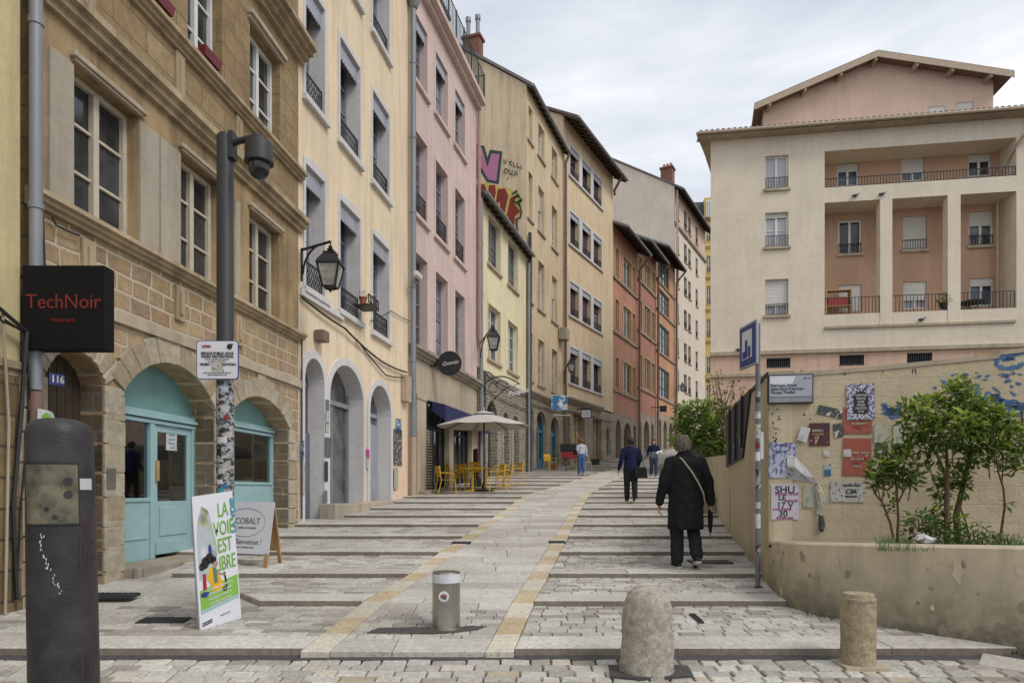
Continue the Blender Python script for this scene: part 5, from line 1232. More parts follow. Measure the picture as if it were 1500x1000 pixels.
m = MB(); m.add(vs, [(i*5+j, i*5+j+1, (i+1)*5+j+1, (i+1)*5+j) for i in range(n-1) for j in range(4)] + [(0, 1, 2, 3, 4), tuple((n-1)*5+j for j in range(5))[::-1]]); pw = m.build('plaster_wall', 'wallpaint', t, smooth=True)
rb = random.Random(15)
for nm_, mt_, cnt in (('paint_patch', 'patch_light', 7), ('bare_patch', 'patch_dark', 22)):
    m = MB()
    for k in range(cnt):
        i = rb.randrange(3, n-9); tt = rb.random(); x = P[i][0]+(P[i+1][0]-P[i][0])*tt; y = P[i][1]+(P[i+1][1]-P[i][1])*tt; d = Vector((P[i+1][0]-P[i][0], P[i+1][1]-P[i][1])).normalized(); nx, ny = -d.y, d.x
        zc_ = g(y)+rb.uniform(.06, .7); rx_ = rb.uniform(.008, .05)*(1.3 if mt_ == 'patch_light' else .8); rz2 = rx_*rb.uniform(.3, 2.2); ps = []
        zt_ = prz(y)-.02; fz = lambda z_: -.0055-.03*max(0, (zt_-z_))/(zt_+.1)
        for j in range(9): a_ = j*.698; k_ = rb.uniform(.45, 1.2); z_ = min(zt_-.01, zc_+rz2*k_*math.sin(a_)); q_ = fz(z_); ps.append((x-3+d.x*rx_*k_*math.cos(a_)+nx*q_, y-6+d.y*rx_*k_*math.cos(a_)+ny*q_, z_))
        m.add(ps, [tuple(range(9))])
    m.build(nm_, mt_, t)
so_ = MB(); inner = [(P[i][0]+.02, P[i][1]+.1) for i in range(n)]
back = [(FW.w(k)[0], FW.w(k)[1]-.005) for k in (8, 6, 4, 2, 0.05)]
so_.prism([(x, y, prz(y)-.05) for x, y in inner+back], (0, 0, -.1)); struct(so_.build('planting_soil', 'soil'))
# further retaining wall up the street
t = thing('upper_retaining_wall', 'beige retaining wall behind the walkers, holding the bushy bank', 'wall', (3.72, 11.6, 0))
bp = [(3.74, 11.7, E+.62), (5.2, 18, E+.88), (6.95, 26, E+1.25), (8.0, 32, E+1.6), (10.3, 42, E+2.35), (15, 56, E+4.2)]
m = MB()
for (x, y, z), (x2, y2, z2) in zip(bp, bp[1:]): m.hexa([(x-3.72, y-11.6, 0), (x2-3.72, y2-11.6, 0), (x2-3.42, y2-11.6, 0), (x-3.42, y-11.6, 0), (x-3.72, y-11.6, z), (x2-3.72, y2-11.6, z2), (x2-3.42, y2-11.6, z2), (x-3.42, y-11.6, z)])
m.build('plaster_wall', 'wallpaint', t)
m = MB(); m.add([(3.95, 11.7, E+.55), (5.4, 18, E+.78), (7.15, 26, E+1.15), (8.2, 32, E+1.5), (10.5, 42, E+2.25), (15.2, 56, E+4.1), (60, 50, E+4), (60, 5, E+.4), (9, 6.9, E+.3), (4.0, 7.9, E+.4)], [tuple(range(9))]); struct(m.build('terrace_ground', 'soil'))
m = MB(); m.box(-.45, -.25, 0, .05, .35, .42); 
o = thing('stone_block', 'rough dark stone block at the foot of the retaining wall behind the black coated walker', 'stone block', (4.55, 15.4, g(15.4)-.02), .1); m.build('block', 'stone_grey', o, bevel=.03)

# ------------------------------------------------------------------ posters on the wall
def poster(lab, x, y, w, h, mat, words=(), rot=0, off=-.006, name='poster', cat='poster'): return glued(FW, name, lab, cat, x, y, w, h, mat, off, 'posters on the beige wall', rot, words)
px = .0076
o = poster('black and white ornate arch poster with a block of white lettering, topmost of all', 1260, 588.5, 38*px, 53*px, 'poster_bw', rot=.02, off=-.014)
m = MB(); m.prism([(a, -.007, b) for a, b in arch_hole(-.075, .075, -.13, .05, .07)], (0, -.002, 0)); m.build('arch_motif', 'black_ink', o)
for i in range(6): text(('COMPTOIR', 'MARCHE', 'SOUPE', 'ATELIER', 'CREATION', 'LYON')[i], .034, (0, -.0105, .07-.036*i), (1, 0, 0), (0, 0, 1), 'white_frame', o, sx=.7)
text('LES HALLES', .034, (0, -.0085, -.182), (1, 0, 0), (0, 0, 1), 'white_frame', o)
poster('red poster with faded lettering, directly under the arch poster', 1255.5, 616, 40*px, 38*px, 'poster_red', [('Soiree', .05, 0, .03, 'poster_faded'), ('concert', .05, .02, -.03, 'poster_faded')])
poster('larger red poster with a cream label on its left edge, lower of the two', 1255, 669, 39*px, 55*px, 'poster_red', [('Rendez vous', .05, 0, .05, 'poster_faded'), ('samedi', .05, 0, -.02, 'poster_faded'), ('place', .045, 0, -.10, 'poster_faded')], rot=-.02)
poster('small cream label stuck over the edge of the lower red poster', 1240.5, 663.5, 11*px, 11*px, 'paper_white', rot=.05, off=-.014, name='label', cat='label')
poster('dark torn strip poster left of the arch poster', 1216, 603, 36*px, 13*px, 'poster_dark', rot=-.25)
poster('ragged dark scrap below the torn strip poster', 1228, 630, 14*px, 20*px, 'poster_dark', rot=.15)
poster('maroon poster with orange lettering and a torn corner', 1200, 636, 29*px, 34*px, 'poster_maroon', [('IMPRO', .04, -.02, .04, 'poster_faded'), ('THEATRE', .03, -.02, .0, 'wood')])
poster('white peeled corner curling beside the maroon poster', 1176.5, 636, 14*px, 22*px, 'paper_white', rot=-.3, off=-.02)
o = poster('pale blue line drawing poster with a speech bubble, left of the peeling sheet', 1146.5, 674, 40*px, 53*px, 'poster_lines', rot=-.03)
m = MB(); m.tube([(.10*math.cos(a)-.02, -.008, .14+.04*math.sin(a)) for a in [i*.33 for i in range(20)]], .004, 4); m.build('speech_bubble', 'blue_ink', o)
poster('white poster printed SHU and 30 in black letters with magenta lines', 1149.5, 734.5, 39*px, 53*px, 'poster_white',
       [('SHU', .115, 0, .135, 'black_ink'), ('LE', .085, -.03, .045, 'black_ink'), ('17 V', .095, 0, -.04, 'black_ink'), ('30', .10, -.02, -.135, 'black_ink'), ('FESTIVAL DE RUE', .032, .02, .09, 'magenta_ink'), ('CONCERT', .03, .07, .01, 'magenta_ink'), ('LYON PENTES', .032, -.03, -.085, 'magenta_ink'), ('ENTREE LIBRE', .03, 0, -.185, 'magenta_ink')])
poster('white flyer with sketched figures and the letters CIA', 1241, 719.5, 48*px, 31*px, 'poster_sketch', [('CIA', .075, .04, .0, 'black_ink'), ('MALVEILLANCE', .026, .04, .07, 'black_ink'), ('GRATUIT', .03, .04, -.055, 'black_ink')], rot=-.02)
poster('faded pink and grey small poster under the peeling sheet', 1184.5, 728, 16*px, 32*px, 'poster_faded')
poster('faded greenish flyer beside the red posters, upper one', 1290, 635, 19*px, 26*px, 'poster_faded')
poster('faded greenish flyer half hidden by leaves, right of the upper flyer', 1317, 637, 17*px, 28*px, 'poster_faded')
poster('small dark square flyer just above the small shrub', 1291, 658, 17*px, 17*px, 'poster_dark'); poster('dark square flyer right of the small shrub top', 1316, 658, 17*px, 17*px, 'poster_dark')
poster('small dark green flyer above the CIA flyer', 1212, 688, 9*px, 17*px, 'poster_blue'); poster('tiny white label between the maroon poster and the CIA flyer', 1210, 664, 8*px, 9*px, 'paper_white')
m = MB(); rb = random.Random(4)
for k in range(46):
    x = rb.choice((rb.gauss(1138, 7), rb.gauss(1140, 8), rb.gauss(1188, 20))); y = rb.uniform(598, 652); a, z = FW.u(x), FW.z(x, y); r = rb.uniform(.004, .014)
    m.add([(a-r, -.003, z), (a, -.003, z-r*1.4), (a+r, -.003, z+r*.3), (a+r*.2, -.003, z+r*1.2)], [(0, 1, 2, 3)])
for k in range(30):
    x = rb.choice((1172, 1232, 1235, 1290, 1340))+rb.gauss(0, 3); y0_ = FW.z(x, 541+rb.uniform(-2, 3)); m.add([(FW.u(x), -.003, y0_), (FW.u(x)+.008, -.003, y0_), (FW.u(x)+.006, -.003, y0_-rb.uniform(.03, .09))], [(0, 1, 2)])
m.build('paint_speck', 'black_ink', bpy.data.objects['poster_wall'])
# peeling sheet: a curled strip hanging off the wall
def curl(lab, pts, w, mat, name='peeling_poster'):
    o = thing(name, lab, 'torn poster', (*FW.w(FW.u(pts[0][0])), FW.z(pts[0][0], pts[0][1])), FW.rot); o0 = (FW.u(pts[0][0]), FW.z(pts[0][0], pts[0][1])); m = MB(); vs = []
    for i, (x, y, d, ww) in enumerate(pts):
        a, z = FW.u(x)-o0[0], FW.z(x, y)-o0[1]
        for s in (-1, -.3, .4, 1): vs.append((a+ww*s*.5, -d*.6-.018*(1-s*s)-.012*math.sin(i*1.7+s*2), z+.45*ww*s))
    m.add(vs, [(i*4+j, i*4+j+1, i*4+j+5, i*4+j+4) for i in range(len(pts)-1) for j in range(3)]); ob = m.build('sheet', mat, o)
    s = ob.modifiers.new('s', 'SOLIDIFY'); s.thickness = .002; return o
o = thing('peeling_poster', 'big white sheet peeling off and hanging down to the right', 'torn poster', (*FW.w(FW.u(1152)), FW.z(1152, 668)), FW.rot)
m = MB(); V = [(1152, 667, .008), (1161, 666, .012), (1163, 668, .03), (1168, 674, .045), (1180, 686, .05), (1190, 699, .045), (1199, 715, .03), (1192, 709, .02), (1180, 706, .015), (1166, 703, .012), (1153, 700, .01), (1153, 683, .03), (1162, 684, .07), (1176, 696, .06)]
m.add([(FW.u(a)-FW.u(1152), -d, FW.z(a, b)-FW.z(1152, 668)) for a, b, d in V], [(0, 1, 2, 12, 11), (2, 3, 12), (3, 4, 13, 12), (4, 5, 13), (5, 6, 7, 13), (13, 7, 8), (12, 13, 8, 9), (11, 12, 9, 10)]); m.build('sheet', 'paper_white', o)
m = MB(); m.add([(FW.u(a)-FW.u(1152), -d, FW.z(a, b)-FW.z(1152, 668)) for a, b, d in ((1153, 683, .034), (1162, 684, .074), (1158, 699, .02), (1153, 700, .015))], [(0, 1, 2, 3)]); m.build('sheet_back', 'poster_sketch', o)
curl('crumpled yellow and grey strip hanging from the peeling sheet', [(1194, 708, .03, .04), (1199, 720, .03, .07), (1203, 735, .04, .09), (1200, 748, .03, .08), (1199, 753, .02, .03)], .1, 'poster_faded', 'hanging_strip')
curl('dark scrap at the end of the hanging strip', [(1200, 752, .03, .02), (1203, 762, .03, .06), (1203, 771, .04, .07), (1204, 778, .03, .02)], .1, 'poster_dark', 'hanging_scrap')
# direction board
o = thing('direction_board', 'grey framed direction board with three lines of street names', 'sign', (*FW.w(FW.u(1156.5), -.05), FW.z(1156.5, 570)), FW.rot)
m = MB(); hw_, hh_ = .245, .165; m.box(-hw_, 0, -hh_, hw_, .05, hh_); m.build('frame', 'iron_grey', o, bevel=.005)
m = MB(); m.box(-hw_+.015, -.006, -hh_+.075, hw_-.015, 0, hh_-.015); m.build('panel', 'poster_sketch' if False else 'zinc_pale', o); m = MB(); m.box(-hw_+.015, -.006, -hh_+.012, hw_-.015, 0, -hh_+.068); m.build('lower_panel', 'grey_frame', o)
m = MB(); m.add([(-hw_+.02, -.008, .06), (-.05, -.008, .035), (.02, -.008, .06), (.05, -.008, .14), (-hw_+.02, -.008, .14)], [(0, 1, 2, 3, 4)]); m.build('sticker', 'white_sheet', o)
for s_, z in (('Rue Louis Prunel', .04), ('Eglise Saint-Polycarpe', 0), ('Passage Thiaffait', -.04)): text(s_, .044, (-hw_+.03, -.009, z), (1, 0, 0), (0, 0, 1), 'black_ink', o, align='LEFT', sx=.92)
text('A', .04, (.15, -.009, .115), (1, 0, 0), (0, 0, 1), 'black_ink', o)
m = MB(); m.box(.175, -.009, .112, .215, -.007, .118); m.build('arrow', 'black_ink', o)
# traffic sign on a stickered post
X, Y = 2.745, 7.62; o = thing('sign_post', 'thin grey post covered in stickers with a blue picture sign seen almost edge on', 'sign post', (X, Y, g(Y)))
zb_ = g(Y); m = MB(); m.tube([(0, 0, 0), (0, 0, E+1.86-zb_)], .027, 12); m.build('post', 'post_grey', o, smooth=True)
for k, (z_a, h_a, mt_a) in enumerate(((-.70, .10, 'stickers'), (-.42, .16, 'paper_white'), (-.20, .07, 'poster_sketch'), (.02, .22, 'stickers'), (.33, .10, 'white_sheet'), (.47, .06, 'red_ink'), (.58, .16, 'poster_sketch'), (.80, .08, 'paper_white'), (.98, .12, 'stickers'))): m = MB(); m.lathe([(.0285, E+z_a-zb_), (.0285, E+z_a+h_a-zb_)], n=14); m.build('sticker', mt_a, o, smooth=True)
m = MB(); m.lathe([(.06, 0), (.055, .03), (.03, .04)], n=14); m.build('collar', 'iron_grey', o)
m = MB(); m.box(-.05, -.03, E+.45-zb_, -.028, .10, E+.72-zb_) if False else None
pl = thing('tmp', '', '', (0, 0, 0)); bpy.data.objects.remove(pl)
zc = E+1.655-zb_; ang = math.atan2(.43, -.035)
def sp_(a, z, d=0): return (.01+a*math.cos(ang)-d*math.sin(ang)*1, a*math.sin(ang)+d*math.cos(ang), zc+z)
m = MB(); m.hexa([sp_(-.04, -.25, .045), sp_(.42, -.25, .045), sp_(.42, -.25, .02), sp_(-.04, -.25, .02), sp_(-.04, .25, .045), sp_(.42, .25, .045), sp_(.42, .25, .02), sp_(-.04, .25, .02)]); pn = m.build('sign_plate', 'zinc_pale', o, bevel=.006)
def sq(a, b, c, d, dd, mt, nm): m = MB(); m.hexa([sp_(a, c, dd), sp_(b, c, dd), sp_(b, c, dd-.006), sp_(a, c, dd-.006), sp_(a, d, dd), sp_(b, d, dd), sp_(b, d, dd-.006), sp_(a, d, dd-.006)]); return m.build(nm, mt, o)
sq(-.01, .39, -.22, .22, .052, 'blue_ink', 'blue_panel'); sq(.06, .32, -.15, .17, .057, 'white_sheet', 'white_panel')
for a, h in ((.12, .12), (.20, .2), (.27, .08)): sq(a-.03, a+.03, -.14, -.14+h, .061, 'blue_ink', 'figure')
o2 = thing('post_notice', 'white paper notice stuck round the side of the thin sign post', 'notice', (X+.03, Y, E+.35), 0)
m = MB(); m.tube([(0, 0, 0), (0, 0, .30)], .031, 10); m.build('paper', 'poster_white', o2)

# ------------------------------------------------------------------ trees and shrubs
def leaves(parent, clusters, size, mat, name='crown', seed=1, asp=.42, droop=.2):
    rr_ = random.Random(seed); m = MB()
    for (c, r, n) in clusters:
        for _ in range(n):
            while True:
                p = Vector((rr_.uniform(-1, 1), rr_.uniform(-1, 1), rr_.uniform(-1, 1)))
                if p.length <= 1 and rr_.random() < .25+.75*p.length: break
            q = Vector((c[0]+p.x*r[0], c[1]+p.y*r[1], c[2]+p.z*r[2]))
            d = (Vector((rr_.gauss(0, 1), rr_.gauss(0, 1), rr_.gauss(.25, .6)-droop)) + p*.8).normalized()
            s = d.cross(Vector((rr_.gauss(0, .5), rr_.gauss(0, .5), 1))).normalized(); up = s.cross(d)
            l = size*rr_.uniform(.6, 1.3); w_ = l*asp*.5; fold = up*l*.08
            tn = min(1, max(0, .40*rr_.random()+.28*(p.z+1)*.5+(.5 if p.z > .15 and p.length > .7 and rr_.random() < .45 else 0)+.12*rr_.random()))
            m.add([q, q+d*l*.5+s*w_+fold, q+d*l, q+d*l*.5-s*w_+fold], [(0, 1, 2, 3)], tn)
    return m.build(name, mat, parent)
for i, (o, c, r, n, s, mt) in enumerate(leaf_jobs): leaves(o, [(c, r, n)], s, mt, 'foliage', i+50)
def shrub(name, lab, cat, base, Yd, stems, clusters, size, mat, grp, seed):
    if grp: clusters = [(x, y, dy, rx*1.1, rz_*1.1, int(n*(.52 if y < 700 else .62))) for x, y, dy, rx, rz_, n in clusters]; size *= 1.12
    bx, by = at(base[0], base[1], Yd)[0], Yd; bz_ = at(base[0], base[1], Yd)[2]; o = thing(name, lab, cat, (bx, by, bz_), 0, grp); rr_ = random.Random(seed); m = MB()
    for st, r in stems:
        pts = [Vector(at(x, y, Yd+dy))-Vector((bx, by, bz_)) for x, y, dy in st]; k = len(pts); m.tube(pts, [r*(1-.6*i/(k-1)) for i in range(k)], 7)
    if name == 'bush': clusters = [(a_, b_, c_, d_, e_, int(f_*.60)) for a_, b_, c_, d_, e_, f_ in clusters]
    cl = [(Vector(at(x, y, Yd+dy))-Vector((bx, by, bz_)), (rx*Yd/1000, rx*Yd/1000*.9, rz_*Yd/1000), n) for x, y, dy, rx, rz_, n in clusters]
    for c, r, n in cl[:7]: m.tube([c*.7+Vector((0, 0, -.02)), c+Vector((0, 0, r[2]*.3))], .006, 4)
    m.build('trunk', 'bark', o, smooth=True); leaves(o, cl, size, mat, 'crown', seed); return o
G = 'shrubs in the walled bed'
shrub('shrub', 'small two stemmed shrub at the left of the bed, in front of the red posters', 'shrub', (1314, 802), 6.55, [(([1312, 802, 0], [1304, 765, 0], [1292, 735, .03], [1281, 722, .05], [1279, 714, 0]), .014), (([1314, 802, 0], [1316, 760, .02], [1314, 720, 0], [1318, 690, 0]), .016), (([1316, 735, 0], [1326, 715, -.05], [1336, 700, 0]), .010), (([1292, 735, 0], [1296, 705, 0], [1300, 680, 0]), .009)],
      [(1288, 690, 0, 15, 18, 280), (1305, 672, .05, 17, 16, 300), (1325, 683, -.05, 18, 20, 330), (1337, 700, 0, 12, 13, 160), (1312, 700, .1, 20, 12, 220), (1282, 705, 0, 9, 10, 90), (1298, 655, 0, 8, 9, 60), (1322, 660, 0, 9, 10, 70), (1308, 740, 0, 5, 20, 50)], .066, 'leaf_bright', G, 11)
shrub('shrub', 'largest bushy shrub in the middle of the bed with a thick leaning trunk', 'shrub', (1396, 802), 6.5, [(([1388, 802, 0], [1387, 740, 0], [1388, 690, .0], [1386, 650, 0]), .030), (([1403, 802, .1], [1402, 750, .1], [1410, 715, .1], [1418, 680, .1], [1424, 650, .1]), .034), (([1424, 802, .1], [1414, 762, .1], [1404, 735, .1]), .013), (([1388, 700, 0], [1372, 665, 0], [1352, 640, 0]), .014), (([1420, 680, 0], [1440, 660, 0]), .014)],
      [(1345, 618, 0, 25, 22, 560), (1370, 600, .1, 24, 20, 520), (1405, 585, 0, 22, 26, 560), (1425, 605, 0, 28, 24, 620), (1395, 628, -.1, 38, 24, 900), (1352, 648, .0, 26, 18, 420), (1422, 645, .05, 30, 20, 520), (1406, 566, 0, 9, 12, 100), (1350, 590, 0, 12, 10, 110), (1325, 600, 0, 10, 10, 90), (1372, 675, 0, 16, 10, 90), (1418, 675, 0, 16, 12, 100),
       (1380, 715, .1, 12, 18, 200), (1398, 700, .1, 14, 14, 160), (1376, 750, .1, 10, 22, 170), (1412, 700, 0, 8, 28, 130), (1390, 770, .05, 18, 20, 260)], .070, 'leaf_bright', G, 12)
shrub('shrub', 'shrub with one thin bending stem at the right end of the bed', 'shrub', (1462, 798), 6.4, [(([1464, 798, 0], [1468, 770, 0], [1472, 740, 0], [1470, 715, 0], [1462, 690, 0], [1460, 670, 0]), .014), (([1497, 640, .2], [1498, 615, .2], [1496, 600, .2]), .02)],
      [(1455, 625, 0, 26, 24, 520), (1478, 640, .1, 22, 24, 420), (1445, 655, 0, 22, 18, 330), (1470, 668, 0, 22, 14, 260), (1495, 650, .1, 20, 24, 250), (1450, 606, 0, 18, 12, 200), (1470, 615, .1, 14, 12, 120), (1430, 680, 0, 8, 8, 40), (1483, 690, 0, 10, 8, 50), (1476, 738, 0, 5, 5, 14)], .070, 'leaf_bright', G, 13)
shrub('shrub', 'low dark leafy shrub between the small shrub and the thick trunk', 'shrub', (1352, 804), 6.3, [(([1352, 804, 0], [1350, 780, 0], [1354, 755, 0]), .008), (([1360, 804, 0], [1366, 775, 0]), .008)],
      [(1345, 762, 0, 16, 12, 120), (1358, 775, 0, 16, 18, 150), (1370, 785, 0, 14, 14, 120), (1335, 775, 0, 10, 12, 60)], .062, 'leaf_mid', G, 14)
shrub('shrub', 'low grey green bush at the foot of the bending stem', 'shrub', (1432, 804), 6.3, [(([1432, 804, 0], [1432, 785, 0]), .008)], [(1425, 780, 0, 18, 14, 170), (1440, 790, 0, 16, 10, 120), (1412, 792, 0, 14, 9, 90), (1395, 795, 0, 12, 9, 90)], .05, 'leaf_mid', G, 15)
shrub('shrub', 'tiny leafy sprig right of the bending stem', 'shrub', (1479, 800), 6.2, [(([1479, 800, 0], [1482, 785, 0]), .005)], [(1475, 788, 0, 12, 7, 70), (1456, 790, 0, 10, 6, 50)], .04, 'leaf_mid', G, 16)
rr_ = random.Random(21); m = MB()
for _ in range(900):
    x = rr_.uniform(1285, 1500); Yd = rr_.uniform(5.75, 6.9); b = Vector(at(x, 700, Yd)); z = prz(Yd)-.05; h = rr_.uniform(.03, .13)*(1.3 if abs(x-1310) < 25 or x > 1440 else .8); a = rr_.uniform(0, 6.3)
    m.add([(b.x-.004, b.y, z), (b.x+.004, b.y, z), (b.x+math.cos(a)*h*.5, b.y+math.sin(a)*h*.5, z+h)], [(0, 1, 2)], rr_.uniform(.2, .9))
tag(m.build('grass', 'leaf_mid'), 'short grass and weeds growing along the planted bed', 'grass', kind='stuff')
m = MB(); rr_ = random.Random(22)
for _ in range(700):
    i = rr_.randrange(12, len(P)-6); x, y = P[i]; x += rr_.uniform(-.1, .1); y += rr_.uniform(-.10, -.03); h = rr_.uniform(.01, .05)
    if rr_.random() < .55 and not (4.0 < x < 4.6): continue
    m.add([(x-.008, y, g(y)), (x+.008, y, g(y)), (x+rr_.uniform(-.03, .03), y-.02, g(y)+h)], [(0, 1, 2)], rr_.uniform(0, .8))
tag(m.build('moss', 'leaf_mid'), 'moss and weeds where the paving meets the curved wall', 'moss', kind='stuff')
o = thing('crumpled_paper', 'crumpled white litter lying in the planted bed', 'litter', at(1355, 797, 6.15)); m = MB(); rb = random.Random(1)
m.lathe([(.02, 0), (.07, .02), (.09, .06), (.05, .09), (.01, .10)], n=9); m.v = [(a*rb.uniform(.6, 1.5), b*rb.uniform(.5, 1), c*rb.uniform(.6, 1.1)) for a, b, c in m.v]; m.build('paper', 'paper_white', o)
BUSH = .6
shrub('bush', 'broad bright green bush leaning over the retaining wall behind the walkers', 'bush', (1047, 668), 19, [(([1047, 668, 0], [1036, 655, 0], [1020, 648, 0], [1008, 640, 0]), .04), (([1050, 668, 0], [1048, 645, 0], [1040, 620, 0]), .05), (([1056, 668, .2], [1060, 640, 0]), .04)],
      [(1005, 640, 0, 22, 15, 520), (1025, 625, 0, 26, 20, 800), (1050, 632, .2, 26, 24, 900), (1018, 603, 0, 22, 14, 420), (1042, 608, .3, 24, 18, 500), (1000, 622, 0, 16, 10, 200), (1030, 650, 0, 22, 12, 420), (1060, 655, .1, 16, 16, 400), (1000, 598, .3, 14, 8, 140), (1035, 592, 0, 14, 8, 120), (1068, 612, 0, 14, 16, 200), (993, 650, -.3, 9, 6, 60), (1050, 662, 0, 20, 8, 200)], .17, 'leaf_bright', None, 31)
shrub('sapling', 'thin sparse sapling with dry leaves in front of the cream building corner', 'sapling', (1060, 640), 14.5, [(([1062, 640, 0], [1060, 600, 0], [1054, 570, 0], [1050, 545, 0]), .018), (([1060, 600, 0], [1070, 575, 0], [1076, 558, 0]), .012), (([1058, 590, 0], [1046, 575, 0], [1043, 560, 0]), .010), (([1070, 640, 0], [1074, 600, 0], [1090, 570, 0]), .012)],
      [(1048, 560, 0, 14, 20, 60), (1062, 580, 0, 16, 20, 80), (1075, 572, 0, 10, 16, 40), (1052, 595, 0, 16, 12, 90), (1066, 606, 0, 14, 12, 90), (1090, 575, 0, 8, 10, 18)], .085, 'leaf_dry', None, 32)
# ================================================================== street objects
def groundz(X, Y):
    if Y < 5.3: return g(Y)
    if Y < 5.38: return g(Y)-.03
    if XL(Y) < X < XRt(Y): return RZ(Y)
    for k in range(len(YK)-1):
        if YK[k] <= Y < YK[k+1]: return tread(k)(Y)
    return g(Y)
# access column, left foreground
Y = 3.0; X = (92.5-750)/1000*Y
o = thing('access_column', 'tall dark grey round column with a dirty brass keypad plate, left foreground', 'access column', (X, Y, g(Y)))
H = E+.315-g(Y); tl = -.020
def lean(m):
    m.v = [(v[0]+tl*(v[2]-H/2), v[1], v[2]) for v in m.v]; return m
m = MB(); m.lathe([(.150, 0), (.150, .05), (.136, .06), (.134, H*.5), (.128, H-.07), (.120, H-.035), (.098, H-.012), (.06, H-.002), (.0, H)], n=48); lean(m).build('column', 'bollard_grey', o, smooth=True)
def cyl_patch(a0, a1, z0, z1, r, mat, name, par=None, th=.004, seg=10):
    m = MB(); vs = []
    for i in range(seg+1):
        a = a0+(a1-a0)*i/seg; vs += [(r*math.sin(a), -r*math.cos(a), z0), (r*math.sin(a), -r*math.cos(a), z1), ((r-th)*math.sin(a), -(r-th)*math.cos(a), z1), ((r-th)*math.sin(a), -(r-th)*math.cos(a), z0)]
    m.add(vs, [(i*4+j, i*4+(j+1) % 4, i*4+4+(j+1) % 4, i*4+4+j) for i in range(seg) for j in range(4)] + [(0, 1, 2, 3), (seg*4+3, seg*4+2, seg*4+1, seg*4)])
    return lean(m).build(name, mat, par or o)
zz = lambda y: E-(y-718)/1000*(Y-.13)-g(Y)
fr = cyl_patch(-.56, 1.10, zz(770), zz(676), .1345, 'iron', 'plate_frame'); pl = cyl_patch(-.52, 1.06, zz(767), zz(680), .1360, 'backplate', 'keypad_plate', fr)
ca = lambda a, r: (r*math.sin(a), -r*math.cos(a))
for (a, y) in ((.78, 704), (.78, 724), (.2, 745), (.42, 757)):
    b = MB(); b.tube([(*ca(a, .134), zz(y)), (*ca(a, .138), zz(y))], .017 if y < 730 else .010, 16); lean(b).build('button', 'iron_grey', pl)
cyl_patch(1.14, 1.62, zz(717), zz(700), .1325, 'paper_white', 'sticker'); 
m = MB(); rb = random.Random(6)
for k in range(6):
    a = 1.10+.09*k; z1 = zz(770)-rb.uniform(0, .03); z0_ = z1-rb.uniform(.25, .75); m.tube([(*ca(a, .1330), z1), (*ca(a+.01, .1338), (z0_+z1)/2), (*ca(a, .1345), max(z0_, .1))], .0015, 4)
for k in range(5):
    a = 1.12+.1*k; m.tube([(*ca(a, .133), zz(772)), (*ca(a+.05, .133), zz(760)), (*ca(a+.09, .133), zz(775))], .002, 4)
lean(m).build('spray_paint', 'pink_spray', o)
m = MB()
for k in range(34):
    t_ = k/34; a = .02+.6*t_*t_+rb.gauss(0, .05); z = zz(778)-.28*t_+rb.gauss(0, .012); s = rb.uniform(.001, .0035); p = ca(a, .1345); m.add([(p[0]-s, p[1], z), (p[0], p[1]-.0005, z-s*2.6), (p[0]+s, p[1], z+s), (p[0], p[1], z+s*2.4)], [(0, 1, 2, 3)])
lean(m).build('paint_chip', 'white_band', o)
for z in (zz(796), zz(822)): m = MB(); a = 1.62; m.tube([(*ca(a, .12), z), (*ca(a, .1342), z)], .006, 8); lean(m).build('bolt_hole', 'interior_dark', o)

# steel retractable bollard
def groundat(x, y): X, Y = gp(x, y); return X, Y
X, Y = gp(652, 929); Y += .11
o = thing('steel_bollard', 'short brushed steel bollard with a white reflective band and a round sticker', 'bollard', (X, Y, groundz(X, Y)-.01))
m = MB(); r = .122; h = .50; m.lathe([(r+.02, 0), (r+.02, .012), (r, .014), (r, h-.09)], n=40); m.build('shaft', 'steel', o, smooth=True)
m = MB(); m.lathe([(r+.002, h-.09), (r+.002, h-.015), (r-.004, h-.012)], n=40); m.build('reflective_band', 'white_band', o, smooth=True)
m = MB(); m.lathe([(r+.001, h-.012), (r-.003, h), (0, h+.002)], n=40); m.build('cap', 'steel', o, smooth=True)
m = MB(); m.tube([(-.01, -r+.002, h-.20), (-.01, -r-.003, h-.20)], .045, 24); st = m.build('sticker', 'white_sheet', o); m = MB(); m.tube([(-.01, -r, h-.20), (-.01, -r-.0045, h-.20)], .032, 20); m.build('sticker_ring', 'poster_sketch', st)
text('RN', .035, (-.01, -r-.006, h-.20), (1, 0, 0), (0, 0, 1), 'red_ink', st, bold=.002)
# domed stone bollard
X, Y = gp(948, 979); Y = 5.0; X = .198*Y; z = g(Y)
o = thing('stone_bollard', 'wide weathered stone bollard with a rounded top, between the steel and the capped ones', 'bollard', (X, Y, z-.02), 0)
hh = (980-848)/1000*5.0*.985
def rough(prof, n, seed, amp):
    m = MB(); m.lathe(prof, n=n); rb = random.Random(seed)
    from mathutils import noise as nz
    m.v = [(lambda k: (v[0]*k, v[1]*k, v[2]+.5*amp*nz.noise(Vector(v)*9)))(1+amp*(nz.noise(Vector(v)*6)+.5*nz.noise(Vector(v)*17))/.2) for v in m.v]; return m
prof = [(.200, 0), (.198, .05), (.196, .12), (.192, .2), (.188, .3), (.184, .38), (.180, .45), (.170, .51), (.150, .56), (.118, .605), (.08, .63), (.035, .645), (.0, .648)]
pf = []
for (a, b), (c, d) in zip(prof, prof[1:]): pf += [(a+(c-a)*i/4, b+(d-b)*i/4) for i in range(4)]
rough(pf+[prof[-1]], 72, 2, .012).build('body', 'limestone', o, smooth=True)
m = MB(); m.prism([(-.29, -.16, 0), (-.1, -.21, 0), (.30, -.15, 0), (.33, .12, 0), (.1, .25, 0), (-.26, .2, 0)], (0, 0, .025)); m.build('mortar_pad', 'asphalt', o)
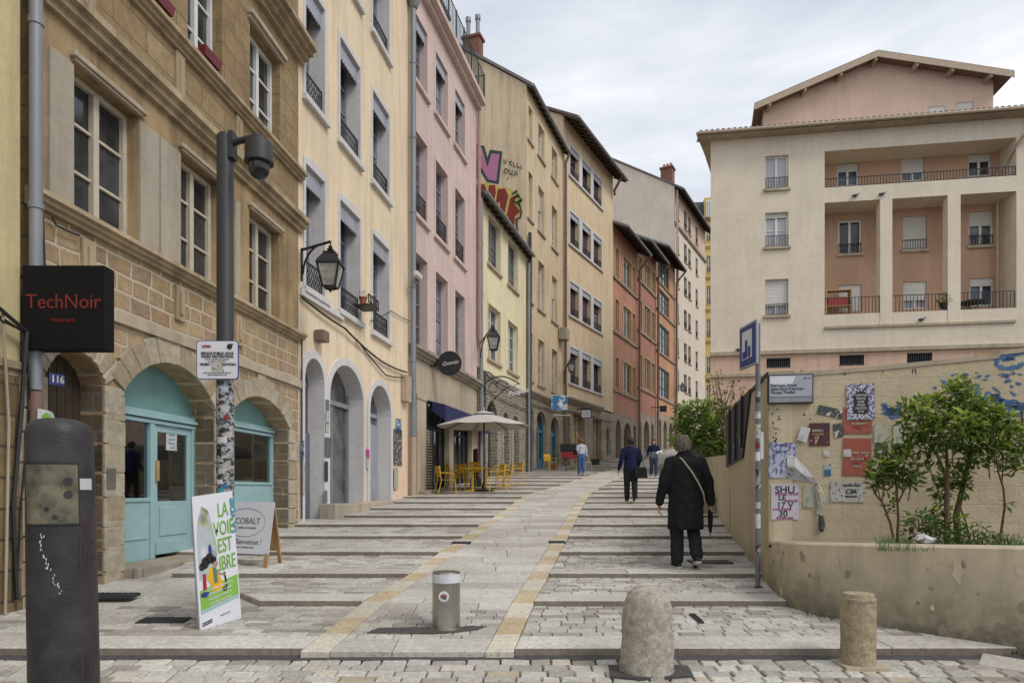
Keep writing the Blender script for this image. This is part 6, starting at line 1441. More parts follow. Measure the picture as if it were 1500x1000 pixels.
# round stone bollard with cap
Y = 5.12; X = (1257-750)/1000*Y; z = g(Y)
o = thing('capped_stone_bollard', 'slim yellowish stone bollard with a flat collared cap, before the planter wall', 'bollard', (X, Y, z), 0)
m = rough([(.118, .015), (.120, .05), (.122, .1), (.122, .2), (.123, .3), (.123, .4), (.122, .47), (.12, .482)], 48, 3, .003); m.build('shaft', 'yellow_stone', o, smooth=True)
m = rough([(.124, .482), (.126, .49), (.124, .505), (.108, .508), (.107, .53), (.103, .538), (0, .54)], 48, 4, .003); m.build('cap', 'yellow_stone', o, smooth=True)
m = MB(); m.box(-.15, -.13, -.02, .17, .13, .014); m.build('base_slab', 'stone_pale', o, bevel=.004)

# camera mast
Y = 6.75; X = (330-750)/1000*Y; z = groundz(X, Y)
o = thing('camera_mast', 'tall dark grey mast with a dome camera, its lower half covered in stickers', 'camera mast', (X, Y, z))
zt = E+(718-196)/1000*Y-z; m = MB(); m.lathe([(.082, 0), (.082, .02), (.080, zt-.03), (.06, zt-.005), (0, zt)], n=28); m.build('pole', 'iron_grey', o, smooth=True)
m = MB(); m.lathe([(.0835, E-.25-z+.0), (.0835, E+1.09-z)], n=28); m.build('sticker_layer', 'stickers', o, smooth=True)
rb = random.Random(8)
def pole_sticker(a, zc, w, h, mat, nm='sticker'):
    m = MB(); vs = []; r = .0855
    for i in range(5):
        t_ = a+(i/4-.5)*w/r; vs += [(r*math.sin(t_), -r*math.cos(t_), zc-h/2), (r*math.sin(t_), -r*math.cos(t_), zc+h/2)]
    m.add(vs, [(2*i, 2*i+1, 2*i+3, 2*i+2) for i in range(4)]); return m.build(nm, mat, o)
for (a, y, w, h, mt) in ((-.5, 590, .05, .035, 'red_ink'), (.2, 572, .09, .05, 'poster_blue'), (-.6, 580, .035, .16, 'poster_sketch'), (.3, 600, .07, .06, 'paper_white'), (-.2, 620, .08, .05, 'grey_ink'), (.5, 612, .05, .04, 'red_ink'), (0, 645, .10, .06, 'paper_white'), (.4, 668, .07, .05, 'poster_sketch'), (-.4, 662, .06, .07, 'iron'), (.1, 690, .09, .05, 'poster_sketch'), (-.3, 705, .07, .04, 'white_sheet'), (.4, 712, .06, .05, 'poster_blue'), (-.1, 718, .06, .05, 'teal_ink'), (0, 632, .05, .03, 'iron')):
    pole_sticker(a, E-(y-718)/1000*Y-z, w, h, mt)
za = zt-.13; m = MB(); m.tube([(.0, -.02, za), (.17, -.06, za+.03), (.34, -.10, za+.04)], [.034, .032, .036], 12); m.box(.055, -.07, za-.13, .10, .05, za+.13); m.tube([(.34, -.10, za+.055), (.40, -.11, za+.02), (.41, -.11, za-.08)], [.036, .042, .045], 12); arm = m.build('arm', 'iron_grey', o, smooth=True, bevel=.004)
cx, cy = .375, -.11
m = MB(); m.lathe([(.05, .01), (.115, -.005), (.128, -.03), (.13, -.16), (.138, -.19), (.138, -.215), (.11, -.22)], (cx, cy, za-.0), 32); hs = m.build('camera_housing', 'iron_grey', o, smooth=True)
m = MB(); m.lathe([(.10, -.215), (.102, -.26), (.095, -.30), (.075, -.34), (.045, -.365), (0, -.375)], (cx, cy, za), 32); m.build('dome', 'glass', hs, smooth=True)
# CCTV information panel
zp = E-(527-718)/1000*(Y-.1)-z; m = MB(); w_, h_ = .205, .188
rr4 = [(w_*sx-(.02*sx if k else 0), h_*sz-(0 if k else .02*sz)) for sx, sz, ks in ((1, 1, (0, 1)), (-1, 1, (1, 0)), (-1, -1, (0, 1)), (1, -1, (1, 0))) for k in ks]
m.prism([(a-.035, -.10, zp+b) for a, b in rr4], (0, .012, 0)); pn = m.build('information_panel', 'blue_plate', o)
m = MB(); m.prism([((a*.965)-.035, -.102, zp+b*.965) for a, b in rr4], (0, .004, 0)); m.build('panel_face', 'white_sheet', pn)
def pt(s, size, dx, dz, ink='black_ink', **k): text(s, size, (dx-.035, -.1045, zp+dz), (1, 0, 0), (0, 0, 1), ink, pn, **k)
pt('ESPACE PUBLIC SOUS', .036, 0, .062, bold=.001, sx=.92); pt('VIDÉO PROTECTION', .036, 0, .030, bold=.001, sx=.92); pt('VIDÉO', .034, -.12, -.045, bold=.001); pt('NATION', .034, .115, -.045, bold=.001)
pt('LYON', .03, -.105, .13, 'red_ink', bold=.002)
for i, (s, dz) in enumerate((('pour la protection des personnes', .006), ('et des biens, informations', -.014), ('mairie centrale', -.09), ('article du code de la securite interieure', -.125), ('police municipale de la ville', -.145))): pt(s, .017, 0, dz, 'grey_ink')
m = MB(); m.tube([(.085, -.103, zp+.128), (.085, -.1065, zp+.128)], .026, 14); m.box(.075, -.1065, zp+.145, .12, -.103, zp+.155); m.build('camera_symbol', 'black_ink', pn)
m = MB(); m.prism([(-.095, -.103, zp-.02), (.02, -.103, zp-.005), (.03, -.103, zp-.125), (-.085, -.103, zp-.13)], (0, -.003, 0)); m.build('pasted_sticker', 'poster_sketch', pn)
m = MB(); m.box(-.09, -.09, zp-.02, .09, 0, zp+.02); m.build('clamp', 'iron_grey', o)

# leaning poster board
BL = Vector(at(294, 928, 5.93)); BR = Vector(at(354, 907, 6.38)); TL = Vector(at(281, 727, 6.02)); Zb = groundz(BL.x, BL.y)
o = thing('poster_board', 'narrow two sided poster board with green lettering and a scooter drawing, leaning by the mast', 'advertising board', tuple(BL))
e1 = BR-BL; W_ = e1.length; r_ = e1.normalized(); u_ = (TL-BL); Hh = u_.length; u_ = u_.normalized(); nn = r_.cross(u_).normalized()   # nn faces the viewer
def bp_(a, b, d=0): return r_*a*W_+u_*b*Hh+nn*d
def flat(pts, mat, d, name, par=None): m = MB(); m.prism([bp_(a, b, d) for a, b in pts], -nn*.002); return m.build(name, mat, par or o)
m = MB(); m.prism([bp_(0, 0), bp_(1, .012), bp_(.985, 1.01), bp_(0, 1)], -nn*.012); front = m.build('front_sheet', 'white_sheet', o)
m = MB(); m.prism([bp_(.03, .02, -.03), bp_(1.06, .0, -.12), bp_(1.03, 1.0, -.05), bp_(.03, 1.0, -.02)], -nn*.012); bk = m.build('back_sheet', 'poster_white', o)
flat([(.05, .66), (.05, .38), (.40, .40), (.52, .58), (.45, .72), (.35, .88), (.2, .92), (.08, .80)], 'poster_photo', .003, 'photo_print', front)
flat([(.04, .16), (.965, .205), (.965, .36), (.04, .305)], 'green_panel', .003, 'green_panel', front); flat([(.04, .135), (.965, .18), (.965, .20), (.04, .155)], 'teal', .003, 'teal_strip', front)
for s, b in (('LA', .87), ('VOIE', .73), ('EST', .60), ('LIBRE', .465)): text(s, .185, tuple(bp_(.70 if s != 'LIBRE' else .68, b, .004)), r_+u_*.05, u_, 'green_ink', front, sx=.62 if s != 'LIBRE' else .58, bold=.001)
for i in range(4): text(('Comme vous y etes bienvenue', 'marchez, pedalez et roulez', 'sous plusieurs formes, ici', 'a voie libre toute annee')[i], .034, tuple(bp_(.50, .308-.036*i, .006)), r_+u_*.10, u_, 'white_sheet', front, sx=.8, shear=.2)
flat([(.05, .045), (.28, .055), (.28, .082), (.05, .07)], 'black_ink', .003, 'logo', front); text('VILLE DE LYON', .018, tuple(bp_(.165, .062, .004)), r_+u_*.08, u_, 'white_sheet', front)
text('metropole', .03, tuple(bp_(.6, .09, .003)), r_+u_*.08, u_, 'zinc_pale', front)
# drawn figures on the board
def blob(cx, cy, rx, ry, mat, d=.006, a0=0): flat([(cx+rx*math.cos(a0+i*.449), cy+ry*math.sin(i*.449)) for i in range(14)], mat, d, 'drawing', front)
blob(.20, .50, .09, .045, 'iron', .006); blob(.30, .525, .10, .04, 'iron', .006); blob(.40, .505, .07, .03, 'iron', .006); blob(.12, .475, .07, .03, 'iron', .006)
flat([(.30, .46), (.42, .45), (.55, .36), (.62, .285), (.34, .27), (.30, .33), (.22, .38)], 'yellow_metal', .005, 'drawing', front); flat([(.36, .46), (.44, .44), (.47, .34), (.38, .33)], 'green_grey', .0065, 'drawing', front)
blob(.44, .475, .06, .02, 'skin', .0065); flat([(.12, .42), (.2, .42), (.2, .30), (.12, .30)], 'red_plastic', .005, 'drawing', front); flat([(.62, .40), (.66, .40), (.70, .285), (.66, .285)], 'iron', .005, 'drawing', front); flat([(.45, .415), (.66, .385), (.66, .375), (.45, .40)], 'skin', .007, 'drawing', front)
blob(.18, .57, .06, .05, 'poster_white', .005); blob(.33, .585, .04, .045, 'blue_ink', .005); blob(.15, .27, .10, .02, 'blue_ink', .0062); blob(.62, .275, .06, .018, 'iron', .0062); flat([(.48, .70), (.56, .715), (.52, .735)], 'iron', .006, 'drawing', front)
text('LA VOIE', .075, tuple(bp_(.955, .82, .009)), u_, -r_, 'teal_ink', front, bold=.003, sx=1.2)
m = MB(); m.tube([tuple(bp_(0, 0, -.03)), tuple(bp_(0, 1, -.006))], .006, 6); m.tube([tuple(bp_(1, 0, -.1)), tuple(bp_(1, 1, -.01))], .006, 6); m.build('frame_rod', 'zinc', o)

# folding shop board
YA = 8.95; zA = lambda X, Y: groundz(X, Y)
pA = Vector(at(310, 800, 9.0)); pB = Vector(at(391, 812, 8.65)); pC = Vector(at(412, 797, 9.15))
o = thing('shop_board', 'white A-shaped shop board with a grey oval and wooden legs, before the second shop window', 'advertising board', (pB.x, pB.y, groundz(pB.x, pB.y)))
bx_ = Vector((pA.x-pB.x, pA.y-pB.y, 0)); WW = bx_.length; ex = -bx_.normalized(); bk_ = Vector((.10, 1, 0)).normalized(); HH = (812-717)/1000*8.75
def qp(a, b, d): p = -ex*(WW*(1-a))+Vector((0, 0, b*HH)); return p+bk_*d     # a: 0 left..1 right
apex = .22
def qf(a, b, off=0): return qp(a, b, apex*b+off)
m = MB(); m.prism([qf(-.0, .20), qf(1, .20), qf(1, 1.0), qf(0, 1.0)], bk_*.014); f_ = m.build('front_panel', 'white_sheet', o)
for a in (0.04, .96): m = MB(); m.hexa([tuple(qf(a+s*.03, b, d)) for b, d in ((0, 0), (0, .03)) for s in ((-1, 1) if d == 0 else (1, -1))] + [tuple(qf(a+s*.03, b, d)) for b, d in ((.22, 0), (.22, .03)) for s in ((-1, 1) if d == 0 else (1, -1))]); m.build('leg', 'wood', o)
def qb(a, b, off=0): return qp(a, b, 2*apex-apex*b+off)
for a in (0.04, .96): m = MB(); m.hexa([tuple(qb(a-.03, 0, 0)), tuple(qb(a+.03, 0, 0)), tuple(qb(a+.03, 0, .03)), tuple(qb(a-.03, 0, .03)), tuple(qb(a-.03, 1, 0)), tuple(qb(a+.03, 1, 0)), tuple(qb(a+.03, 1, .03)), tuple(qb(a-.03, 1, .03))]); m.build('leg', 'wood', o)
m = MB(); m.prism([qb(.06, .22), qb(.94, .22), qb(.94, .95), qb(.06, .95)], bk_*.012); m.build('rear_panel', 'wood', o)
for k, (s, b, sz) in enumerate((('COBALT', .70, .115), ('atelier & concept', .60, .045), ('Bienvenue !', .38, .10), ('bijoux, ceramiques, objets', .30, .03))):
    text(s, sz, tuple(qf(.56 if k != 2 else .60, b, -.003)), ex, (qf(0, 1)-qf(0, 0)), 'grey_ink', f_, shear=.3 if k in (1, 2) else 0, sx=.95)
m = MB(); m.tube([tuple(qf(.52+.36*math.cos(a), .68+.22*math.sin(a), -.002)) for a in [i*.25 for i in range(26)]], .0035, 4); m.build('oval_line', 'grey_frame', f_)

# street lanterns on wall brackets
def lantern(name_lab, x, ytop, ybase, Yd, arm, lit=False, sc=1.0):
    """bracket reaches from the wall to the lantern; x is the lantern's centre"""
    X, Y_, Z = at(x, ytop, Yd); h = (ybase-ytop)/1000*Yd
    o = thing('wall_lantern', name_lab, 'street lamp', (X, Y_, Z), 0, 'black wall lanterns along the street'); s = h
    m = MB(); r1 = .33*s; r0 = .19*s
    def rg(r, z): return [(r*math.cos(a), r*math.sin(a), z) for a in (math.pi/4+i*math.pi/2 for i in range(4))]
    A, B = rg(r1, -.45*s), rg(r0, -.92*s)
    for i in range(4): m.tube([A[i], B[i]], .016*s/.6*.6+.006, 5); m.tube([A[i], A[(i+1) % 4]], .02*s, 5); m.tube([B[i], B[(i+1) % 4]], .015*s, 5); m.tube([B[i], (0, 0, -1.0*s)], .011*s, 4)
    m.lathe([(0, -1.04*s), (.03*s, -1.01*s), (.02*s, -.98*s)], n=8); m.build('frame', 'iron', o)
    m = MB()
    vs = rg(r1*1.12, -.45*s)+rg(r1*.95, -.36*s)+rg(r0*.95, -.22*s)+rg(r0*1.05, -.19*s)+rg(.05*s, -.14*s); m.add(vs, [(4*j+i, 4*j+(i+1) % 4, 4*j+4+(i+1) % 4, 4*j+4+i) for j in range(4) for i in range(4)]+[(16, 17, 18, 19)])
    m.lathe([(.05*s, -.14*s), (.08*s, -.11*s), (.03*s, -.08*s), (.05*s, -.05*s), (.015*s, -.02*s), (.015*s, .06*s)], n=10); m.build('hood', 'iron', o)
    m = MB(); C = rg(r1*.94, -.46*s); D = rg(r0*.94, -.91*s); m.add(C+D, [(i, (i+1) % 4, 4+(i+1) % 4, 4+i) for i in range(4)]); m.build('glass', 'glass_lamp', o)
    ax, az = arm; m = MB(); e = Vector((ax[0]-X, ax[1]-Y_, 0)); t_ = .018+.01*s
    m.tube([(0, 0, .06*s), tuple(e+Vector((0, 0, .06*s)))], t_, 6); m.tube([tuple(e+Vector((0, 0, .10*s))), tuple(e+Vector((0, 0, -az)))], t_, 6)
    m.tube([tuple(e*.35+Vector((0, 0, .06*s)))] + [tuple(e*(.35+.6*math.sin(k*math.pi/12))+Vector((0, 0, .06*s-az*.85*(1-math.cos(k*math.pi/12))))) for k in range(1, 7)], t_*.8, 6)
    m.build('bracket', 'iron', o); return o
a_ = F1.w(F1.u(434), -.05); lantern('large black wall lantern with frosted panes hung between the stone house and the yellow house', 484, 358, 426, 12.8, (F2.w(.02, -.06), .55))
lantern('black wall lantern with clear frosted panes above the parasol', 723, 478, 515, 24.5, (F4.w(.15, -.08), .7))
lantern('small dark wall lantern between the two sand coloured houses', 837, 524, 546, 37.5, (F5.w(U5-.2, -.1), .8))
lantern('tiny dark wall lantern on the pale building, above the bush', 1000, 560, 574, 64, (F10.w(.4, -.1), .8))
# flag and small projecting shop sign
o = thing('shop_banner', 'blue and white cloth shop banner hanging from a pole over the far shops', 'banner', at(819.5, 579, 35)); w_, h_ = .41, .74
m = MB(); n = 8
vs = [(-w_+2*w_*i/n, .04*math.sin(i*1.4), -h_*(j/4)+ (0)) for j in range(5) for i in range(n+1)]; m.add(vs, [(j*(n+1)+i, j*(n+1)+i+1, (j+1)*(n+1)+i+1, (j+1)*(n+1)+i) for j in range(4) for i in range(n)]); m.build('cloth', 'flag_print', o, smooth=True)
m = MB(); m.tube([(-.45, 0, .02), (1.0, .5, .02)], .02, 6); m.tube([(-.3, 0, -.98), (.6, .3, -1.0)], .02, 6); m.build('pole', 'shutter_white', o)
o = thing('rectangular_sign', 'small white rectangular shop sign in a grey frame above the warm lit window', 'sign', at(858.5, 606, 43.5), -.1)
m = MB(); m.box(-.32, -.05, -.27, .32, .05, .27); m.build('frame', 'iron_grey', o); m = MB(); m.box(-.28, -.06, -.23, .28, .06, .23); f_ = m.build('panel', 'white_sheet', o); text('LES TISSUS', .11, (0, -.064, .06), (1, 0, 0), (0, 0, 1), 'blue_ink', f_, sx=.8); text('ATELIER', .10, (0, -.064, -.09), (1, 0, 0), (0, 0, 1), 'blue_ink', f_, sx=.8)
m = MB(); m.tube([(-1.2, .6, .35), (.32, 0, .35)], .03, 6); m.build('bracket', 'iron', o)
o = thing('dark_box_sign', 'small dark box sign on the orange house', 'sign', at(971.5, 598.5, 60), -.1); m = MB(); m.box(-.3, -.1, -.26, .3, .1, .26); m.build('box', 'iron', o)
text('bistrot', .15, (0, -.104, 0), (1, 0, 0), (0, 0, 1), 'red_ink', o); m = MB(); m.box(-1.1, .05, .1, -.3, .1, .18); m.build('bracket', 'iron', o)

# parasol and terrace furniture
YP = 21.8; XP = (709-750)/1000*YP; zg = groundz(XP, YP)
o = thing('parasol', 'wide beige canvas parasol standing over the yellow café tables', 'parasol', (XP, YP, zg))
zr = E+(718-624)/1000*YP-zg; zt = E+(718-606)/1000*YP-zg; Rr = 1.52; m = MB(); N8 = 8; rings = []
for j in range(6):
    q = j/5; rr = Rr*(1-q)+.16*q; z = zr+(zt-zr)*(q**.9)
    ring_ = []
    for i in range(N8*3):
        a = 2*math.pi*i/(N8*3)+.26; sag = (1-abs(math.cos(a*4+0)) )*0; k = 1 if i % 3 == 0 else .965; ring_.append((rr*k*math.cos(a), rr*k*math.sin(a), z-(0 if i % 3 == 0 else .02*(1-q))))
    rings.append(ring_)
vs = [p for r in rings for p in r]; n = N8*3; m.add(vs, [(j*n+i, j*n+(i+1) % n, (j+1)*n+(i+1) % n, (j+1)*n+i) for j in range(5) for i in range(n)]); ob = m.build('canopy', 'canvas', o); sdf = ob.modifiers.new('s', 'SOLIDIFY'); sdf.thickness = .006
m = MB(); m.lathe([(.36, zt-.01), (.30, zt+.03), (.12, zt+.08), (.02, zt+.10), (.02, zt+.2), (0, zt+.22)], n=16); m.build('vent_cap', 'canvas', o)
m = MB(); m.tube([(0, 0, 0), (0, 0, zt+.1)], .028, 10); m.build('pole', 'dark_wood', o, smooth=True)
for i in range(8): a = 2*math.pi*i/8+.26; m = MB(); m.tube([(0, 0, zt-.02), (Rr*.97*math.cos(a), Rr*.97*math.sin(a), zr-.02)], .013, 5); m.build('rib', 'dark_wood', o)
m = MB(); m.lathe([(.30, 0), (.30, .05), (.08, .08), (.05, .3)], n=20); m.build('base', 'iron', o)
def chair(lab):
    o = thing('cafe_chair', lab, 'chair', (0, 0, 0), 0, 'yellow metal chairs on the café terrace'); w = .22
    m = MB()
    for i in range(5): a = -.20+i*.088; m.box(-w, a, .435, w, a+.07, .447)
    m.build('seat', 'yellow_metal', o)
    m = MB()
    for i in range(3):
        for s in (-1, 1): z = .53+i*.115; m.hexa([(s*.01 if s > 0 else -w+.01, .225+.10*(z-.45), z), (w-.01 if s > 0 else -.01, .225+.10*(z-.45), z), (w-.01 if s > 0 else -.01, .24+.10*(z-.45), z), (s*.01 if s > 0 else -w+.01, .24+.10*(z-.45), z), (s*.01 if s > 0 else -w+.01, .225+.10*(z-.35), z+.095), (w-.01 if s > 0 else -.01, .225+.10*(z-.35), z+.095), (w-.01 if s > 0 else -.01, .24+.10*(z-.35), z+.095), (s*.01 if s > 0 else -w+.01, .24+.10*(z-.35), z+.095)])
    m.tube([(-w, .23, .44), (-w, .30, .86), (w, .30, .86), (w, .23, .44)], .013, 6); m.build('backrest', 'yellow_metal', o)
    for sx in (-1, 1):
        m = MB(); m.tube([(sx*w, -.20, .45), (sx*(w+.03), -.25, 0)], .013, 6); m.build('leg', 'yellow_metal', o); m = MB(); m.tube([(sx*w, .22, .45), (sx*(w+.03), .33, 0)], .013, 6); m.build('leg', 'yellow_metal', o)
        m = MB(); m.tube([(sx*w, .27, .66), (sx*(w+.02), 0, .66), (sx*(w+.02), -.19, .63), (sx*w, -.20, .44)], .012, 6); m.build('armrest', 'yellow_metal', o)
    return o
c0 = None
for i, (x, yd, rz_, lb) in enumerate(((654, 21.3, 1.95, 'yellow slatted chair at the far left of the café terrace'), (667, 22.4, 2.0, 'yellow slatted chair just behind the leftmost one'), (683, 23.2, 2.5, 'yellow slatted chair behind the first table, its back to the shop'), (724, 21.6, -1.2, 'yellow slatted chair right of the parasol pole, facing the table'), (752, 24.2, -1.15, 'yellow slatted chair standing alone at the right end of the terrace'), (699, 23.6, 2.9, 'yellow slatted chair half hidden behind the parasol pole'), (737, 23.3, -1.4, 'yellow slatted chair between the parasol pole and the lone chair on the right'))):
    if c0 is None: c0 = chair(lb); c = c0
    else: c = dup_tree(c0); c['label'] = lb
    X = (x-750)/1000*yd; c.location = (X, yd, groundz(X, yd)); c.rotation_euler[2] = rz_
for i, (x, yd, lb) in enumerate(((692, 21.9, 'yellow square café table left of the parasol pole'), (711, 22.8, 'yellow café table half hidden behind the parasol pole'), (738, 25.0, 'yellow café table next to the lone chair on the right'))):
    X = (x-750)/1000*yd; o = thing('cafe_table', lb, 'table', (X, yd, groundz(X, yd)), .1*i, 'yellow tables on the café terrace')
    m = MB(); m.box(-.40, -.32, .72, .40, .32, .745); m.build('tabletop', 'yellow_metal', o, bevel=.01); m = MB(); m.tube([(0, 0, .03), (0, 0, .72)], .045, 10); m.build('pedestal', 'yellow_metal', o, smooth=True)
    m = MB(); m.hexa([(-.35, -.05, 0), (.35, -.05, 0), (.35, .05, 0), (-.35, .05, 0), (-.1, -.04, .05), (.1, -.04, .05), (.1, .04, .05), (-.1, .04, .05)]); m.hexa([(-.05, -.3, 0), (.05, -.3, 0), (.05, .3, 0), (-.05, .3, 0), (-.04, -.1, .052), (.04, -.1, .052), (.04, .1, .052), (-.04, .1, .052)]); m.build('foot', 'yellow_metal', o)
o = thing('menu_stand', 'dark red menu stand against the café front', 'menu stand', (-1.28, 24.2, groundz(-1.3, 24.2)), -1.2); m = MB(); m.box(-.25, -.03, .3, .25, .03, 1.35); m.build('panel', 'maroon', o, bevel=.01); m = MB(); m.box(-.22, -.15, 0, -.17, .15, .3); m.box(.17, -.15, 0, .22, .15, .3); m.build('leg', 'iron', o)
# bits and pieces in front of the far shops
def planter(lab, x, y, w, h, mat, leaf, r, n, seed, grp='plants in front of the far shops'):
    X, Yd = gp(x, y); o = thing('potted_plant', lab, 'plant', (X, Yd, groundz(X, Yd)), 0, grp); m = MB(); m.hexa([(-w/2, -w/3, 0), (w/2, -w/3, 0), (w/2, w/3, 0), (-w/2, w/3, 0), (-w*.55, -w*.36, h), (w*.55, -w*.36, h), (w*.55, w*.36, h), (-w*.55, w*.36, h)]); m.build('planter_box', mat, o, bevel=.01)
    leaves(o, [((0, 0, h+r[1]*.8), (r[0], r[0], r[1]), n)], .09, leaf, 'foliage', seed)
planter('dark leafy plant in a brown box beside the blue shop door', 790, 686, .75, .75, 'brown_door', 'leaf_mid', (.35, .3), 200, 61)
planter('pale green plant in a low pot left of the red crate stand', 812, 688, .35, .3, 'terracotta', 'leaf_bright', (.3, .5), 200, 62)
planter('small green plant in a dark pot under the warm lit window', 872, 681, .5, .35, 'iron', 'leaf_mid', (.3, .25), 120, 63)
planter('light green plant between the folded chair and the red crate stand', 822, 689, .35, .25, 'zinc', 'leaf_dry', (.35, .4), 170, 64)
X, Yd = gp(806, 690); o = dup_tree(c0); o.location = (X, Yd, groundz(X, Yd)); o.rotation_euler[2] = .6; o['label'] = 'yellow chair standing alone before the far blue shop'; o['group'] = 'yellow metal chairs on the café terrace'
X, Yd = gp(835, 689); o = thing('crate_stand', 'black and red crate on trestle legs outside the far shop', 'stand', (X, Yd, groundz(X, Yd)), -.2)
m = MB(); m.box(-.5, -.25, 1.0, .5, .25, 1.4); m.build('upper_crate', 'iron', o); m = MB(); m.box(-.42, -.28, .65, .42, .28, .98); m.build('lower_crate', 'red_plastic', o, bevel=.02)
for sx in (-1, 1): m = MB(); m.tube([(sx*.4, -.2, 0), (sx*.1, 0, .65)], .02, 5); m.tube([(sx*.1, .2, 0), (sx*.4, 0, .65)], .02, 5); m.build('leg', 'wood', o)
X, Yd = gp(860, 690); o = thing('street_chair', 'small white wire chair beside the woman in jeans', 'chair', (X, Yd, groundz(X, Yd)), .4); m = MB(); m.lathe([(.22, .44), (.22, .46)], n=14); m.build('seat', 'shutter_white', o)
m = MB(); m.tube([(-.2, .15, .46), (-.18, .22, .85), (0, .26, .95), (.18, .22, .85), (.2, .15, .46)], .015, 5); m.build('backrest', 'shutter_white', o)
for a, b in ((-1, -1), (1, -1), (-1, 1), (1, 1)): m = MB(); m.tube([(a*.15, b*.15, .44), (a*.2, b*.2, 0)], .014, 5); m.build('leg', 'shutter_white', o)
# overhead strays: small pasted sheets on far walls
glued(F6, 'poster', 'dark red poster on the pale end pier of the shuttered house', 'poster', 890.5, 635, .5, .9, 'poster_maroon', -.05); glued(F6, 'poster', 'torn dark poster lower on the same pale pier', 'poster', 892, 655, .7, 1.0, 'poster_dark', -.05)
# ================================================================== people
def solid(prims, voxel, sm=6):
    """one continuous skin round overlapping volumes"""
    m = MB()
    for p in prims:
        if p[0] == 'c':                                  # tapered limb through joints [(x,y,z,r), ...]
            P = p[1]
            for (a, b) in zip(P, P[1:]):
                A, B = Vector(a[:3]), Vector(b[:3]); d = (B-A).normalized(); u = d.orthogonal().normalized(); v = d.cross(u); rings = []
                for (c, r, t) in [(A, a[3], k) for k in (-.99, -.8, -.45, 0)] + [(B, b[3], k) for k in (0, .45, .8, .99)]:
                    rr = r*math.sqrt(max(.0004, 1-t*t)); rings.append([c+d*t*r+(u*math.cos(q)+v*math.sin(q))*rr for q in [2*math.pi*i/14 for i in range(14)]])
                vs = [q for g_ in rings for q in g_]; m.add(vs, [(j*14+i, j*14+(i+1) % 14, (j+1)*14+(i+1) % 14, (j+1)*14+i) for j in range(7) for i in range(14)] + [tuple(reversed(range(14))), tuple(7*14+i for i in range(14))])
        else:                                            # loft of ellipses [(cx,cy,cz,rx,ry), ...]
            P = p[1]; n = 24; vs = []
            for cx, cy, cz, rx, ry in P: vs += [(cx+rx*math.cos(2*math.pi*i/n), cy+ry*math.sin(2*math.pi*i/n), cz) for i in range(n)]
            m.add(vs, [(j*n+i, j*n+(i+1) % n, (j+1)*n+(i+1) % n, (j+1)*n+i) for j in range(len(P)-1) for i in range(n)] + [tuple(reversed(range(n))), tuple((len(P)-1)*n+i for i in range(n))])
    me = bpy.data.meshes.new('s'); me.from_pydata(m.v, [], m.f); o = bpy.data.objects.new('s', me); COL.objects.link(o)
    r = o.modifiers.new('r', 'REMESH'); r.mode = 'VOXEL'; r.voxel_size = voxel; r.use_smooth_shade = True
    s = o.modifiers.new('s', 'SMOOTH'); s.factor = .5; s.iterations = sm
    dg = bpy.context.evaluated_depsgraph_get(); out = bpy.data.meshes.new_from_object(o.evaluated_get(dg)); bpy.data.objects.remove(o); return out
def put(name, me, mat, parent, wrinkle=0, smat=None):
    me.materials.clear(); me.materials.append(MATS[mat]); me.polygons.foreach_set('use_smooth', [True]*len(me.polygons)); o = bpy.data.objects.new(name, me); COL.objects.link(o); o.parent = parent
    if wrinkle:
        tx = bpy.data.textures.new('folds', 'CLOUDS'); tx.noise_scale = .12; tx.noise_depth = 2; d = o.modifiers.new('d', 'DISPLACE'); d.texture = tx; d.strength = wrinkle; d.mid_level = .5; d.texture_coords = 'LOCAL'
    return o
def hand(w, d, side, curl=.5, sz=1.0):
    """palm and five fingers; w wrist, d pointing along the hand, side = direction towards the thumb"""
    w = Vector(w); d = Vector(d).normalized(); t = Vector(side); t = (t-d*t.dot(d)).normalized(); n = d.cross(t); P = []
    k = sz
    P.append(('c', [(*(w), .023*k), (*(w+d*.045*k+t*.014*k), .021*k), (*(w+d*.08*k+t*.018*k), .016*k)])); P.append(('c', [(*(w), .022*k), (*(w+d*.045*k-t*.012*k), .020*k), (*(w+d*.075*k-t*.022*k), .014*k)]))
    for i, (off, ln) in enumerate(((.030, .070), (.011, .078), (-.009, .072), (-.028, .058))):
        b = w+d*.080*k+t*off*k; c1 = curl*(.5+.12*i); p1 = b+(d*math.cos(c1)+n*math.sin(c1))*ln*.42*k; p2 = p1+(d*math.cos(c1*2.2)+n*math.sin(c1*2.2))*ln*.33*k; p3 = p2+(d*math.cos(c1*3.1)+n*math.sin(c1*3.1))*ln*.25*k
        P.append(('c', [(*b, .0098*k), (*p1, .0090*k), (*p2, .0082*k), (*p3, .0070*k)]))
    b = w+d*.022*k+t*.022*k; p1 = b+(d*.6+t*.8+n*.3).normalized()*.036*k; p2 = p1+(d*.9+t*.3+n*.5).normalized()*.030*k; P.append(('c', [(*b, .013*k), (*p1, .0105*k), (*p2, .008*k)])); return P
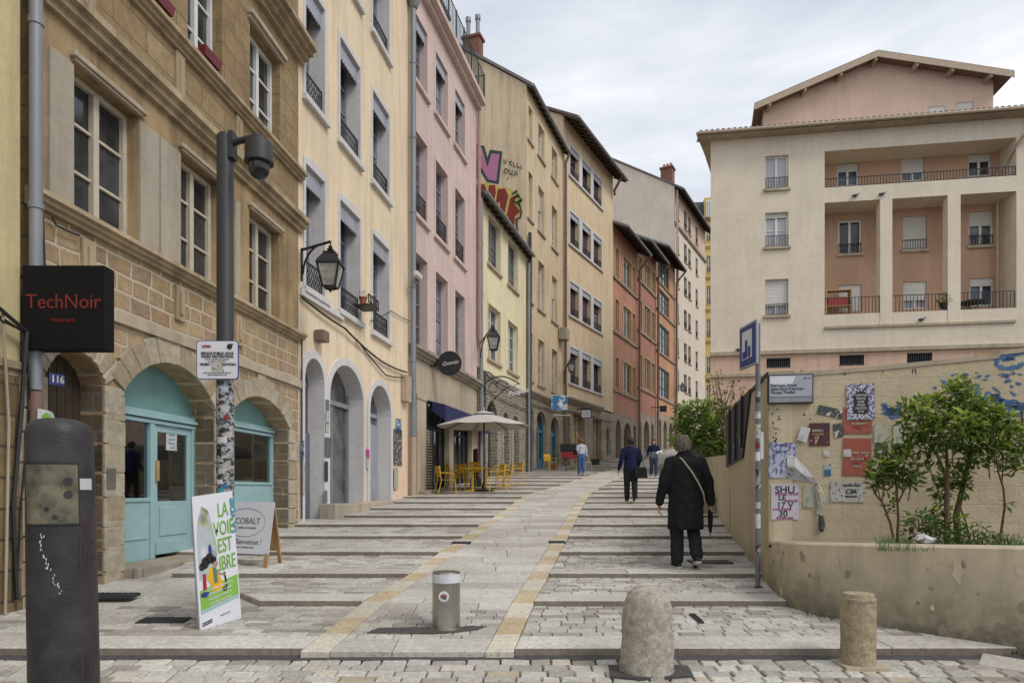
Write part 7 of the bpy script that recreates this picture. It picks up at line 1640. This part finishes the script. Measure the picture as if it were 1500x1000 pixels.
def head_prims(c, s=1.0, f=1):
    """c = head centre; face towards +y*f"""
    x, y, z = c; q = f
    return [('l', [(x, y-.005*q, z-.105*s, .030*s, .035*s), (x, y+.004*q, z-.085*s, .048*s, .062*s), (x, y, z-.04*s, .066*s, .083*s), (x, y-.006*q, z+.005*s, .074*s, .094*s), (x, y-.01*q, z+.05*s, .074*s, .095*s), (x, y-.01*q, z+.085*s, .060*s, .078*s), (x, y-.01*q, z+.108*s, .034*s, .045*s), (x, y-.01*q, z+.115*s, .01, .012)]),
            ('c', [(x, y+.088*q*s, z+.012*s, .008*s), (x, y+.104*q*s, z-.022*s, .013*s)]), ('c', [(x-.076*s, y-.005*q, z+.01*s, .012*s), (x-.072*s, y, z-.022*s, .009*s)]), ('c', [(x+.076*s, y-.005*q, z+.01*s, .012*s), (x+.072*s, y, z-.022*s, .009*s)]),
            ('c', [(x-.022*s, y+.076*q*s, z-.055*s, .010*s), (x+.022*s, y+.076*q*s, z-.055*s, .010*s)]), ('c', [(x, y+.066*q*s, z-.088*s, .018*s), (x, y+.06*q*s, z-.09*s, .018*s)]), ('c', [(x-.03*s, y+.078*q*s, z+.03*s, .010*s), (x+.03*s, y+.078*q*s, z+.03*s, .010*s)])]
def face_bits(o, c, s=1.0, f=1):
    x, y, z = c
    for k in (-1, 1): m = MB(); m.lathe([(.001, -.012*s), (.011*s, -.005*s), (.012*s, .004*s), (.001, .012*s)], (x+k*.030*s, y+.079*f*s, z+.008*s), 10); e = m.build('eye', 'white_sheet', o, smooth=True); m = MB(); m.lathe([(.001, -.005*s), (.005*s, 0), (.001, .005*s)], (x+k*.030*s, y+.089*f*s, z+.008*s), 8); m.build('iris', 'hair_black', e)
    m = MB(); m.tube([(x-.022*s, y+.086*f*s, z-.055*s), (x, y+.090*f*s, z-.052*s), (x+.022*s, y+.086*f*s, z-.055*s)], .004*s, 6); m.build('lips', 'terracotta', o)
def limb(pts): return ('c', [tuple(p) for p in pts])
def shoe(ax, ay, az, d, lift=0, s=1.0):
    d = Vector((d[0], d[1], 0)).normalized(); h = Vector((ax, ay, az))
    return [('c', [(*(h-d*.045*s+Vector((0, 0, .030))), .034*s), (*(h+d*.06*s+Vector((0, 0, .030-lift*.3))), .038*s), (*(h+d*.15*s+Vector((0, 0, .024-lift))), .034*s), (*(h+d*.19*s+Vector((0, 0, .020-lift))), .024*s)]), ('c', [(*(h+Vector((0, 0, .03))), .038*s), (*(h+Vector((0, 0, .085))), .040*s)])]

# --- walker in the black coat (back view, right heel lifted)
Yw = 8.62; Xw = (1004-750)/1000*Yw; zw = groundz(Xw, Yw)
o = thing('person', 'person in a knee length black coat with a folded umbrella and pale bag strap', 'person', (Xw, Yw, zw), 0)
S = 1.0
lf, rf_ = (-.085, .06, .0), (.115, -.10, .045)
legs_l = [(-.10, .02, .90, .095), (-.10, .04, .50, .062), (-.088, .05, .085, .042)]
legs_r = [(.10, .0, .90, .095), (.115, .07, .50, .062), (.115, -.13, .17, .042)]
arm_l = [(-.185, .0, 1.33, .042), (-.285, -.02, 1.10, .046), (-.315, .04, .86, .034)]
arm_r = [(.185, .0, 1.33, .042), (.290, -.03, 1.10, .046), (.325, .02, .86, .034)]
hc = (-.035, .02, 1.555)
body = [('l', [(0, 0, .82, .15, .10), (0, 0, .92, .17, .12), (0, 0, 1.05, .15, .11), (0, 0, 1.2, .165, .115), (0, 0, 1.33, .155, .09), (0, 0, 1.41, .08, .065), (0, .0, 1.45, .055, .05)]), limb([(0, 0, 1.40, .062), (-.02, .01, 1.50, .055)]), limb(legs_l), limb(legs_r), limb(arm_l), limb(arm_r), limb([(*arm_l[2][:3], .032), (-.318, .05, .82, .028)]), limb([(*arm_r[2][:3], .032), (.328, .03, .82, .028)])] + head_prims(hc) + hand((-.318, .05, .81), (-.05, .25, -1), (.3, 1, 0), .55) + hand((.328, .03, .81), (.03, .3, -1), (-.4, 1, 0), 1.0)
put('body', solid(body, .0065, 3), 'skin', o)
coat = [('l', [(.005, 0, .50, .225, .165), (.005, 0, .53, .228, .168), (.005, 0, .75, .225, .160), (0, 0, .95, .215, .150), (0, 0, 1.15, .215, .145), (0, 0, 1.30, .225, .135), (0, .0, 1.38, .19, .115), (0, 0, 1.43, .12, .085), (-.01, .005, 1.475, .075, .072), (-.01, .005, 1.49, .073, .07)]),
        limb([(-.185, 0, 1.345, .080), (-.275, -.02, 1.10, .070), (-.312, .035, .86, .058), (-.314, .038, .845, .058)]), limb([(.185, 0, 1.345, .080), (.280, -.03, 1.10, .070), (.322, .018, .86, .058), (.324, .02, .845, .058)])]
put('coat', solid(coat, .011, 5), 'coat_black', o, .034)
tr = [limb([(-.095, .02, .86, .115), (-.100, .04, .50, .088), (-.092, .05, .10, .078)]), limb([(.095, 0, .86, .115), (.115, .07, .50, .088), (.117, -.115, .175, .074)]), ('l', [(0, 0, .78, .19, .13), (0, 0, .95, .18, .13)])]
put('trousers', solid(tr, .010, 4), 'trouser_black', o, .026)
def shoes(parts, par, upper='shoe_dark', sole=True):
    for (ax, ay, az, d, lift) in parts:
        s_ = put('shoe', solid(shoe(ax, ay, az, d, lift), .006, 3), upper, par)
        if sole:
            m = MB(); dd = Vector((d[0], d[1], 0)).normalized(); nn_ = Vector((-dd.y, dd.x, 0)); h = Vector((ax, ay, az)); pts = [(-.085, .026), (-.06, .040), (.05, .040), (.14, .046), (.20, .034), (.222, 0)]; ring_ = pts+[(a, -b) for a, b in pts[::-1][1:]]
            m.prism([h+dd*a+nn_*b+Vector((0, 0, -lift*max(0, a)/.19*.95-.004)) for a, b in ring_], (0, 0, .020)); m.build('sole', 'shoe_sole', s_, bevel=.004)
shoes([(-.086, .05, .006, (-.15, 1), 0), (.117, -.135, .095, (.1, 1), .085)], o)
hair = [('l', [(hc[0], hc[1]-.045, hc[2]-.085, .052, .045), (hc[0], hc[1]-.045, hc[2]-.05, .078, .066), (hc[0], hc[1]-.032, hc[2]+.0, .091, .088), (hc[0], hc[1]-.022, hc[2]+.05, .092, .098), (hc[0], hc[1]-.01, hc[2]+.09, .078, .090), (hc[0], hc[1]-.01, hc[2]+.122, .045, .055), (hc[0], hc[1]-.01, hc[2]+.132, .012, .015)])]
rb = random.Random(3)
for i in range(46):
    a = rb.uniform(math.pi*.98, math.pi*2.02); zz_ = rb.uniform(-.06, .11); k = math.sqrt(max(.1, 1-(zz_/.14)**2)); p = Vector((hc[0]+.088*k*math.cos(a), hc[1]-.02+.092*k*math.sin(a), hc[2]+zz_)); hair.append(('c', [(*p, .014), (*(p+Vector((rb.uniform(-.014, .014), -.006, -.035))), .008)]))
put('hair', solid(hair, .007, 1), 'hair_grey', o, .012)
m = MB(); st = [(-.11, -.02, 1.43), (-.07, -.118, 1.37), (.03, -.158, 1.23), (.12, -.165, 1.08), (.19, -.135, .95), (.235, -.05, .82), (.235, .05, .78)]; m.tube(st, .010, 6); m.build('bag_strap', 'strap', o, smooth=True)
u = thing('folded_umbrella', 'folded black umbrella carried in the right hand of the black coated walker', 'umbrella', (Xw+.335, Yw+.07, zw+.74), 0)
m = MB(); m.lathe([(.006, -.30), (.018, -.28), (.030, -.20), (.034, -.08), (.026, 0), (.010, .02)], n=12); m.build('canopy', 'coat_black', u, smooth=True); m = MB(); m.tube([(0, 0, -.33), (0, 0, .08)], .006, 6); m.build('shaft', 'iron', u); m = MB(); m.tube([(0, 0, .04), (0, 0, .10)], .016, 8); m.build('handle', 'dark_wood', u, smooth=True)

def walker(lab, x, y, Yd, H, rot, top, topmat, legs='trouser_black', hairm='hair_black', long_hair=False, skin='skin', arms=None, stride=.16, f=1, jacket_hem=.80, hipw=.165, shw=.195, loose=1.0, bun=False, shoe_m='shoe_dark', lift=.03):
    X = (x-750)/1000*Yd; z = groundz(X, Yd); o = thing('person', lab, 'person', (X, Yd, z), rot); k = H/1.68; o.scale = (k, k, k); s = stride
    arm_l, arm_r = arms or ([(-.19, 0, 1.36, .05), (-.235, -.02, 1.10, .042), (-.245, .07, .87, .032)], [(.19, 0, 1.36, .05), (.235, -.03, 1.10, .042), (.245, .03, .87, .032)])
    L_ = [(-.09, .0, .90, .09), (-.09, s*.55, .49, .058), (-.085, s*.75, .09, .038)]; R_ = [(.09, 0, .90, .09), (.09, -s*.15, .50, .058), (.085, -s*1.1, .13, .038)]; hc = (0, .02, 1.555)
    body = [('l', [(0, 0, .82, .15, .10), (0, 0, .92, .165, .115), (0, 0, 1.08, .13, .10), (0, 0, 1.22, .15, .11), (0, 0, 1.33, .17, .10), (0, 0, 1.41, .12, .08), (0, 0, 1.45, .055, .05)]), limb([(0, 0, 1.40, .055), (0, .01, 1.50, .05)]), limb(L_), limb(R_), limb(arm_l), limb(arm_r)] + head_prims(hc)
    for a, sd in ((arm_l, 1), (arm_r, -1)):
        d = (Vector(a[2][:3])-Vector(a[1][:3])).normalized(); body += hand(Vector(a[2][:3])+d*.03, d, (sd*.4, 1, 0), .5)
    put('body', solid(body, .009, 3), skin, o)
    face_bits(o, hc)
    put('trousers', solid([limb([(p[0], p[1], p[2]-(.0 if i else .03), p[3]+(.022, .026*loose, .030*loose)[i]) for i, p in enumerate(L_)]), limb([(p[0], p[1], p[2]-(.0 if i else .03), p[3]+(.022, .026*loose, .030*loose)[i]) for i, p in enumerate(R_)]), ('l', [(0, 0, .80, .17, .12), (0, 0, 1.0, .15, .12)])], .012, 3), legs, o, .012)
    put(top, solid([('l', [(0, 0, jacket_hem, hipw+.03, .13), (0, 0, .95, hipw+.015, .135), (0, 0, 1.1, hipw, .125), (0, 0, 1.3, shw, .125), (0, 0, 1.38, shw*.85, .11), (0, 0, 1.44, .09, .075), (0, .005, 1.46, .07, .065)]), limb([(p[0], p[1], p[2]-.01, p[3]+.022) for p in arm_l[:2]]+[(*arm_l[2][:3], arm_l[2][3]+.018)]), limb([(p[0], p[1], p[2]-.01, p[3]+.022) for p in arm_r[:2]]+[(*arm_r[2][:3], arm_r[2][3]+.018)])], .012, 4), topmat, o, .014)
    shoes([(-.085, s*.75, .005, (0, 1), 0), (.085, -s*1.1, .045, (0, 1), lift)], o, shoe_m, sole=shoe_m != 'shoe_dark')
    hp = [('l', [(0, -.045, 1.49, .07, .05), (0, -.04, 1.53, .095, .078), (0, -.03, 1.58, .102, .098), (0, -.008, 1.63, .100, .112), (0, 0, 1.675, .078, .085), (0, 0, 1.70, .03, .03)])]
    if long_hair: hp.append(('l', [(0, -.05, 1.30, .07, .04), (0, -.05, 1.42, .10, .06), (0, -.035, 1.52, .105, .07), (0, -.02, 1.58, .10, .08)]))
    if bun: hp.append(('l', [(0, -.04, 1.66, .02, .02), (0, -.04, 1.69, .05, .05), (0, -.04, 1.73, .045, .045), (0, -.04, 1.75, .01, .01)]))
    put('hair', solid(hp, .009, 3), hairm, o, .012)
    return o
ar = ([(-.19, 0, 1.36, .05), (-.25, -.03, 1.10, .042), (-.30, .06, .87, .032)], [(.19, 0, 1.36, .05), (.235, -.03, 1.12, .042), (.20, .10, .93, .032)])
p2 = walker('person in a navy jacket and black trousers walking uphill with a black bag', 924, 735, 18.0, 1.68, 0, 'jacket', 'jacket_navy', arms=ar, stride=.12, jacket_hem=.86)
b = thing('handbag', 'black handbag hanging at the right hip of the person in the navy jacket', 'bag', (p2.location.x+.22, p2.location.y-.10, p2.location.z+.62), .1)
m = MB(); m.hexa([(-.17, -.06, 0), (.20, -.06, 0), (.20, .06, 0), (-.17, .06, 0), (-.14, -.04, .28), (.17, -.04, .28), (.17, .04, .28), (-.14, .04, .28)]); m.build('bag_body', 'coat_black', b, bevel=.02); m = MB(); m.tube([(-.10, 0, .27), (-.06, 0, .42), (.02, .02, .66)], .008, 5); m.tube([(.12, 0, .27), (.08, 0, .42), (.04, .02, .66)], .008, 5); m.build('handle', 'coat_black', b)
ar = ([(-.18, 0, 1.36, .048), (-.24, .0, 1.11, .040), (-.22, .22, 1.06, .030)], [(.18, 0, 1.36, .048), (.25, -.03, 1.12, .040), (.30, .02, .90, .030)])
p3 = walker('person facing downhill in a black and grey jacket, carrying a white bundle', 957.5, 695, 29.8, 1.62, math.pi, 'jacket', 'jacket_grey', legs='denim_dark', long_hair=True, arms=ar, stride=.14, jacket_hem=.82, shoe_m='white_sheet')
me = solid([('l', [(0, 0, 1.14, .185, .135), (0, 0, 1.3, .205, .135), (0, 0, 1.385, .175, .118), (0, 0, 1.45, .09, .08)]), limb([(-.18, 0, 1.35, .075), (-.24, 0, 1.11, .068), (-.225, .20, 1.06, .056)]), limb([(.18, 0, 1.35, .075), (.25, -.03, 1.12, .068), (.295, .01, .92, .056)])], .012, 4); put('jacket_yoke', me, 'jacket_navy', p3)
q = thing('white_bundle', 'white folded bundle under the arm of the young person facing downhill', 'bundle', (p3.location.x+.20, p3.location.y-.16, p3.location.z+.96), .5); m = MB(); m.hexa([(-.16, -.05, 0), (.16, -.05, .08), (.16, .05, .08), (-.16, .05, 0), (-.16, -.04, .12), (.16, -.04, .20), (.16, .04, .20), (-.16, .04, .12)]); m.build('cloth', 'white_sheet', q, bevel=.03)
ar = ([(-.18, 0, 1.36, .048), (-.23, -.02, 1.11, .040), (-.16, .12, .98, .030)], [(.18, 0, 1.36, .048), (.24, -.03, 1.12, .040), (.25, .0, .90, .030)])
p4 = walker('person with tied up reddish hair in a white and blue blouse and blue jeans', 851.5, 691, 31.0, 1.62, .25, 'blouse', 'blouse', legs='denim', hairm='hair_brown', arms=ar, stride=.10, jacket_hem=.98, bun=False, shoe_m='white_sheet', loose=1.3)
q = thing('shoulder_bag', 'small black bag at the left elbow of the person in blue jeans', 'bag', (p4.location.x-.27, p4.location.y-.02, p4.location.z+.90), .2); m = MB(); m.box(-.07, -.12, 0, .07, .12, .22); m.build('bag_body', 'coat_black', q, bevel=.03)
# ------------------------------------------------------------------ service cables, stains of daily life
def service(F, parent, pts, r=.014, mat='iron_grey'):
    cable([(F.u(x), -.05, F.z(x, y)) for x, y in pts], r, mat, parent)
service(F1, H1, [(56, 300), (60, 420)], .010); service(F1, H1, [(70, 318), (76, 330), (110, 345)], .012)
service(F3, H3, [(603, 512), (650, 540), (696, 566)], .02); service(F4, H4, [(701, 560), (716, 575), (770, 600)], .02); service(F5, H5, [(774, 590), (800, 598), (824, 606)], .025)
service(F6, H6, [(827, 600), (860, 606), (895, 618)], .03); service(F2, H2, [(598, 470), (570, 455), (540, 470)], .012)
# ------------------------------------------------------------------ camera, sky, light
cam = bpy.data.cameras.new('camera'); co = bpy.data.objects.new('camera', cam); COL.objects.link(co)
cam.lens = 24; cam.sensor_width = 36; cam.shift_y = 218/1500; cam.clip_end = 3000; cam.clip_start = .05
co.location = (0, 0, E); co.rotation_euler = (R(90), 0, 0); SC.camera = co
w = bpy.data.worlds.new('World'); SC.world = w; w.use_nodes = True; nt = w.node_tree
bg = nt.nodes['Background']; bg.inputs['Strength'].default_value = .1
SE, SR = R(48), R(128)
sky = N(nt, 'ShaderNodeTexSky', sky_type='NISHITA', sun_disc=False); sky.sun_elevation = SE; sky.sun_rotation = SR
tc = N(nt, 'ShaderNodeTexCoord'); mp = N(nt, 'ShaderNodeMapping'); mp.inputs['Scale'].default_value = (1, 1, 2.4); L(nt, tc.outputs['Generated'], mp.inputs['Vector'])
c1 = noise(nt, mp.outputs['Vector'], 1.7, 8, .58, .5); c2 = noise(nt, mp.outputs['Vector'], 5.0, 5, .5, .2)
cl = ramp(nt, c1, [(.36, (4.9, 5.35, 6.15)), (.50, (6.7, 7.05, 7.6)), (.62, (9.2, 9.2, 9.3))])
cl = mix(nt, .25, cl, ramp(nt, c2, [(.35, (5.5, 5.9, 6.5)), (.65, (8.7, 8.8, 9.0))]))
L(nt, mix(nt, .93, sky.outputs[0], cl), bg.inputs['Color'])
sun = bpy.data.lights.new('sun', 'SUN'); so = bpy.data.objects.new('sun', sun); COL.objects.link(so)
sun.energy = 1.35; sun.angle = R(22); sun.color = (1, .95, .88)
d = Vector((math.sin(SR)*math.cos(SE), math.cos(SR)*math.cos(SE), math.sin(SE)))   # towards the sun: behind the viewer
so.rotation_euler = d.to_track_quat('Z', 'Y').to_euler()
SC.view_settings.view_transform = 'Standard'; SC.view_settings.look = 'None'; SC.view_settings.exposure = .34; SC.view_settings.gamma = 1
SC.cycles.max_bounces = 6; SC.cycles.use_denoising = True
